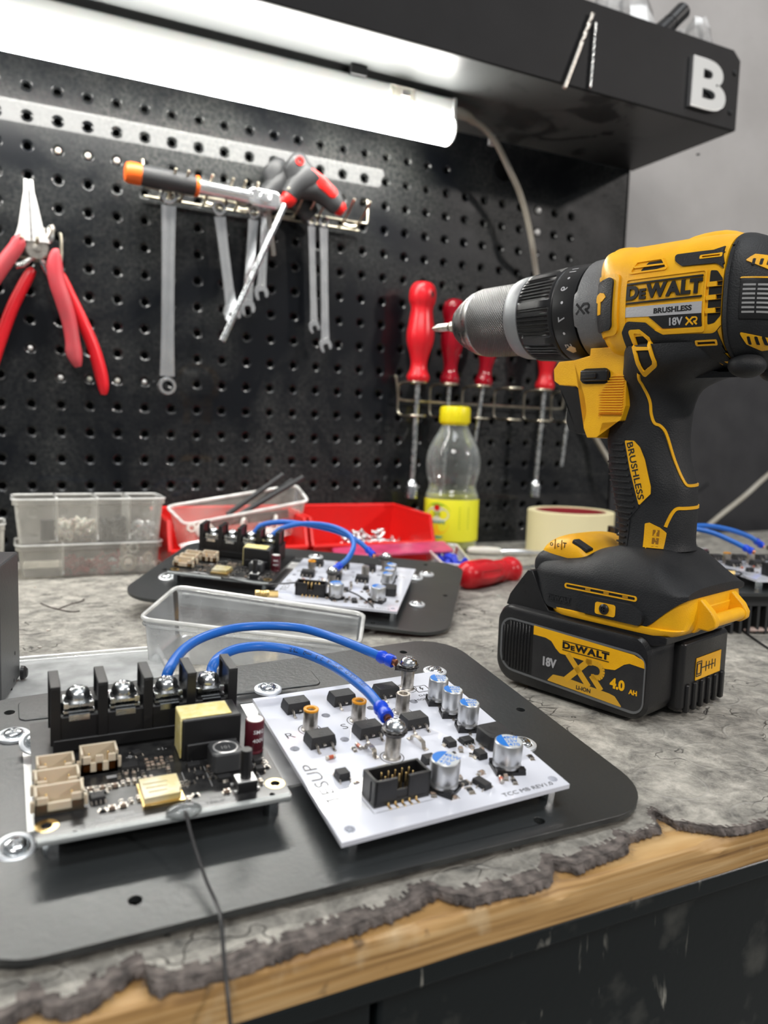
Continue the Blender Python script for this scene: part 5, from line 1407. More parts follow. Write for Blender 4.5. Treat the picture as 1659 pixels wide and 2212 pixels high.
# gear case tab with the mark, hammer selector pad
side_panel('case_tab', rrp([(3.6,214),(12.6,208.4),(13.4,203.2),(18,203),(20.8,200.6),(20.8,187),(18.6,185.3),(17.6,180.2),(15.8,176.6),(14.8,172.4),(5.6,172.0),(3.6,173.8),(3.6,213)],[0,1,.6,.5,1.2,1.2,.5,1,.5,1.2,1,0,0],4), [], ('gear','num'), M['grey_cast'], 1.0, step=1.5, bevel=.3)
side_panel('xr_mark', None, None, ('gear','num'), M['black_plastic'], 1.15, geo=xr_geo(14.6, 193.8, 3.0), step=0, deep=.4)
side_panel('selector_frame', rrp([(6.2,207.6),(-8.4,207.0),(-8.6,179.4),(6.2,179.4)],[1,3,3,1],4), [], ('body','gear'), M['yellow_dw'], .9, step=2, bevel=.3)
side_panel('selector_pad', rrp([(4.6,204.6),(-6.0,205.4),(-5.8,182.0),(4.2,181.8)],[1.6,2.4,2.4,1.6],4), [], ('body','gear'), M['rubber'], 2.0, step=2, bevel=.4)
vs = [(x-1, z) for x, z in [(4.6,198.6),(2.0,199.3),(-.6,198.6),(-1.8,196.6),(-.6,195.2),(1.0,194.8),(1.0,189.4),(3.6,189.4),(3.6,194.8),(5.2,195.4),(5.4,197.2)]]
side_panel('hammer_mark', vs, [], ('body','gear'), M['yellow_dw'], 2.3, step=1.2, deep=.2)
# numerals and dots on the selector ring
def ring_text(s, ang, size):
    vs, fs = (text_geo(s, size, .01, 'CENTER', 1.0, 3) if s != '.' else ([(cos(2*pi*k/10)*.75, sin(2*pi*k/10)*.75) for k in range(10)], [tuple(range(10))]))
    mb = MB(); R_ = 24.75; out = []
    for x, y in vs:
        # numerals stand along the ring: text x runs down the ring, y points to the chuck
        a = ang - x/R_; out.append((28.3+y*1.0, R_*cos(a), 196+R_*sin(a)))
    mb.mesh2(out, fs)
    return mb.build('numeral' if s != '.' else 'dot_mark', M['label_silver'], drill, smooth=False)
for s, deg in (('11',52),('.',37),('9',22),('.',5),('7',-14),('.',-31),('5',-48)): ring_text(s, radians(deg), 5.6)
mb = MB(); side_panel('', [(31,176.2),(27.4,177.6),(25.2,176.6),(26.0,175.0),(28.4,174.6)], [], 'num', None, .2, step=1, mb=mb, build=False); mb.build('paint_scrape', mat('scrape',(.62,.52,.36),.7), drill)
# forward / reverse button, finger grille
mb = MB(); mb.rbox((8,22.6,161.6),(15.4,3.6,5.6),1.2,R=Matrix.Rotation(0,3,'X')); mb.build('reverse_button', M['black_plastic'], drill, bevel=1.0, seg=3)
mb = MB(); mb.rbox((10,24.6,161.4),(8.6,2.6,2.6),1.0); mb.build('reverse_button_rib', M['black_plastic'], drill, bevel=.6)
side_panel('button_recess', rect_p(-.2,16.8,157.6,165.2,3.4), [], 'trig', M['void'], .1, step=0, deep=.1)
for k in range(17):
    z = 161.2-1.22*k
    xr_ = -8.0+.0*k; xl = (-1.0+.9*min(k,8)) if k < 8 else 4.8
    side_panel('grille_rib', rect_p(xr_, xl, z-.26, z+.26, .2), [], 'trig', M['yellow_dw'], .8, step=0)
# black band between trigger block and grip with yellow piping
def pipe(name, pts, key, w=.75, t=.55, m=None, step=1.5):
    path = bez([(x, z, 0) for x, z in pts], 5); mb = MB(); prev = None
    for i, p in enumerate(path):
        tt = (path[min(i+1,len(path)-1)]-path[max(i-1,0)]).normalized(); n_ = Vector((-tt.y, tt.x, 0))*w
        rg = []
        for s in (-1, -.5, .5, 1):
            x, z = p.x+n_.x*s, p.y+n_.y*s; h = None
            for k in key:
                q = BV[k].ray_cast(Vector((x, 200, z)), Vector((0,-1,0)))
                if q[0] is not None and (h is None or q[0].y > h[0].y): h = q
            if h is None: continue
            nn = h[1] if h[1].y > 0 else -h[1]
            rg.append(mb._v(h[0]+nn*(t if abs(s) < .9 else -.3)))
        if len(rg) == 4:
            if prev: mb.bridge(prev, rg, closed=False)
            prev = rg
    return mb.build(name, m or M['yellow_dw'], drill, angle=60)
def wrap(name, pts, m, wd=.8):
    """piping laid around the handle through (angle, height) points"""
    keys = interp(hk, 8)
    def sec(z):
        for a, b in zip(keys, keys[1:]):
            if a[0] <= z <= b[0]:
                t = (z-a[0])/(b[0]-a[0]); return [a[j]+(b[j]-a[j])*t for j in range(5)]
        return list(keys[0] if z < keys[0][0] else keys[-1])
    def P3(a, z, o):
        s = sec(z); a = radians(a); xc = (s[1]+s[2])/2; hx = (s[1]-s[2])/2+o; hy = s[3]+o; n_ = s[4]
        return Vector((xc+hx*abs(cos(a))**(2/n_)*(1 if cos(a) >= 0 else -1), hy*abs(sin(a))**(2/n_)*(1 if sin(a) >= 0 else -1), z))
    path = bez([(a, z, 0) for a, z in pts], 6); mb = MB(); prev = None
    for i, p in enumerate(path):
        q = path[min(i+1, len(path)-1)]; r = path[max(i-1, 0)]
        d = P3(q.x, q.y, 0)-P3(r.x, r.y, 0); d.normalize()
        nrm = (P3(p.x, p.y, 1)-P3(p.x, p.y, 0)).normalized(); sd = d.cross(nrm).normalized()
        c = P3(p.x, p.y, 0)
        rg = mb.ring([c-sd*wd-nrm*.4, c-sd*wd*.75+nrm*.5, c+sd*wd*.75+nrm*.5, c+sd*wd-nrm*.4])
        if prev: mb.bridge(prev, rg, closed=False)
        prev = rg
    return mb.build(name, m, drill, angle=60)
wrap('piping', [(84,161.5),(90,158),(101,153),(110,148),(115,143),(121,139.2),(130,138.0),(139,135.4),(147,130),(154,122),(160,114.4),(165,111),(174,110.2),(195,110.4),(228,110.6)], M['yellow_dw'])
wrap('piping', [(127,90.6),(131,93.6),(138,97.4),(146,99.4),(160,99.6),(190,99.8),(228,100.4)], M['yellow_dw'], .9)
side_panel('grip_insert', rrp([(-20.6,91.6),(-22.6,92.2),(-27.4,90.2),(-30.0,88.0),(-29.4,76.6),(-22.8,76.2),(-20.8,78.0)],[.6,.6,1,1,1.4,1.4,1],3), [], 'handle', M['yellow_dw'], .6, step=2)
for z0, z1 in ((86.0,89.0),(82.2,85.2),(78.4,81.2)): side_panel('grip_slot', rect_p(-27.4,-24.6,z0,z1,.2), [], 'handle', mat('slot_brown',(.30,.13,.006),.6), .65, step=0, deep=.1)
side_panel('grip_badge', rrp([(-7.6,130.6),(-12.4,130.6),(-15.6,127.6),(-18.4,121.8),(-22.2,109.3),(-22.4,105.8),(-17.0,99.8),(-11.6,116)],[.5,1.5,2,2,1.5,1,.5,1],3), [], 'handle', M['yellow_dw'], .5, step=2)
side_text('lettering', 'BRUSHLESS', 4.4, -14.0, 116.4, 'handle', M['rubber'], .65, .01, 1.3, rot=-radians(-74)*-1 if False else radians(74)*-1, step=1.5)
rib_edge = [(129,-.6,-7.2),(126,.4,-8.0),(123,1.6,-8.8),(120,2.4,-9.7),(117,2.4,-10.5),(114,2.2,-11.3),(111,1.4,-12.1),(108,.6,-13.0),(105,-.2,-13.8),(102,-1.2,-14.6),(99,-1.8,-14.8),(96,-2.2,-13.6),(93,-2.6,-12.4),(90,-3.2,-11.6),(87,-3.6,-11.2),(84,-4.0,-11.0),(81,-4.4,-10.6)]
side_panel('ribbed_grip', rrp([(-2.6,132),(-7.4,131.6),(-17.0,99.0),(-12.4,93.4),(-11.8,80),(-9.4,76.6),(-6.6,77),(-5.4,83.3),(-3.6,95.5),(.4,107.6),(3.4,117),(3.4,121.3),(1.0,126)],[1.5,1,1.5,2,1.5,1.5,1.5,2,3,3,3,2,2],3), [], 'handle', M['rubber'], .35, step=2.5)
for z, xa, xb in rib_edge: side_panel('grip_rib', rect_p(xb-.0, xa, z-.42, z+.42, .35), [], 'handle', M['rubber'], 1.3, step=2)

# ---- foot
def foot_sec(x, zb, zt, hw, zs=62, N=40):
    out = []
    zs = max(zs, zb+.5)
    for k in range(N+1):
        a = pi*k/N; c, s = cos(a), sin(a)
        out.append((x, hw*abs(c)**(2/2.6)*(1 if c >= 0 else -1), zs+(zt-zs)*abs(s)**(2/1.9)))
    out.append((x, -hw, zb)); out.append((x, hw, zb))
    return out
fk = [(33.0,60.5,66.5,24,62),(31.5,58,69.0,29,62),(28,55,71.5,32,62),(23,48.2,72.5,33.4,62),(19,45.8,73.2,33.8,62),(10,45.6,74.8,33.9,62),(0,45.4,77.2,33.9,62),(-8,45.4,80.5,33.9,62),(-20,45.6,82.0,33.9,62),(-31,46.2,81.0,33.8,62),(-35,47.4,78.6,33.9,62),(-39,51.0,75.0,33.8,62),(-43,55.0,71.2,33.4,61.8),(-47,58.6,68.0,32.0,61.8),(-50.5,61.2,65.4,28.5,62.6)]
mb = MB(); mb.loft([foot_sec(*r) for r in interp(fk, 3)]); bmesh.ops.recalc_face_normals(mb.bm, faces=mb.bm.faces); BV['foot'] = BVHTree.FromBMesh(mb.bm); mb.build('foot', M['rubber'], drill, angle=40)
loftobj('base_trim', [sez(z,a,b,h,7) for z,a,b,h in ((43.2,20.4,-46,34.2),(44.6,21.6,-48,34.9),(46.3,23.4,-49.4,34.8),(46.8,25,-49.6,33.2),(51,27.6,-50.6,33.4),(56.4,30.2,-50.6,33.3),(61,31.4,-50,32.8),(64.6,29,-46,30))], M['yellow_dw'], 'trim')
# deck with speed/LED buttons
mb = MB(); mb.loft([ser(*r) for r in interp([(34.4,72,62,20,3),(33,76.0,62,23,3),(28.6,79.6,62,25,3),(22,81.2,62,25.5,3),(16,81.4,62,25.5,3),(10,79.4,62,25,3),(5,75.4,62,24,3),(1,74.6,62,22,3)],3)]); bmesh.ops.recalc_face_normals(mb.bm, faces=mb.bm.faces); BV['deck'] = BVHTree.FromBMesh(mb.bm); mb.build('deck', M['yellow_dw'], drill)
mb = MB(); mb.loft([ser(*r) for r in interp([(36.6,66,58,22,3),(35.4,71.5,58,26,3),(31,74.6,58,27.6,3),(24,74.2,58,28,3),(16,73.2,58,28,3)],3)]); mb.build('deck_bumper', M['rubber'], drill)
mb = MB(); mb.box((10.6,20.5,77.0),(10,5.5,2.4),Matrix.Rotation(-.42,3,'Y')); mb.build('mode_button', M['rubber'], drill, bevel=.7)
for i, (x, ch) in enumerate(((25.6,'o'),(21.6,'c'),(17.6,'T'))):
    mb = MB(); vs, fs = text_geo(ch, 3.6, .03); mb.mesh2([(x-a, 25.9-.0*b+0, 76.6+b) for a, b in vs], fs); mb.build('mode_icon', M['black_plastic'], drill, smooth=False)
    if i < 2: mb = MB(); mb.box((x-2.0,25.6,76.6),(.3,.6,5)); mb.build('icon_divider', mat('groove',(.35,.17,.01),.6), drill, smooth=False)
# side slot, raised belt-clip boss with screw
side_panel('foot_slot', rect_p(-28.6,10.8,57.0,59.6,1.2), [rect_p(-27.6,9.8,57.7,59.0,.6)], 'foot', M['yellow_dw'], .25, step=2.5)
side_panel('foot_slot_recess', rect_p(-27.8,10.0,57.6,59.1,.6), [], 'foot', M['void'], .1, step=2.5, deep=.1)
for x in (-22.6,-12.6,-2.6): side_panel('foot_slot_bar', rect_p(x-1.4,x+1.4,57.5,59.2,.2), [], 'foot', mat('amber',(.45,.22,.01),.5), .25, step=0)
side_panel('clip_boss', rrp([(1.4,55.8),(-26,55.6),(-33,52),(-32.6,46.6),(-1,47.2),(1.6,49)],[2.4,2,2.5,2.5,2,2.4],4), [], ('foot','trim'), M['rubber'], 2.4, step=2.5, bevel=.6)
side_panel('clip_plate', rect_p(-19.4,-8.6,48.2,54.0,1.2), [], ('foot','trim'), M['yellow_dw'], 2.7, step=0)
mb = MB(); mb.lathe([(2.5,0),(2.5,.7),(2.0,1.2),(1.2,1.35),(1.1,.8),(0,.7)],(-13.7,36.6,51.2),(0,1,0),n=22,cap=False); mb.box((-13.7,37.7,51.2),(2.8,.7,.6)); mb.box((-13.7,37.7,51.2),(.6,.7,2.8)); mb.build('clip_screw', M['black_plastic'], drill)
g2 = [(15.6-(x+bW/2)*9.6/bW, 52.0+y*1.7) for x, y in bvs]
side_panel('embossed_brand', None, None, 'foot', M['rubber'], .35, geo=([(20.2-(x+bW/2)*13.4/bW, 50.8+y*2.3) for x, y in bvs], bfs), step=0, deep=.2)
# rear release catch
mb = MB()
for s in (16, -16):
    P_ = Matrix(((1,0,0,0),(0,0,1,s),(0,1,0,0),(0,0,0,1)))
    mb.prism([(-42,56),(-51,60.5),(-56.5,55.5),(-58.6,52),(-58.4,48.6),(-55.6,46.4),(-51,46.6),(-49,44.2),(-42,44.2)], -2.2, 2.2, P_)
mb.cyl((-55.2,-15,50.6),(-55.2,15,50.6),3.0,n=20); mb.box((-47,0,52),(8,32,9))
mb.build('release_catch', M['yellow_dw'], drill, bevel=.7)

# ---- battery pack
def rs(x, y, z, ins=0): return None
def batt_ring(y, ins):
    pts = rr_poly([(50.2-ins,1.8+ins),(50.2-ins,43-ins),(-38.2+ins,42-ins),(-38.2+ins,1.8+ins)], [11,9,9,10], 8)
    return [(x, y, z) for x, z in pts]
mb = MB(); mb.loft([batt_ring(-37, 2.6), batt_ring(-36.2, 1.0), batt_ring(-34, 0), batt_ring(34, 0), batt_ring(36.2, 1.0), batt_ring(37, 2.6)])
bmesh.ops.recalc_face_normals(mb.bm, faces=mb.bm.faces); BV['batt'] = BVHTree.FromBMesh(mb.bm); bat = mb.build('battery_pack', M['batt'], drill, angle=28)
BV['batt_face'] = None
mb = MB(); mb.prism([(47,42),(45,48),(34,62.4),(31,62.4),(25,50),(20,43.6),(-44,43.6),(-44,40),(-38,38)], -33.5, 33.5, Matrix(((1,0,0,0),(0,0,1,0),(0,1,0,0),(0,0,0,1)))); mb.build('battery_tower', M['batt'], bat, bevel=1.6, seg=3)
mb = MB(); mb.rbox((-38.5,-11,20.5),(8,48,34),3,n=4,r2=1.5); mb.build('battery_latch', M['batt'], bat, bevel=.5)
for k in range(6):
    mb = MB(); mb.box((-42.6,-29+7.2*k,9.5),(2.4,3.4,14)); mb.build('battery_fin', M['batt'], bat, bevel=.8)
mb = MB(); mb.box((4,26,1.2),(60,5,2.4)); mb.box((4,-26,1.2),(60,5,2.4)); mb.box((-26,0,1.2),(5,52,2.4)); mb.box((34,0,1.2),(5,52,2.4)); mb.build('battery_base_ribs', M['batt'], bat, bevel=.5)
mb = MB(); mb.box((-42.75,-13,22.4),(.5,26,11)); mb.build('charge_label', M['yellow_dw'], bat, bevel=.2)
mb = MB()
for y, z, w, h in ((-2.8,22.4,5,7),(-2.8,22.4,3.4,5),): 
    for a in ((0,h/2,w,.5),(0,-h/2,w,.5),(w/2,0,.5,h),(-w/2,0,.5,h)): mb.box((-43.05,y+a[0],z+a[1]),(.2,a[2],a[3]))
mb.box((-43.05,-12,22.4),(.2,13,.5))
for k in range(4): mb.box((-43.05,-10-3.2*k,22.4),(.2,.7,5-1.0*(k%2)))
mb.build('charge_symbol', M['black_plastic'], bat, smooth=False)
# side label: face slightly proud of the pack side (flat at y = 37)
PY = Matrix(((-1,0,0,0),(0,0,1,0),(0,1,0,0),(0,0,0,1)))
def lab(name, geo_or_poly, m, y0, y1, holes=[]):
    if isinstance(geo_or_poly, tuple): vs, fs = geo_or_poly
    else: vs, fs = flat_holes(geo_or_poly, holes)
    mb = MB(); add_flat(mb, [(-x, z) for x, z in vs], fs, Matrix.Translation((0, y0, 0)) @ PY, y1-y0)
    return mb.build(name, m, bat, smooth=False)
lb = rrp([(46.6,8.6),(46.6,36.6),(-38.6+1.6,34.4),(-37.0,5.4),],[9,7,6,6],6)
lab('side_panel', lb, M['batt'], 36.6, 37.25)
lab('panel_border', lb, M['label_grey'], 37.2, 37.45, [rrp([(45.4,9.6),(45.4,35.6),(-36.0,33.4),(-36.0,6.8)],[8,6,5,5],6)])
lf = rrp([(25.4,9.0),(25.4,35.2),(-36.4,33.0),(-36.4,6.8)],[.4,.4,5,5],6)
lab('side_label', lf, M['batt_label'], 37.2, 37.5)
lab('label_band', rrp([(25.3,35.3),(-31.0,33.3),(-36.2,31.6),(-36.6,28.2),(-29.1,28.7),(-26.4,27.6),(-21.9,23.9),(-16.9,23.2),(-3.2,24.3),(5.6,24.6),(8.9,24.6),(11.5,26.6),(14.2,29.6),(17.7,30.6),(25.3,30.7)],[.2,2,2,0,1,2,2,1,1,1,2,2,2,2,0],3), M['yellow_dw'], 37.4, 37.6)
lab('label_band', rrp([(15.6,9.2),(-26.6,7.2),(-22.6,11.4),(-19.5,12.0),(6.0,13.4),(12.2,13.0)],[.3,.3,1,1,1,1],3), mat('amber_print',(.66,.36,.03),.45), 37.4, 37.6)
lab('xr_mark', xr_geo(-5.4, 18.6, 8.2), mat('amber_mark',(.72,.38,.02),.45), 37.4, 37.66)
lab('brand_lettering', ([(-5.5-x*26/bW, 29.2+y*3.05) for x, y in bvs], bfs), M['black_plastic'], 37.55, 37.75)
def lt(s, size, cx, cz, m, bold=.03, sx=1.0, rot=0):
    vs, fs = text_geo(s, size, bold, 'CENTER', sx)
    lab('lettering', ([(cx-(x*cos(rot)-y*sin(rot)), cz+(x*sin(rot)+y*cos(rot))) for x, y in vs], fs), m, 37.5, 37.72)
lt('18V', 6.0, 15.2, 18.3, M['label_silver'], .04, .9)
lt('4.0', 6.4, -23.6, 17.2, M['yellow_dw'], .045, .95); lt('AH', 3.0, -31.8, 15.6, M['yellow_dw'], .04, 1.0)
lt('LI-ION', 2.7, -5.6, 10.2, M['batt_label'], .02, 1.05)
for k in range(9):
    mb = MB(); mb.box((28.2+2.0*k, 37.45, 22.4), (1.1, .7, 25-.0*k if k < 7 else 20)); mb.build('grip_rib', M['batt'], bat, bevel=.25, seg=1)
# ================================================================== tools on the board
def wp(u, v, y): 
    p = ony(u, v, y); return Vector((p.x, y, p.z))
def wire(mb, pts, r=1.25, n=8): mb.tube(bez(pts, 4) if len(pts) > 2 else pts, r, n)
# ---- wrench rail with pairs of prongs
rk = thing('tool_rail', 'wire tool rail with paired prongs holding wrenches on the board', 'tool holder', (210,-4,350))
o = Vector((210,-4,350))
def rl(name, pts, r=1.3): 
    mb = MB(); mb.tube([Vector(p)-o for p in pts], r, 8); return mb.build(name, M['wire_metal'], rk)
ye = -12
rl('rail_wire', [(96,-1,372),(96,ye,371),(97,ye,352),(99,ye-1,347),(150,ye-1,346),(230,ye-1,345.5),(316,ye-1,345),(323,ye-1,345.4),(324,ye-1,349),(324,ye-1,366),(323.6,ye,369),(323.4,-1,370)])
rl('rail_wire', [(98,-5,341),(200,-5,340),(318,-5,339)], 1.1)
px_pairs = [(368,400),(455,490),(520,533),(608,652),(693,720),(766,790)]
heads = [(117,7),(165,6),(199,6),(213,5),(259,6),(271,6)]
prong_x = [(119.5,131),(153,172),(184,196),(226,243),(256,267),(295,312)]
for a, b in prong_x:
    for x in (a, b):
        rl('prong', [(x,-5,340.5),(x,-9,340),(x,-14,341),(x+.4,-30,350),(x+.8,-43,359)], 1.25)
    rl('prong_clip', [(a,-13.5,341),((a+b)/2,-13.8,339.6),(b,-13.5,341)], 1.7)

def wrench(x0, z0, x1, z1, y, s, label, ring_low=False, m='chrome'):
    """combination wrench hanging from (x0,z0) to (x1,z1); s = shank width"""
    t = thing('wrench', label, 'wrench', (x0, y, z0), group='wrenches hanging from the rail')
    d = Vector((x1-x0, 0, z1-z0)); L_ = d.length; d.normalize(); sd = Vector((-d.z, 0, d.x))*-1
    M4 = Matrix((sd, d, Vector((0,-1,0)))).transposed().to_4x4()       # local x across, y along, z out of the board
    mb = MB(); mb.M = M4
    prev = None
    for k in range(13):
        f = k/12; l = s*1.1+(L_-s*2.2)*f; w = s*(.66+.12*abs(2*f-1)**3); h = s*.26
        rg = mb.ring([(-w,l,-h),(w,l,-h),(w*1.02,l,0),(w,l,h),(w*.55,l,h*1.0),(w*.5,l,h*.62),(-w*.5,l,h*.62),(-w*.55,l,h*1.0),(-w,l,h),(-w*1.02,l,0)])
        if prev: mb.bridge(prev, rg)
        else: mb._f(rg[::-1])
        prev = rg
    mb._f(prev); mb.build('shank', M[m], t)
    def ringhead(yc, nm):
        mb = MB(); mb.M = M4; n = 24
        ro = s*1.0; ri = s*.62; h = s*.48
        def rr(r, z, wob=0): return mb.ring([((r*(1+wob*cos(12*a)))*cos(a), yc+(r*(1+wob*cos(12*a)))*sin(a), z) for a in [2*pi*i/n for i in range(n)]])
        A = rr(ro*.92,-h); B = rr(ro,-h*.6); C_ = rr(ro,h*.6); D_ = rr(ro*.9,h); E_ = rr(ri,h,.04); F_ = rr(ri,-h,.04)
        for a, b in ((A,B),(B,C_),(C_,D_),(D_,E_),(E_,F_),(F_,A)): mb.bridge(a, b)
        mb.build(nm, M['chrome'], t)
    def openhead(yc, nm):
        mb = MB(); mb.M = M4 @ Matrix.Translation((0,yc,0)) @ Matrix.Rotation(radians(15),4,'Z'); r = s*1.18
        pts = [(-r*.55,-r*.95),(r*.55,-r*.95),(r*.95,-r*.35),(r*1.0,r*.35),(r*.78,r*1.02),(r*.46,r*1.05),(r*.46,r*.1),(r*.3,-r*.15),(-r*.3,-r*.15),(-r*.46,r*.1),(-r*.46,r*.78),(-r*.78,r*.8),(-r*1.02,r*.3),(-r*.95,-r*.35)]
        vs, fs = flat_holes(rrp(pts, [.3]*len(pts), 2), []); h = s*.34
        add_flat(mb, vs, fs, Matrix.Translation((0,0,-h)), 2*h); mb.mesh2([(x,y,-h) for x, y in vs], [f[::-1] for f in fs])
        bmesh.ops.remove_doubles(mb.bm, verts=mb.bm.verts, dist=.001)
        mb.build(nm, M['chrome'], t, bevel=.35)
    ringhead(0, 'ring_end')
    if ring_low: ringhead(L_, 'ring_end')
    else: openhead(L_-s*.2, 'open_end')
    return t
wrench(118,341,117,166,-20,8.6,'largest wrench, ringed at both ends, hanging leftmost under the ratchet handle', True)
wrench(165,336,179,238,-19,7.0,'second wrench from the left, slanting, its open end crossed by the long hex shaft')
wrench(200,338,194.5,246,-17,6.4,'third wrench, hanging just left of the slanting hex shaft behind it')
wrench(213,342,209,262,-15,6.0,'wrench half hidden behind the slanting hex shaft')
wrench(259,338,264.5,233,-19,4.9,'thinner wrench of the right-hand pair')
wrench(271,338,276,215,-22,5.6,'longer wrench hanging rightmost, open jaw lowest')
# engraving on the largest wrench
# ---- ratchet driver lying along the rail
rt = thing('ratchet', 'long ratchet with black grip and orange end lying along the top of the rail', 'ratchet', (78,-30,355))
A = ony(268,371,-30); B = ony(608,440,-30); A = Vector((A.x,-31,A.z)); B = Vector((B.x,-31,B.z)); d = (B-A).normalized()
def seg(nm, prof, m, n=24, **k):
    mb = MB(); mb.lathe(prof, A-Vector((78,-30,355)), d, n=n); return mb.build(nm, M[m], rt, **k)
seg('orange_end', [(5,0),(8,1),(9.2,4),(9.4,12),(9,14.5)], 'orange_cap')
seg('grip', [(8.9,14.3),(9.1,17),(9.4,30),(9.2,50),(8.8,60),(8.6,63)], 'grip_black')
seg('orange_band', [(9.0,62.6),(9.2,63.4),(9.2,65.4),(8.6,66)], 'orange_cap')
seg('chrome_shaft', [(7.6,65.8),(7.0,70),(6.6,88),(6.8,100),(7.2,112),(7.4,116)], 'chrome')
mb = MB(); hM = frame(A+d*128-Vector((78,-30,355)), d, (0,0,1)); mb.M = hM
mb.rbox((0,0,0),(34,17,14),7,n=6,r2=1.5); mb.lathe([(6,7),(6,9),(5,9.5),(0,9.5)],n=20); mb.build('ratchet_head', M['chrome'], rt, bevel=.4)
# ---- T-handle hex key and the one behind it
def tee(label, P, ang, y, shaft_end, front=True):
    t = thing('hex_driver', label, 'hex key', (P[0], y, P[1]))
    mb = MB(); R2 = Matrix.Rotation(ang, 3, 'Y')
    def q(p): return R2 @ Vector(p)
    cross = [(-30,0,1.0,7.0,7.5),(-28,0,1,11,9),(-22,0,1.0,14.5,10),(-14,0,-2.5,15.5,10),(-4,0,-5,17,10),(2,0,-4.5,15.5,10),(10,0,-1,13,9.5),(20,0,.5,12,9),(28,0,0,11.4,8.6),(34,0,-1,9.4,7.5)]
    rings = []
    for x, yy, z, rz, ry in interp(cross, 3):
        rings.append([q((x, ry*cos(2*pi*k/20), z+rz*sin(2*pi*k/20))) for k in range(20)])
    mb.loft(rings); mb.build('t_grip', M['grip_black'], t)
    mb = MB(); rings = []
    for z, r in ((4,15),(-6,14.6),(-14,12),(-22,9.6),(-27,8.6)): rings.append([q((-6-(4-z)*.16+r*cos(2*pi*k/20), r*.86*sin(2*pi*k/20), z)) for k in range(20)])
    mb.loft(rings); mb.build('grip_stem', M['grip_black'], t)
    if front:
        mb = MB(); rings = []
        for x, w in interp([(-9,3.6),(-7,5.4),(4,6.2),(14,5.6),(22,5.4),(25,3.2)], 3): rings.append([q((x, -9.6+1.6*abs(x-8)/18, 2.4+w*cos(2*pi*k/16))) + Vector((0, -1.2*sin(2*pi*k/16), 0)) for k in range(16)])
        mb.loft(rings); mb.build('red_inlay', M['red_plastic'], t)
        mb = MB(); mb.lathe([(4.2,0),(4.2,2.4),(2,2.4),(1.8,0)], q((-22,-8.6,3)), (0,-1,0), n=20); mb.build('red_eyelet', M['red_plastic'], t)
        mb = MB(); rings = [[q((x, r*.8*cos(2*pi*k/16), -1+r*sin(2*pi*k/16))) for k in range(16)] for x, r in ((33,7.6),(38,7.2),(41,5.0))]
        mb.loft(rings); mb.build('red_tip', M['red_plastic'], t)
        mb = MB(); rings = [[q((-9.6+r*cos(2*pi*k/16), r*.9*sin(2*pi*k/16), z)) for k in range(16)] for z, r in ((-24,7.6),(-29,7.8),(-34,6.4),(-36,5))]
        mb.loft(rings); mb.build('red_collar', M['red_plastic'], t)
    e = Vector((shaft_end[0]-P[0], shaft_end[2]-y, shaft_end[1]-P[1])); s0 = q((-9.6,0,-34 if front else -24))
    mb = MB(); mb.cyl(s0, e, 3.1, n=6); mb.build('hex_shaft', M['zinc'] if front else M['tin'], t, smooth=False, bevel=.3)
    return t
tee('black and red T-handle hex driver whose long shaft slants down left', (253,370), radians(33), -36, (167,211,-30))
tee('plain black T-handle driver mostly hidden behind the red inlaid one', (236,366), radians(42), -17, (222,300,-14), False)

# ---- pliers on their hook, left
hk_ = thing('plier_hook', 'wire hook holding the two pairs of pliers', 'hook', (10,-4,280))
o = Vector((10,-4,280))
for pts in ([(-6,-2,283),(-6,-8,279),(-6.4,-30,286)],[(6,-2,283),(6,-8,279),(5.6,-32,286)],[(25,-2,296),(25,-9,296),(25.6,-10,294),(26,-10,280),(25,-10,270),(21,-11,268),(17,-11,267)],[(-8,-9,272),(4,-9,271),(13,-10,270)]):
    mb = MB(); mb.tube([Vector(p)-o for p in bez(pts,4)], 1.5, 8); mb.build('hook_wire', M['wire_metal'], hk_)
def handle_loft(t, nm, pts, m, fl=1.0):
    mb = MB(); rings = []
    P_ = interp(pts, 4)
    for i, (x, y, z, w, h) in enumerate(P_):
        a = P_[max(i-1,0)]; b = P_[min(i+1,len(P_)-1)]
        d = Vector((b[0]-a[0], 0, b[2]-a[2])).normalized(); s = Vector((-d.z, 0, d.x))
        rings.append([Vector((x,y,z))+s*(w*cos(2*pi*k/16))+Vector((0,h*sin(2*pi*k/16),0)) for k in range(16)])
    mb.loft(rings); return mb.build(nm, m, t)
lp_ = thing('long_nose_pliers', 'long nose pliers with dull red guarded grips hanging nose up', 'pliers', (0,0,0))
for s in (-1, 1):
    mb = MB(); rings = []
    for x0, z, w, h in ((.4,336,1.5,1.6),(.5,326,1.8,2.0),(.5,314,3.0,2.8),(.3,298,4.4,3.4),(.2,290,5.6,4.0),(-1,284,7,4.2)):
        cx = s*(.6+w) + 1.6 + (336-z)*.035 - 2.0
        rings.append([Vector((cx+w*c_, -20-h*s2, z)) for c_, s2 in ((-1,-.7),(-.8,-1),(.8,-1),(1,-.7),(1,.8),(-1,.8))])
    mb.loft(rings); mb.build('jaw', M['alu'], lp_, bevel=.3)
mb = MB(); mb.lathe([(9.5,0),(10,1),(10,4.5),(9,6)], (5.5,-16,279), (0,-1,0), n=24); mb.lathe([(3.4,6),(3.4,7.6),(0,8)], (5.5,-16,279), (0,-1,0), n=16); mb.build('pivot', M['tin'], lp_)
handle_loft(lp_, 'red_grip', [(-7,-25,288,1.5,2),(-8.6,-25,283,5.5,4),(-11,-25,277,6.2,4.6),(-17,-25,268,6.4,5),(-26,-25,254,6.6,5),(-36,-24,236,6.6,5),(-44,-24,214,6,5),(-47,-24,196,4,4)], M['red_dull'])
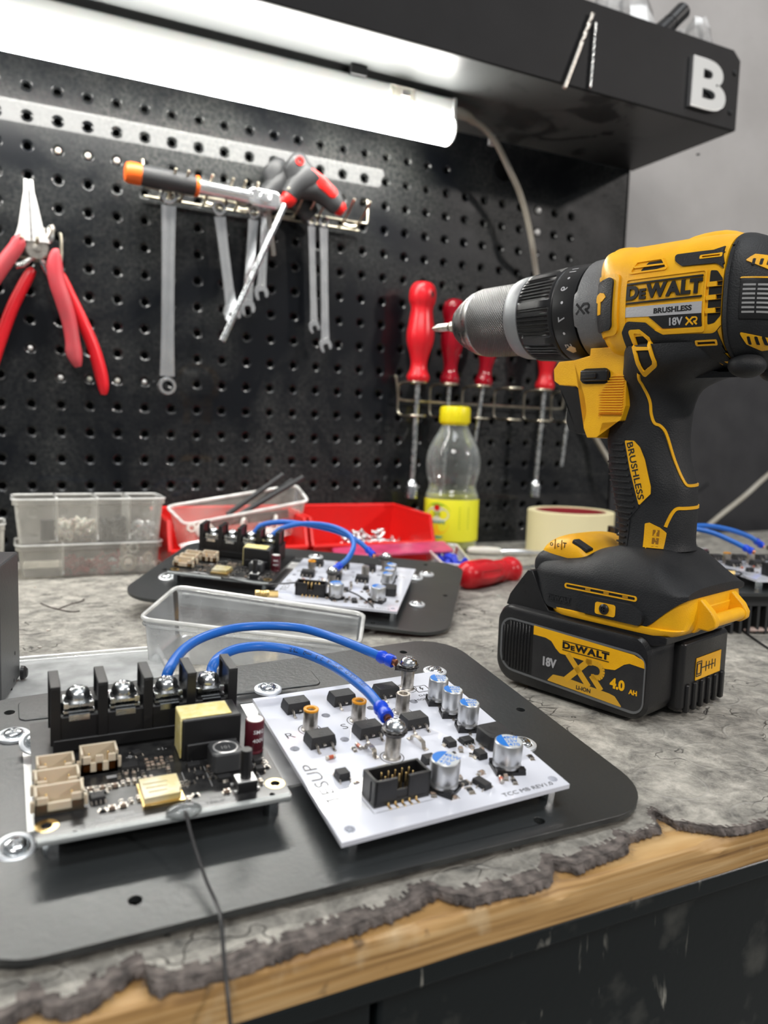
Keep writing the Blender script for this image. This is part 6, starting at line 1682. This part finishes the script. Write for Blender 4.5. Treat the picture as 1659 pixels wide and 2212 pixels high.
handle_loft(lp_, 'red_grip', [(23,-25,279,1.5,2),(20.5,-25,276,4.5,4),(19.5,-25,266,6.6,5),(21,-25,252,6.8,5.4),(26,-25,236,6.8,5.4),(31,-24,218,6.4,5.2),(33.5,-24,202,6.2,5),(34.5,-24,192,7.0,5),(36.6,-24,184,5.2,4.6),(38,-24,179,3.0,3)], M['red_dull'])
mb = MB(); mb.tube([(8,-18,272),(13,-18,262),(17,-20,254)], 2.6, 8); mb.build('tang', M['steel'], lp_)
mb = MB(); mb.tube([(3,-18,272),(-6,-20,264),(-12,-22,262)], 2.6, 8); mb.build('tang', M['steel'], lp_)
sc_ = thing('side_cutters', 'cutting pliers with brighter red plain grips hanging behind the long nose pair', 'pliers', (0,0,0))
for pts in ([(5,-12,282),(9,-12,291),(13,-12,298)],[(7,-12,282),(14,-12,290),(18,-12,298),(17,-12,301)]):
    mb = MB(); mb.tube(bez(pts,3), 3, 8, radii=None); mb.build('jaw', M['tin'], sc_)
mb = MB(); mb.sphere((16.5,-12,294), 1, 14, (4,2.5,8)); mb.build('cutting_edge', M['steel'], sc_)
mb = MB(); mb.lathe([(6,0),(6,4)], (8,-9,279), (0,-1,0), n=18); mb.build('pivot', M['tin'], sc_)
handle_loft(sc_, 'red_grip', [(3,-13,262,3,3),(0,-13,258,4.6,4),(-7,-13,244,5,4.4),(-15,-13,226,5.2,4.6),(-24,-13,200,5.2,4.6),(-32,-13,172,4.6,4)], M['red_handle'])
handle_loft(sc_, 'red_grip', [(24,-13,262,3,3),(27,-14,256,4.2,4),(34,-14,240,4.8,4.4),(43,-15,220,5.2,4.6),(52,-15,198,5.6,4.8),(58,-15,176,5.8,4.8),(60.5,-15,162,4.8,4.4),(60.5,-15,155.5,2.6,2.6)], M['red_handle'])

# ---- screwdriver rack
sr = thing('screwdriver_rack', 'rusty wire screwdriver rack with ring holders on the board', 'tool holder', (480,-4,165))
o = Vector((480,-4,165))
def srw(name, pts, r=1.4, closed=False):
    mb = MB(); mb.tube([Vector(p)-o for p in pts], r, 8, closed=closed); return mb.build(name, M['wire_metal'], sr)
srw('rail_wire', bez([(366,-2,190),(366,-9,189),(368,-10,172),(371,-11,165),(400,-11,164),(480,-11,163.4),(560,-11,163),(590,-11,163.6),(594,-11,168),(595,-10,188),(595,-2,190)],3), 1.5)
slots = [381, 421, 463.5, 507, 549.5, 590]
for x in slots:
    for z in (183.5, 147.5):
        srw('holder_ring', [(x+9.5*cos(a), -31+9.5*sin(a), z) for a in [2*pi*k/20 for k in range(20)]], 1.3, True)
    srw('holder_wire', bez([(x-9.5,-31,183.5),(x-12,-22,183),(x-13,-12,180),(x-13,-11,166),(x-13,-12,151),(x-11,-20,147.5),(x-9.5,-31,147.5)],3), 1.3)
def sdriver(label, top, z0, bot, m, r, L_, nut=None, hole=False, clearm=False, y=-31):
    """screwdriver: handle collar rests on the ring at top (x,z); shaft down to bot"""
    t = thing('screwdriver', label, 'screwdriver', (top[0], y, top[1]), group='screwdrivers in the rack')
    ax = Vector((top[0]-bot[0], 0, top[1]-bot[1])).normalized()
    prof = [(r*.72,0),(r*.80,1.5),(r*.84,6),(r*.66,12),(r*.60,20),(r*.74,30),(r*.98,42),(r*1.0,54),(r*.80,L_*.72),(r*.96,L_*.80),(r*1.0,L_*.88),(r*.86,L_*.95),(r*.55,L_*.99),(0,L_)] if L_ > 60 else [(r*.85,0),(r,4),(r*.7,14),(r*.62,22),(r*.9,34),(r,L_*.75),(r*.8,L_*.93),(0,L_)]
    prof = sorted(prof, key=lambda p: p[1])
    prof = interp(prof, 3)
    fl = (lambda a, h: 1-.05*(abs(cos(3*a)) < .35)*(1 if 8 < h < L_*.9 else 0))
    mb = MB(); mb.lathe(prof, (0,0,0), ax, n=36, cap=False, fn=fl); mb.build('handle', m, t)
    if hole:
        mb = MB(); mb.cyl(ax*(L_*.86)+Vector((3,-r*.98,0)), ax*(L_*.86)+Vector((3,r*.98,0)), 3.1, n=16); mb.build('hanging_hole', M['void'], t)
    if clearm:
        mb = MB(); mb.cyl(ax*2, ax*(L_*.62), 2.6, n=12); mb.build('inner_shaft', M['red_plastic'], t)
    e = Vector((bot[0]-top[0], 0, bot[1]-top[1])); d = e.normalized()
    mb = MB(); mb.cyl(Vector((0,0,0)), e - (d*16 if nut else d*0), 2.6 if not nut else 3.1, n=14); mb.build('shaft', M['steel'], t)
    if nut:
        mb = MB(); mb.lathe([(3.1,0),(4.2,1),(6.4,6),(6.6,7),(6.6,20),(5.6,20.4),(4.4,20),(4.4,14)], e-d*20, d, n=24, cap=False); mb.build('nut_socket', M['zinc'], t)
    return t
sdriver('opaque red nut driver with a hanging hole, leftmost in the rack', (381,184), 0, (378,58), M['red_handle'], 14.5, 106, nut=True, hole=True)
sdriver('dark see-through red screwdriver standing second in the rack', (420.5,184), 0, (417,62), M['red_clear'], 12.5, 92, clearm=True)
sdriver('see-through red screwdriver leaning, third in the rack, behind the chuck', (464.5,184), 0, (449,58), M['red_clear'], 12.0, 84, clearm=True)
sdriver('opaque red nut driver hanging in the rack just left of the drill trigger', (550,184), 0, (543,58), M['red_handle'], 13.5, 96, nut=True)
sdriver('thin screwdriver hanging rightmost in the rack, mostly behind the drill', (590,184), 0, (581,94), M['red_handle'], 11, 80)

# ================================================================== things on the bench
# ---- lemonade bottle
bt = thing('drink_bottle', 'half litre clear bottle of yellow lemonade with yellow cap', 'bottle', (424,-40,0))
bp_ = [(0,0.6),(20,.6),(27,1.2),(29.4,4),(29.8,9),(29.2,14),(29.8,18),(30,50),(29.8,60),(29,63.5),(27.2,68),(26.4,72),(27.2,77),(29.4,85),(30.4,94),(30.2,102),(28,112),(23.4,122),(18,131),(15.2,137),(14.6,140),(14.6,144)]
mb = MB(); mb.lathe(interp(bp_, 2), n=48, cap=False); mb.build('bottle_wall', M['bottle'], bt)
mb = MB(); mb.lathe([(0,1.6),(19.6,1.6),(26.4,2.2),(28.7,5),(29,10),(28.5,14),(29,18),(29.2,50),(29,60),(28.2,63.6),(27.6,64.6),(0,64.6)], n=48, cap=False); mb.build('drink', M['yellow_cap_g'], bt)
def label_mat():
    m = mat('bottle_label', (.78,.77,.02), .4); nt = m.node_tree; L = nt.links.new; b = nt.nodes['Principled BSDF']
    return m
mb = MB(); mb.lathe([(30.1,13),(30.35,14),(30.35,57.5),(30.1,58.5)], n=64, cap=False); lbl = mb.build('paper_label', M['label_yellow'], bt)
def on_bottle(nm, vs, fs, ang0, zc, m, R_=30.5):
    mb = MB(); mb.mesh2([(R_*cos(ang0+x/R_), R_*sin(ang0+x/R_), zc+y) for x, y in vs], fs); return mb.build(nm, m, lbl, smooth=False)
vd = Vector((CAM.x-424, CAM.y+40)); a_c = math.atan2(vd.y, vd.x)
aL = a_c - radians(30)
def ell(rx, ry, n=28, a0=0, a1=360): return [(rx*cos(radians(a0+(a1-a0)*k/n)), ry*sin(radians(a0+(a1-a0)*k/n))) for k in range(n+(0 if a1-a0 == 360 else 1))]
def disc(rx, ry, a0=0, a1=360):
    p = ell(rx, ry, 28, a0, a1)
    # triangle strips across so the shape bends with the bottle
    vs = [(0,0)]+p; fs = [(0,i+1,(i+1) % len(p)+1) for i in range(len(p) if a1-a0 == 360 else len(p)-1)]; return vs, fs
on_bottle('label_green', *disc(16.5,14,20,160), aL, 41, mat('leaf_green',(.30,.52,.03),.5), 30.45)
on_bottle('label_orange', *disc(14,12,180,360), aL, 32, mat('lemon_orange',(.86,.52,.01),.5), 30.45)
on_bottle('label_oval', *disc(14,8.8), aL, 42, mat('label_white',(.62,.66,.52),.5), 30.6)
on_bottle('label_spot', *disc(3.6,3.4), aL, 49.5, M['red_plastic'], 30.75)
M['teal'] = mat('label_teal', (.02,.26,.22), .5); M['lgreen'] = mat('label_text_green', (.30,.42,.02), .5)
for s, sz, z, m in (('IIIIII', 6.6, 42.5, 'lgreen'), ('ЛІМОНІТЕ' if False else 'LIMONITE', 4.6, 33.6, 'teal')):
    vs, fs = text_geo(s, sz, .03, 'CENTER', .95)
    on_bottle('label_text', vs, fs, aL, z, M['lgreen'] if m == 'lgreen' else M['teal'], 30.8)
on_bottle('label_swoosh', *disc(8,2.4,180,360), aL, 18.6, M['teal'], 30.6)
for k in range(9):
    on_bottle('label_line', [(-6,-.5),(6,-.5),(6,.5),(-6,.5)], [(0,1,2,3)], aL+radians(58), 50-2.8*k, M['lgreen'], 30.6)
mb = MB(); mb.lathe([(14.9,139),(14.9,141),(16.6,141.2),(16.9,142),(16.9,156),(16,158.4),(14,159.2),(0,159.4)], n=60, cap=False, fn=lambda a, h: 1+.012*(sin(60*a) > 0)*(1 if h < 156 else 0)); mb.build('bottle_cap', M['yellow_cap'], bt)
# ---- masking tape roll
tp = thing('masking_tape', 'wide cream masking tape roll lying flat behind the drill', 'tape', (549,-92,0))
mb = MB(); mb.lathe([(39,1),(39,47.4),(40,48),(47,48),(47.8,47.2),(47.8,1),(47,.3),(40,.3)], n=72, cap=False); mb.bm.faces.ensure_lookup_table(); mb.build('tape', M['masking'], tp)
mb = MB(); mb.lathe([(37.2,1),(37.2,47),(38.9,47.2),(38.9,1)], n=64, cap=False); mb.build('core', M['dark_red'], tp)
mb = MB()
for k in range(14):
    a = 2*pi*k/14; mb.mesh2([(37.1*cos(a+t), 37.1*sin(a+t), z) for t, z in ((-.1,14),(.1,14),(.13,34),(-.07,34))], [(0,1,2,3)])
mb.build('core_print', mat('core_print',(.55,.25,.27),.5), tp, smooth=False)
# ---- red stubby screwdriver on the mat
A = Vector((320,-237,0)); B = Vector((398,-203,0)); d = (B-A).normalized()
t = thing('screwdriver', 'fat red screwdriver lying on the mat in front of the bottle', 'screwdriver', A)
Aq = Vector((0,0,12.2))
dd = Vector((d.x, d.y, -.045)).normalized()
mb = MB(); prof = interp([(0,-3),(5.5,-2),(9.6,1),(11.8,7),(12.3,16),(12.2,34),(10.6,44),(9.6,50),(10.2,55),(8.8,62),(9.0,66),(11.4,70),(12.0,74),(11.0,78),(8.4,80),(4,80.6),(0,80.7)], 3)
mb.lathe([(max(r,0),h) for r, h in prof], Aq, dd, n=48, cap=False, fn=lambda a, h: 1-(.13 if abs(cos(3*a+.4)) > .82 and 12 < h < 46 else 0)); mb.build('handle', M['red_handle'], t, angle=35)
mb = MB(); mb.cyl(Aq+dd*80, Aq+dd*150, 2.4, n=12); mb.cyl(Aq+dd*150, Aq+dd*158, 2.4, 1.2, n=12); mb.build('shaft', M['steel'], t)
mb = MB(); mb.rbox(Aq+dd*22+Vector((-2.2,-10.8,4.6)), (5,2.4,2.4), .8); mb.build('handle_slot', M['void'], t)
# pale screwdriver lying further back
t = thing('screwdriver', 'slim chrome screwdriver lying flat between bottle and tape roll', 'screwdriver', (432,-78,0))
d = Vector((86,-42,0)).normalized(); mb = MB(); mb.lathe([(0,-8),(3.4,-6),(4.4,-1),(4.6,18),(4.2,26),(2.8,29),(0,29.2)], (0,0,4.8), d, n=24, cap=False); mb.build('handle', M['white_opaque'], t)
mb = MB(); mb.lathe([(2.6,28),(3.2,31),(3.3,60),(2.4,62),(2.4,120),(.6,124)], (0,0,4.6), d, n=16); mb.build('shaft', M['chrome'], t)

# ---- red storage bins
def bin_(label, loc, rz, W_, D_, H_, seed):
    """front-sloping stacking bin; opening towards -y"""
    t = thing('storage_bin', label, 'storage bin', loc, (0,0,rz), 'red storage bins against the board')
    mb = MB(); th = 1.8
    yb, yf = D_/2, -D_/2
    def wall(pts_o, off):
        return pts_o
    side = [(yf+5,0),(yb-2,0),(yb,H_),(yf+8,H_-3),(yf+2,H_*.52),(yf,H_*.42)]
    for s in (-1, 1):
        x1 = s*W_/2; x0 = s*(W_/2-th)
        a = mb.ring([(x1*(.93 if z < 5 else 1), y, z) for y, z in side]); b = mb.ring([(x0*(.93 if z < 5 else 1), y, z) for y, z in side])
        mb.bridge(a, b); mb._f(a); mb._f(b[::-1])
    mb.box((0, (yb+yf)/2+2, th/2), (W_*.93, D_*.93, th)); mb.box((0, yb-th/2, H_/2), (W_, th, H_)); mb.box((0, yf+th*.7+1, H_*.22), (W_*.97, th, H_*.44))
    mb.build('tub', M['red_bin'], t, bevel=.6)
    mb = MB(); rim = [(yf-1.2,H_*.42),(yf+2,H_*.55),(yf+8,H_-2.6),(yb,H_+.4)]
    for s in (-1, 1): mb.tube([(s*W_/2, y, z) for y, z in rim], 2.1, 8)
    mb.tube([(-W_/2,yb,H_+.4),(W_/2,yb,H_+.4)], 2.1, 8); mb.tube([(-W_/2,yf-1.2,H_*.42),(W_/2,yf-1.2,H_*.42)], 2.3, 8); mb.build('rim', M['red_bin'], t)
    return t
b1 = bin_('wide red storage bin with loose screws, left of the bottle', (302,-56,0), radians(0), 130, 92, 48, 1)
b2 = bin_('red storage bin filled with a clear tray, behind the middle plate', (168,-56,0), radians(0), 126, 92, 48, 2)
# screws in the wide bin
rnd = random.Random(12)
def bolt_proto(name, label, loc, L_, r, grp, m='zinc', cat='screw'):
    t = thing(name, label, cat, loc, (rnd.uniform(1.0,2.0), rnd.uniform(-.4,.4), rnd.uniform(0,6.28)), grp)
    mb = MB(); mb.lathe([(0,0),(r*1.9,.1),(r*2,1.0),(r*1.6,r*1.3),(r,r*1.4)], n=12, cap=False); mb.build('head', M[m], t)
    mb = MB(); mb.lathe([(r,r*1.3),(r*1.0,L_-1),(r*.5,L_)], n=10, fn=lambda a, h: 1+.12*sin(h*6+a)); mb.build('shank', M[m], t)
    return t
def scatter(proto, n, fn):
    for i in range(n):
        c = copy_tree(proto); c.location = Vector(fn())*MM; c.rotation_euler = (rnd.uniform(.9,2.2), rnd.uniform(-.5,.5), rnd.uniform(0,6.28))
p = bolt_proto('screw', 'small zinc screw in the loose heap inside the wide red bin', (322,-62,6), 11, 1.5, 'screws in the wide red bin')
scatter(p, 70, lambda: (lambda a, b: (316+a*36, -58+b*24, 6+20*max(0, 1-(a*a+b*b)*.8)*rnd.random()+6*(1-abs(a))))(rnd.uniform(-1,1), rnd.uniform(-1,1)))
# ---- clear open tray standing tilted in the left bin with black rods
def open_box(name, label, cat, rim, base, th, m, rimr=1.2, kind=None, parent=None, group=None):
    t = thing(name, label, cat, (base[0][0], base[0][1], 0), group=group); o = Vector((base[0][0], base[0][1], 0))
    R_ = [Vector(p)-o for p in rim]; B_ = [Vector(p)-o for p in base]
    c1 = sum(R_, Vector())/4; c0 = sum(B_, Vector())/4
    def rnd_loop(P, rad):
        pts = []
        for i in range(4):
            p = P[i]; a = (P[i-1]-p); b = (P[(i+1) % 4]-p); a_ = a.normalized(); b_ = b.normalized()
            p0 = p+a_*rad; p1 = p+b_*rad
            for k in range(6):
                f = k/5; pts.append(p0*(1-f)**2+p*2*f*(1-f)+p1*f*f)
        return pts
    mb = MB()
    lo = mb.ring(rnd_loop(B_, 6)); lo2 = mb.ring(rnd_loop([b.lerp(r,.06)+(b-c0).normalized()*1.0 for b, r in zip(B_,R_)], 6.5)); up = mb.ring(rnd_loop(R_, 8))
    mb.bridge(lo, lo2); mb.bridge(lo2, up); mb._f(lo)
    mb.build('walls', m, t)
    mb = MB(); loop = rnd_loop([r+(r-c1).normalized()*.8 for r in R_], 8); mb.tube(loop, rimr, 8, closed=True)
    mb.build('rim', M['rimp'], t)
    return t
def orect(c, dx, dy, W_, D_, z, zt=0, zd=0):
    c = Vector(c); dx = Vector(dx).normalized(); dy = Vector(dy).normalized()
    return [c-dx*W_/2-dy*D_/2, c+dx*W_/2-dy*D_/2, c+dx*W_/2+dy*D_/2, c-dx*W_/2+dy*D_/2]
# clear box behind the nearest plate
ob = open_box('clear_box', 'empty clear plastic box with rounded corners behind the nearest plate', 'box',
    [(40,-359,26.5),(147,-408,15.0),(173,-357,18.5),(72,-298,30)], [(44,-357,.6),(146,-402,.6),(168,-361,.6),(73,-304,.6)], 1.4, M['clear'], 1.3)
mb = MB(); o_ = Vector((44,-357,0))
loop = []
P4 = [Vector(q)-o_ for q in ((39.4,-359.4,23.0),(147.4,-408.6,11.6),(174.0,-356.6,15.0),(71.8,-297.2,26.4))]
for i in range(4):
    p = P4[i]; a_ = (P4[i-1]-p).normalized(); b_ = (P4[(i+1) % 4]-p).normalized()
    for k in range(6): f = k/5; loop.append((p+a_*8)*(1-f)**2+p*2*f*(1-f)+(p+b_*8)*f*f)
mb.tube(loop, .7, 6, closed=True); mb.build('rim_step', M['clear'], ob)
# clear flat lid under the back of the nearest plate
ld = thing('plastic_sheet', 'flat clear plastic tray lying on the mat behind the terminal block', 'lid', (10,-370,0))
mb = MB(); mb.rbox((0,0,1.2),(86,76,1.0),6,n=5); mb.build('sheet', M['clear'], ld)
mb = MB(); mb.tube([(x,y,2.6) for x,y in rr_poly([(-42,-37),(42,-37),(42,37),(-42,37)],[6]*4,5)], 1.3, 8, closed=True); mb.build('rim', M['clear'], ld)
ld.rotation_euler = (0,0,radians(-2))
# tray in the left bin
tr_ = open_box('clear_tray', 'long clear plastic tray lying tilted in the red bin with black rods', 'tray',
    [(124,-74,40),(242,-72,60),(244,-30,72),(116,-28,52)], [(130,-68,10),(236,-66,28),(238,-36,34),(124,-34,16)], 1.2, M['milky'], 1.6)
for i, (q0, q1) in enumerate((((168,-52,46),(226,-44,84)),((176,-58,45),(244,-52,82)),((180,-48,44),(236,-44,79)))):
    mb = MB(); mb.tube([q0, q1], 2.6 if i < 2 else 2.0, 12)
    tag(mb.build('rod', M['grip_black']), ('upper black rod sticking out of the tilted clear tray','lower black rod sticking out of the tilted clear tray','thin black rod between the two others in the tray')[i], 'rod', 'black rods in the clear tray')
tn = thing('cable_tie', 'flat black plastic strip lying inside the tilted clear tray', 'strip', (150,-62,34)); mb = MB(); mb.box((38,2,9),(78,3,9),Matrix.Rotation(-.1,3,'Y')); mb.build('strip_body', M['grip_black'], tn, bevel=1); mb = MB(); mb.box((52,.2,10.4),(34,1,3.4),Matrix.Rotation(-.1,3,'Y')); mb.build('strip_slot', M['dark_grey'], tn)
def washer(name, label, loc, ro, ri, h, rot, m, grp, cat='washer'):
    mb = MB(); mb.lathe([(ri,0),(ro*.9,0),(ro,h*.25),(ro,h*.75),(ro*.9,h),(ri,h),(ri,0)], n=24, cap=False)
    o = mb.build(name, M[m], loc=loc, rot=rot); return tag(o, label, cat, grp)
washer('washer', 'large white plastic washer at the left end of the tilted tray', (139,-80,34), 9, 2.6, 4.5, (radians(80),0,.2), 'white_opaque', None)
for i, (x, y, z, r_, l) in enumerate(((128,-78,37,4.6,'small white cap left of the large white washer in the tray'),(150,-74,22,4.0,'white plastic tube piece lying below the large white washer'),(176,-76,40,6.0,'pale washer standing right of the large white one'),(206,-76,42,6.4,'pale washer near the middle of the tilted tray'),(192,-74,36,5.0,'pale washer behind the black terminal block of the middle plate'))):
    washer('washer', l, (x,y,z), r_, r_*.5, 3, (radians(70+12*i), .2*i, .5*i), 'white_opaque', 'pale washers in the tray')

# ---- left organiser boxes (two stacked, clear, with dividers)
def organiser(label, x0, x1, y0, y1, z0, z1, divs, name='organizer_box'):
    t = thing(name, label, 'organizer', ((x0+x1)/2,(y0+y1)/2,z0), group='clear organizer boxes')
    W_, D_, H_ = x1-x0, y1-y0, z1-z0
    mb = MB(); k = .95
    lo = mb.ring([(x*k, y*k, .8) for x, y in rr_poly([(-W_/2,-D_/2),(W_/2,-D_/2),(W_/2,D_/2),(-W_/2,D_/2)],[5]*4,4)]); up = mb.ring([(x, y, H_-5) for x, y in rr_poly([(-W_/2,-D_/2),(W_/2,-D_/2),(W_/2,D_/2),(-W_/2,D_/2)],[6]*4,4)])
    up2 = mb.ring([(x*1.03, y*1.04, H_-4.6) for x, y in rr_poly([(-W_/2,-D_/2),(W_/2,-D_/2),(W_/2,D_/2),(-W_/2,D_/2)],[6]*4,4)]); up3 = mb.ring([(x*1.03, y*1.04, H_) for x, y in rr_poly([(-W_/2,-D_/2),(W_/2,-D_/2),(W_/2,D_/2),(-W_/2,D_/2)],[6]*4,4)])
    mb.bridge(lo, up); mb.bridge(up, up2); mb.bridge(up2, up3); mb._f(lo); mb.build('walls', M['milky'], t)
    mb = MB(); mb.tube([(x*1.03, y*1.04, H_) for x, y in rr_poly([(-W_/2,-D_/2),(W_/2,-D_/2),(W_/2,D_/2),(-W_/2,D_/2)],[6]*4,4)], 1.0, 6, closed=True); mb.build('rim', M['rimp'], t)
    for f in divs:
        mb = MB(); x = -W_/2+W_*f; mb.box((x, 0, H_*.5+2), (1.6, D_*.96, H_*.98)); mb.build('divider', M['rimp'], t, bevel=.4)
    return t
organiser('upper clear organizer tray with three dividers, stacked on the other at left', -17, 101, -92, -44, 28.6, 66, (.27,.54,.76))
organiser('lower clear organizer tray of washers under the stacked one at left', -15, 99, -91, -45, .3, 28, (.3,))
organiser('small clear box at the far left edge behind the black enclosure', -62, -24.5, -92, -50, .3, 46, (.5,))
def heap(name, label, cat, c, s, n, m, grp, r=1.2, L_=6):
    mb = MB()
    d0 = Vector((1,0,0)); mb.cyl((-L_/2,0,0),(L_/2,0,0), r, n=8); mb.cyl((L_/2,0,0),(L_/2+.8,0,0), r*1.8, n=10)
    o = mb.build(name, M[m], loc=c); tag(o, label, cat, grp)
    for i in range(n):
        q = o.copy(); COL.objects.link(q); q.location = Vector((c[0]+rnd.uniform(-1,1)*s[0], c[1]+rnd.uniform(-1,1)*s[1], c[2]+rnd.random()*s[2]))*MM
        q.rotation_euler = (rnd.uniform(0,6.28), rnd.uniform(-.9,.9), rnd.uniform(0,6.28))
heap('screw', 'small dark screw in the third compartment of the upper organizer', 'screw', (62,-68,32), (11,18,14), 60, 'grip_black', 'dark screws in the organizer')
heap('screw', 'small bright screw in the right compartment of the upper organizer', 'screw', (86,-68,32), (9,18,10), 34, 'zinc', 'bright screws in the organizer')
heap('nylon_screw', 'pale plastic screw in the second compartment of the upper organizer', 'screw', (30,-68,32), (14,18,13), 44, 'white_opaque', 'pale screws in the organizer', 1.6, 8)
heap('brown_screw', 'brown screw in the lower organizer', 'screw', (45,-68,4), (24,17,8), 50, 'dark_red', 'brown screws in the organizer', 1.4, 9)
mb = MB(); mb.cyl((0,0,0),(0,0,17),5.5,n=16); tag(mb.build('round_spacer', M['dark_grey'], loc=(8,-80,31)), 'dark round spacer in the left compartment of the upper organizer', 'spacer')
washer('washer', 'pale ring standing upright in the lower organizer at right', (72,-84,9.5), 7.2, 4.0, 4, (radians(86),0,.1), 'white_opaque', None)
for i, (x, z, r_) in enumerate(((60,8,4.4),(68,20,5),(82,8,5),(90,12,5),(78,21,5.5))): washer('washer', 'pale plastic washer among others in the right half of the lower organizer', (x,-76,z), r_, r_*.5, 3, (radians(60+20*i), .4*i, i), 'white_opaque' if i % 2 else 'zinc', 'washers in the lower organizer')

# ---- black sheet metal enclosure at the left edge
en = thing('metal_enclosure', 'black sheet metal enclosure standing at the left edge of the bench', 'enclosure', (0,0,0))
a0, b0 = Vector((-19.2,-364,0)), Vector((-28.0,-407,0)); dn = (b0-a0).normalized(); lf_ = Vector((dn.y,-dn.x,0))
if lf_.x > 0: lf_ = -lf_
mb = MB(); H_ = 66.5
rg = [a0, b0, b0+lf_*120, a0+lf_*120]
lo = mb.ring([p+V(0,0,2.6) for p in rg]); up = mb.ring([p+V(0,0,H_) for p in rg]); mb.bridge(lo, up); mb._f(up); mb._f(lo[::-1]); mb.build('shell', mat('enclosure_paint', (.045,.047,.05), .38, bump=.2, bscale=600), en, bevel=1.6, seg=3, smooth=False)
mb = MB(); mb.box((a0+lf_*20+dn*12)+V(0,0,1.5), (36,20,2.4)); mb.build('foot', M['black_matte'], en)
for q in ((32,1411),(30,1470)):
    P = None; dr = ray(*q); n_ = -lf_; tt = (a0-CAM).dot(n_)/dr.dot(n_); P = CAM+dr*tt
    mb = MB(); mb.lathe([(1.0,.1),(0,.1)], P, n_, n=14, cap=False); mb.build('screw_hole', M['void'], en)
mb = MB(); P = a0+V(2.4,-3,5.5); mb.lathe([(0,3.2),(2,3),(3.4,1.6),(3.6,0)], P-V(2.2,0,0), -lf_, n=18); mb.build('rubber_foot', M['black_plastic'], en)

# ---- small clear box with blue plugs and a pink strip beside the bottle
open_box('clear_box', 'small clear box full of blue crimp ends between bin and red screwdriver', 'box', [(306,-206,17),(356,-150,17),(432,-66,13),(392,-96,17)][:0]+[(322,-200,16),(346,-212,15),(398,-98,15),(362,-88,17)], [(326,-196,.6),(344,-206,.6),(392,-104,.6),(364,-94,.6)], 1, M['clear'], 1.1)
mb = MB(); mb.lathe([(1.4,0),(1.6,4),(2.6,5),(2.6,9),(1.2,9),(1.0,4)], n=12, cap=False)
bl = mb.build('crimp_end', mat('blue_nylon', (.03,.06,.62), .3, sss=.2), loc=(340,-180,3)); tag(bl, 'small blue crimp end in the small clear box', 'crimp terminal', 'blue crimp ends in the small box')
for i in range(55):
    f = rnd.random(); c0 = Vector(onz(958,1216,0)).lerp(Vector(onz(990,1254,0)), f); q = bl.copy(); COL.objects.link(q)
    q.location = (c0+Vector((rnd.uniform(-6,6), rnd.uniform(-6,6), 2.5+rnd.random()*9)))*MM; q.rotation_euler = (rnd.uniform(0,3), rnd.uniform(0,3), rnd.uniform(0,6))
mb = MB(); mb.box((0,0,0),(118,26,3),taper=.98); pk = mb.build('pink_strip', M['pink'], loc=(312,-121,17), rot=(radians(12),radians(-2),radians(-8)), bevel=1); tag(pk, 'translucent pink plastic strip lying across the front of the wide red bin', 'strip')
mb = MB(); mb.box((0,0,9),(10,110,18)); st_ = mb.build('spacer_block', M['white_opaque'], loc=(312,-121,-40)); bpy.data.objects.remove(st_)

# ---- odds at the right
mb = MB(); mb.tube(bez([(476,-364,6),(462,-383,2),(445,-405,.8),(432,-424.6,.8),(413,-456,.9),(398,-486,.8),(392,-520,.8)],6), .7, 8); tag(mb.build('thin_wire', M['wire_black']), 'thin black wire trailing over the mat right of the battery', 'wire')
mb = MB(); mb.loft([[(x, y+r_*cos(2*pi*k/10), z+r_*.5*sin(2*pi*k/10)) for k in range(10)] for x, y, z, r_ in ((434,-422,2.2,1.5),(437,-423,2.6,3.6),(450,-427,2.4,3.2),(480,-438,2.4,3.6),(520,-452,2.4,3.6))]); tag(mb.build('wooden_stick', M['wood_stick']), 'pale flat wooden stick lying at the right edge in front of the heat sink', 'stick')
# crumbs on the mat
for i, (u, v, s) in enumerate(((105,1361,1.3),(150,1413,1.1),(86,1398,1.2),(75,1268,1.2),(1076,1287,1.3),(987,1291,1.0),(960,1278,.9),(250,1322,.9))):
    P = onz(u, v, s*.5); mb = MB(); mb.sphere((0,0,0), s, 6, (1.2,.9,.6)); tag(mb.build('crumb', M['white_opaque'], loc=P, smooth=False), 'tiny pale crumb on the grey mat', 'crumb', 'crumbs on the mat')
# dry twig-like fibre on the mat
mb = MB(); pts = [tuple(onz(u,v,.5)) for u, v in ((88,1303),(110,1312),(150,1321),(172,1320))]; mb.tube(bez(pts,5), .45, 6); mb.tube(bez([tuple(onz(u,v,.5)) for u, v in ((125,1316),(150,1306),(178,1298),(182,1294))],5), .4, 6); tag(mb.build('fibre', M['felt']), 'short dark forked fibre on the mat in front of the organizers', 'fibre')
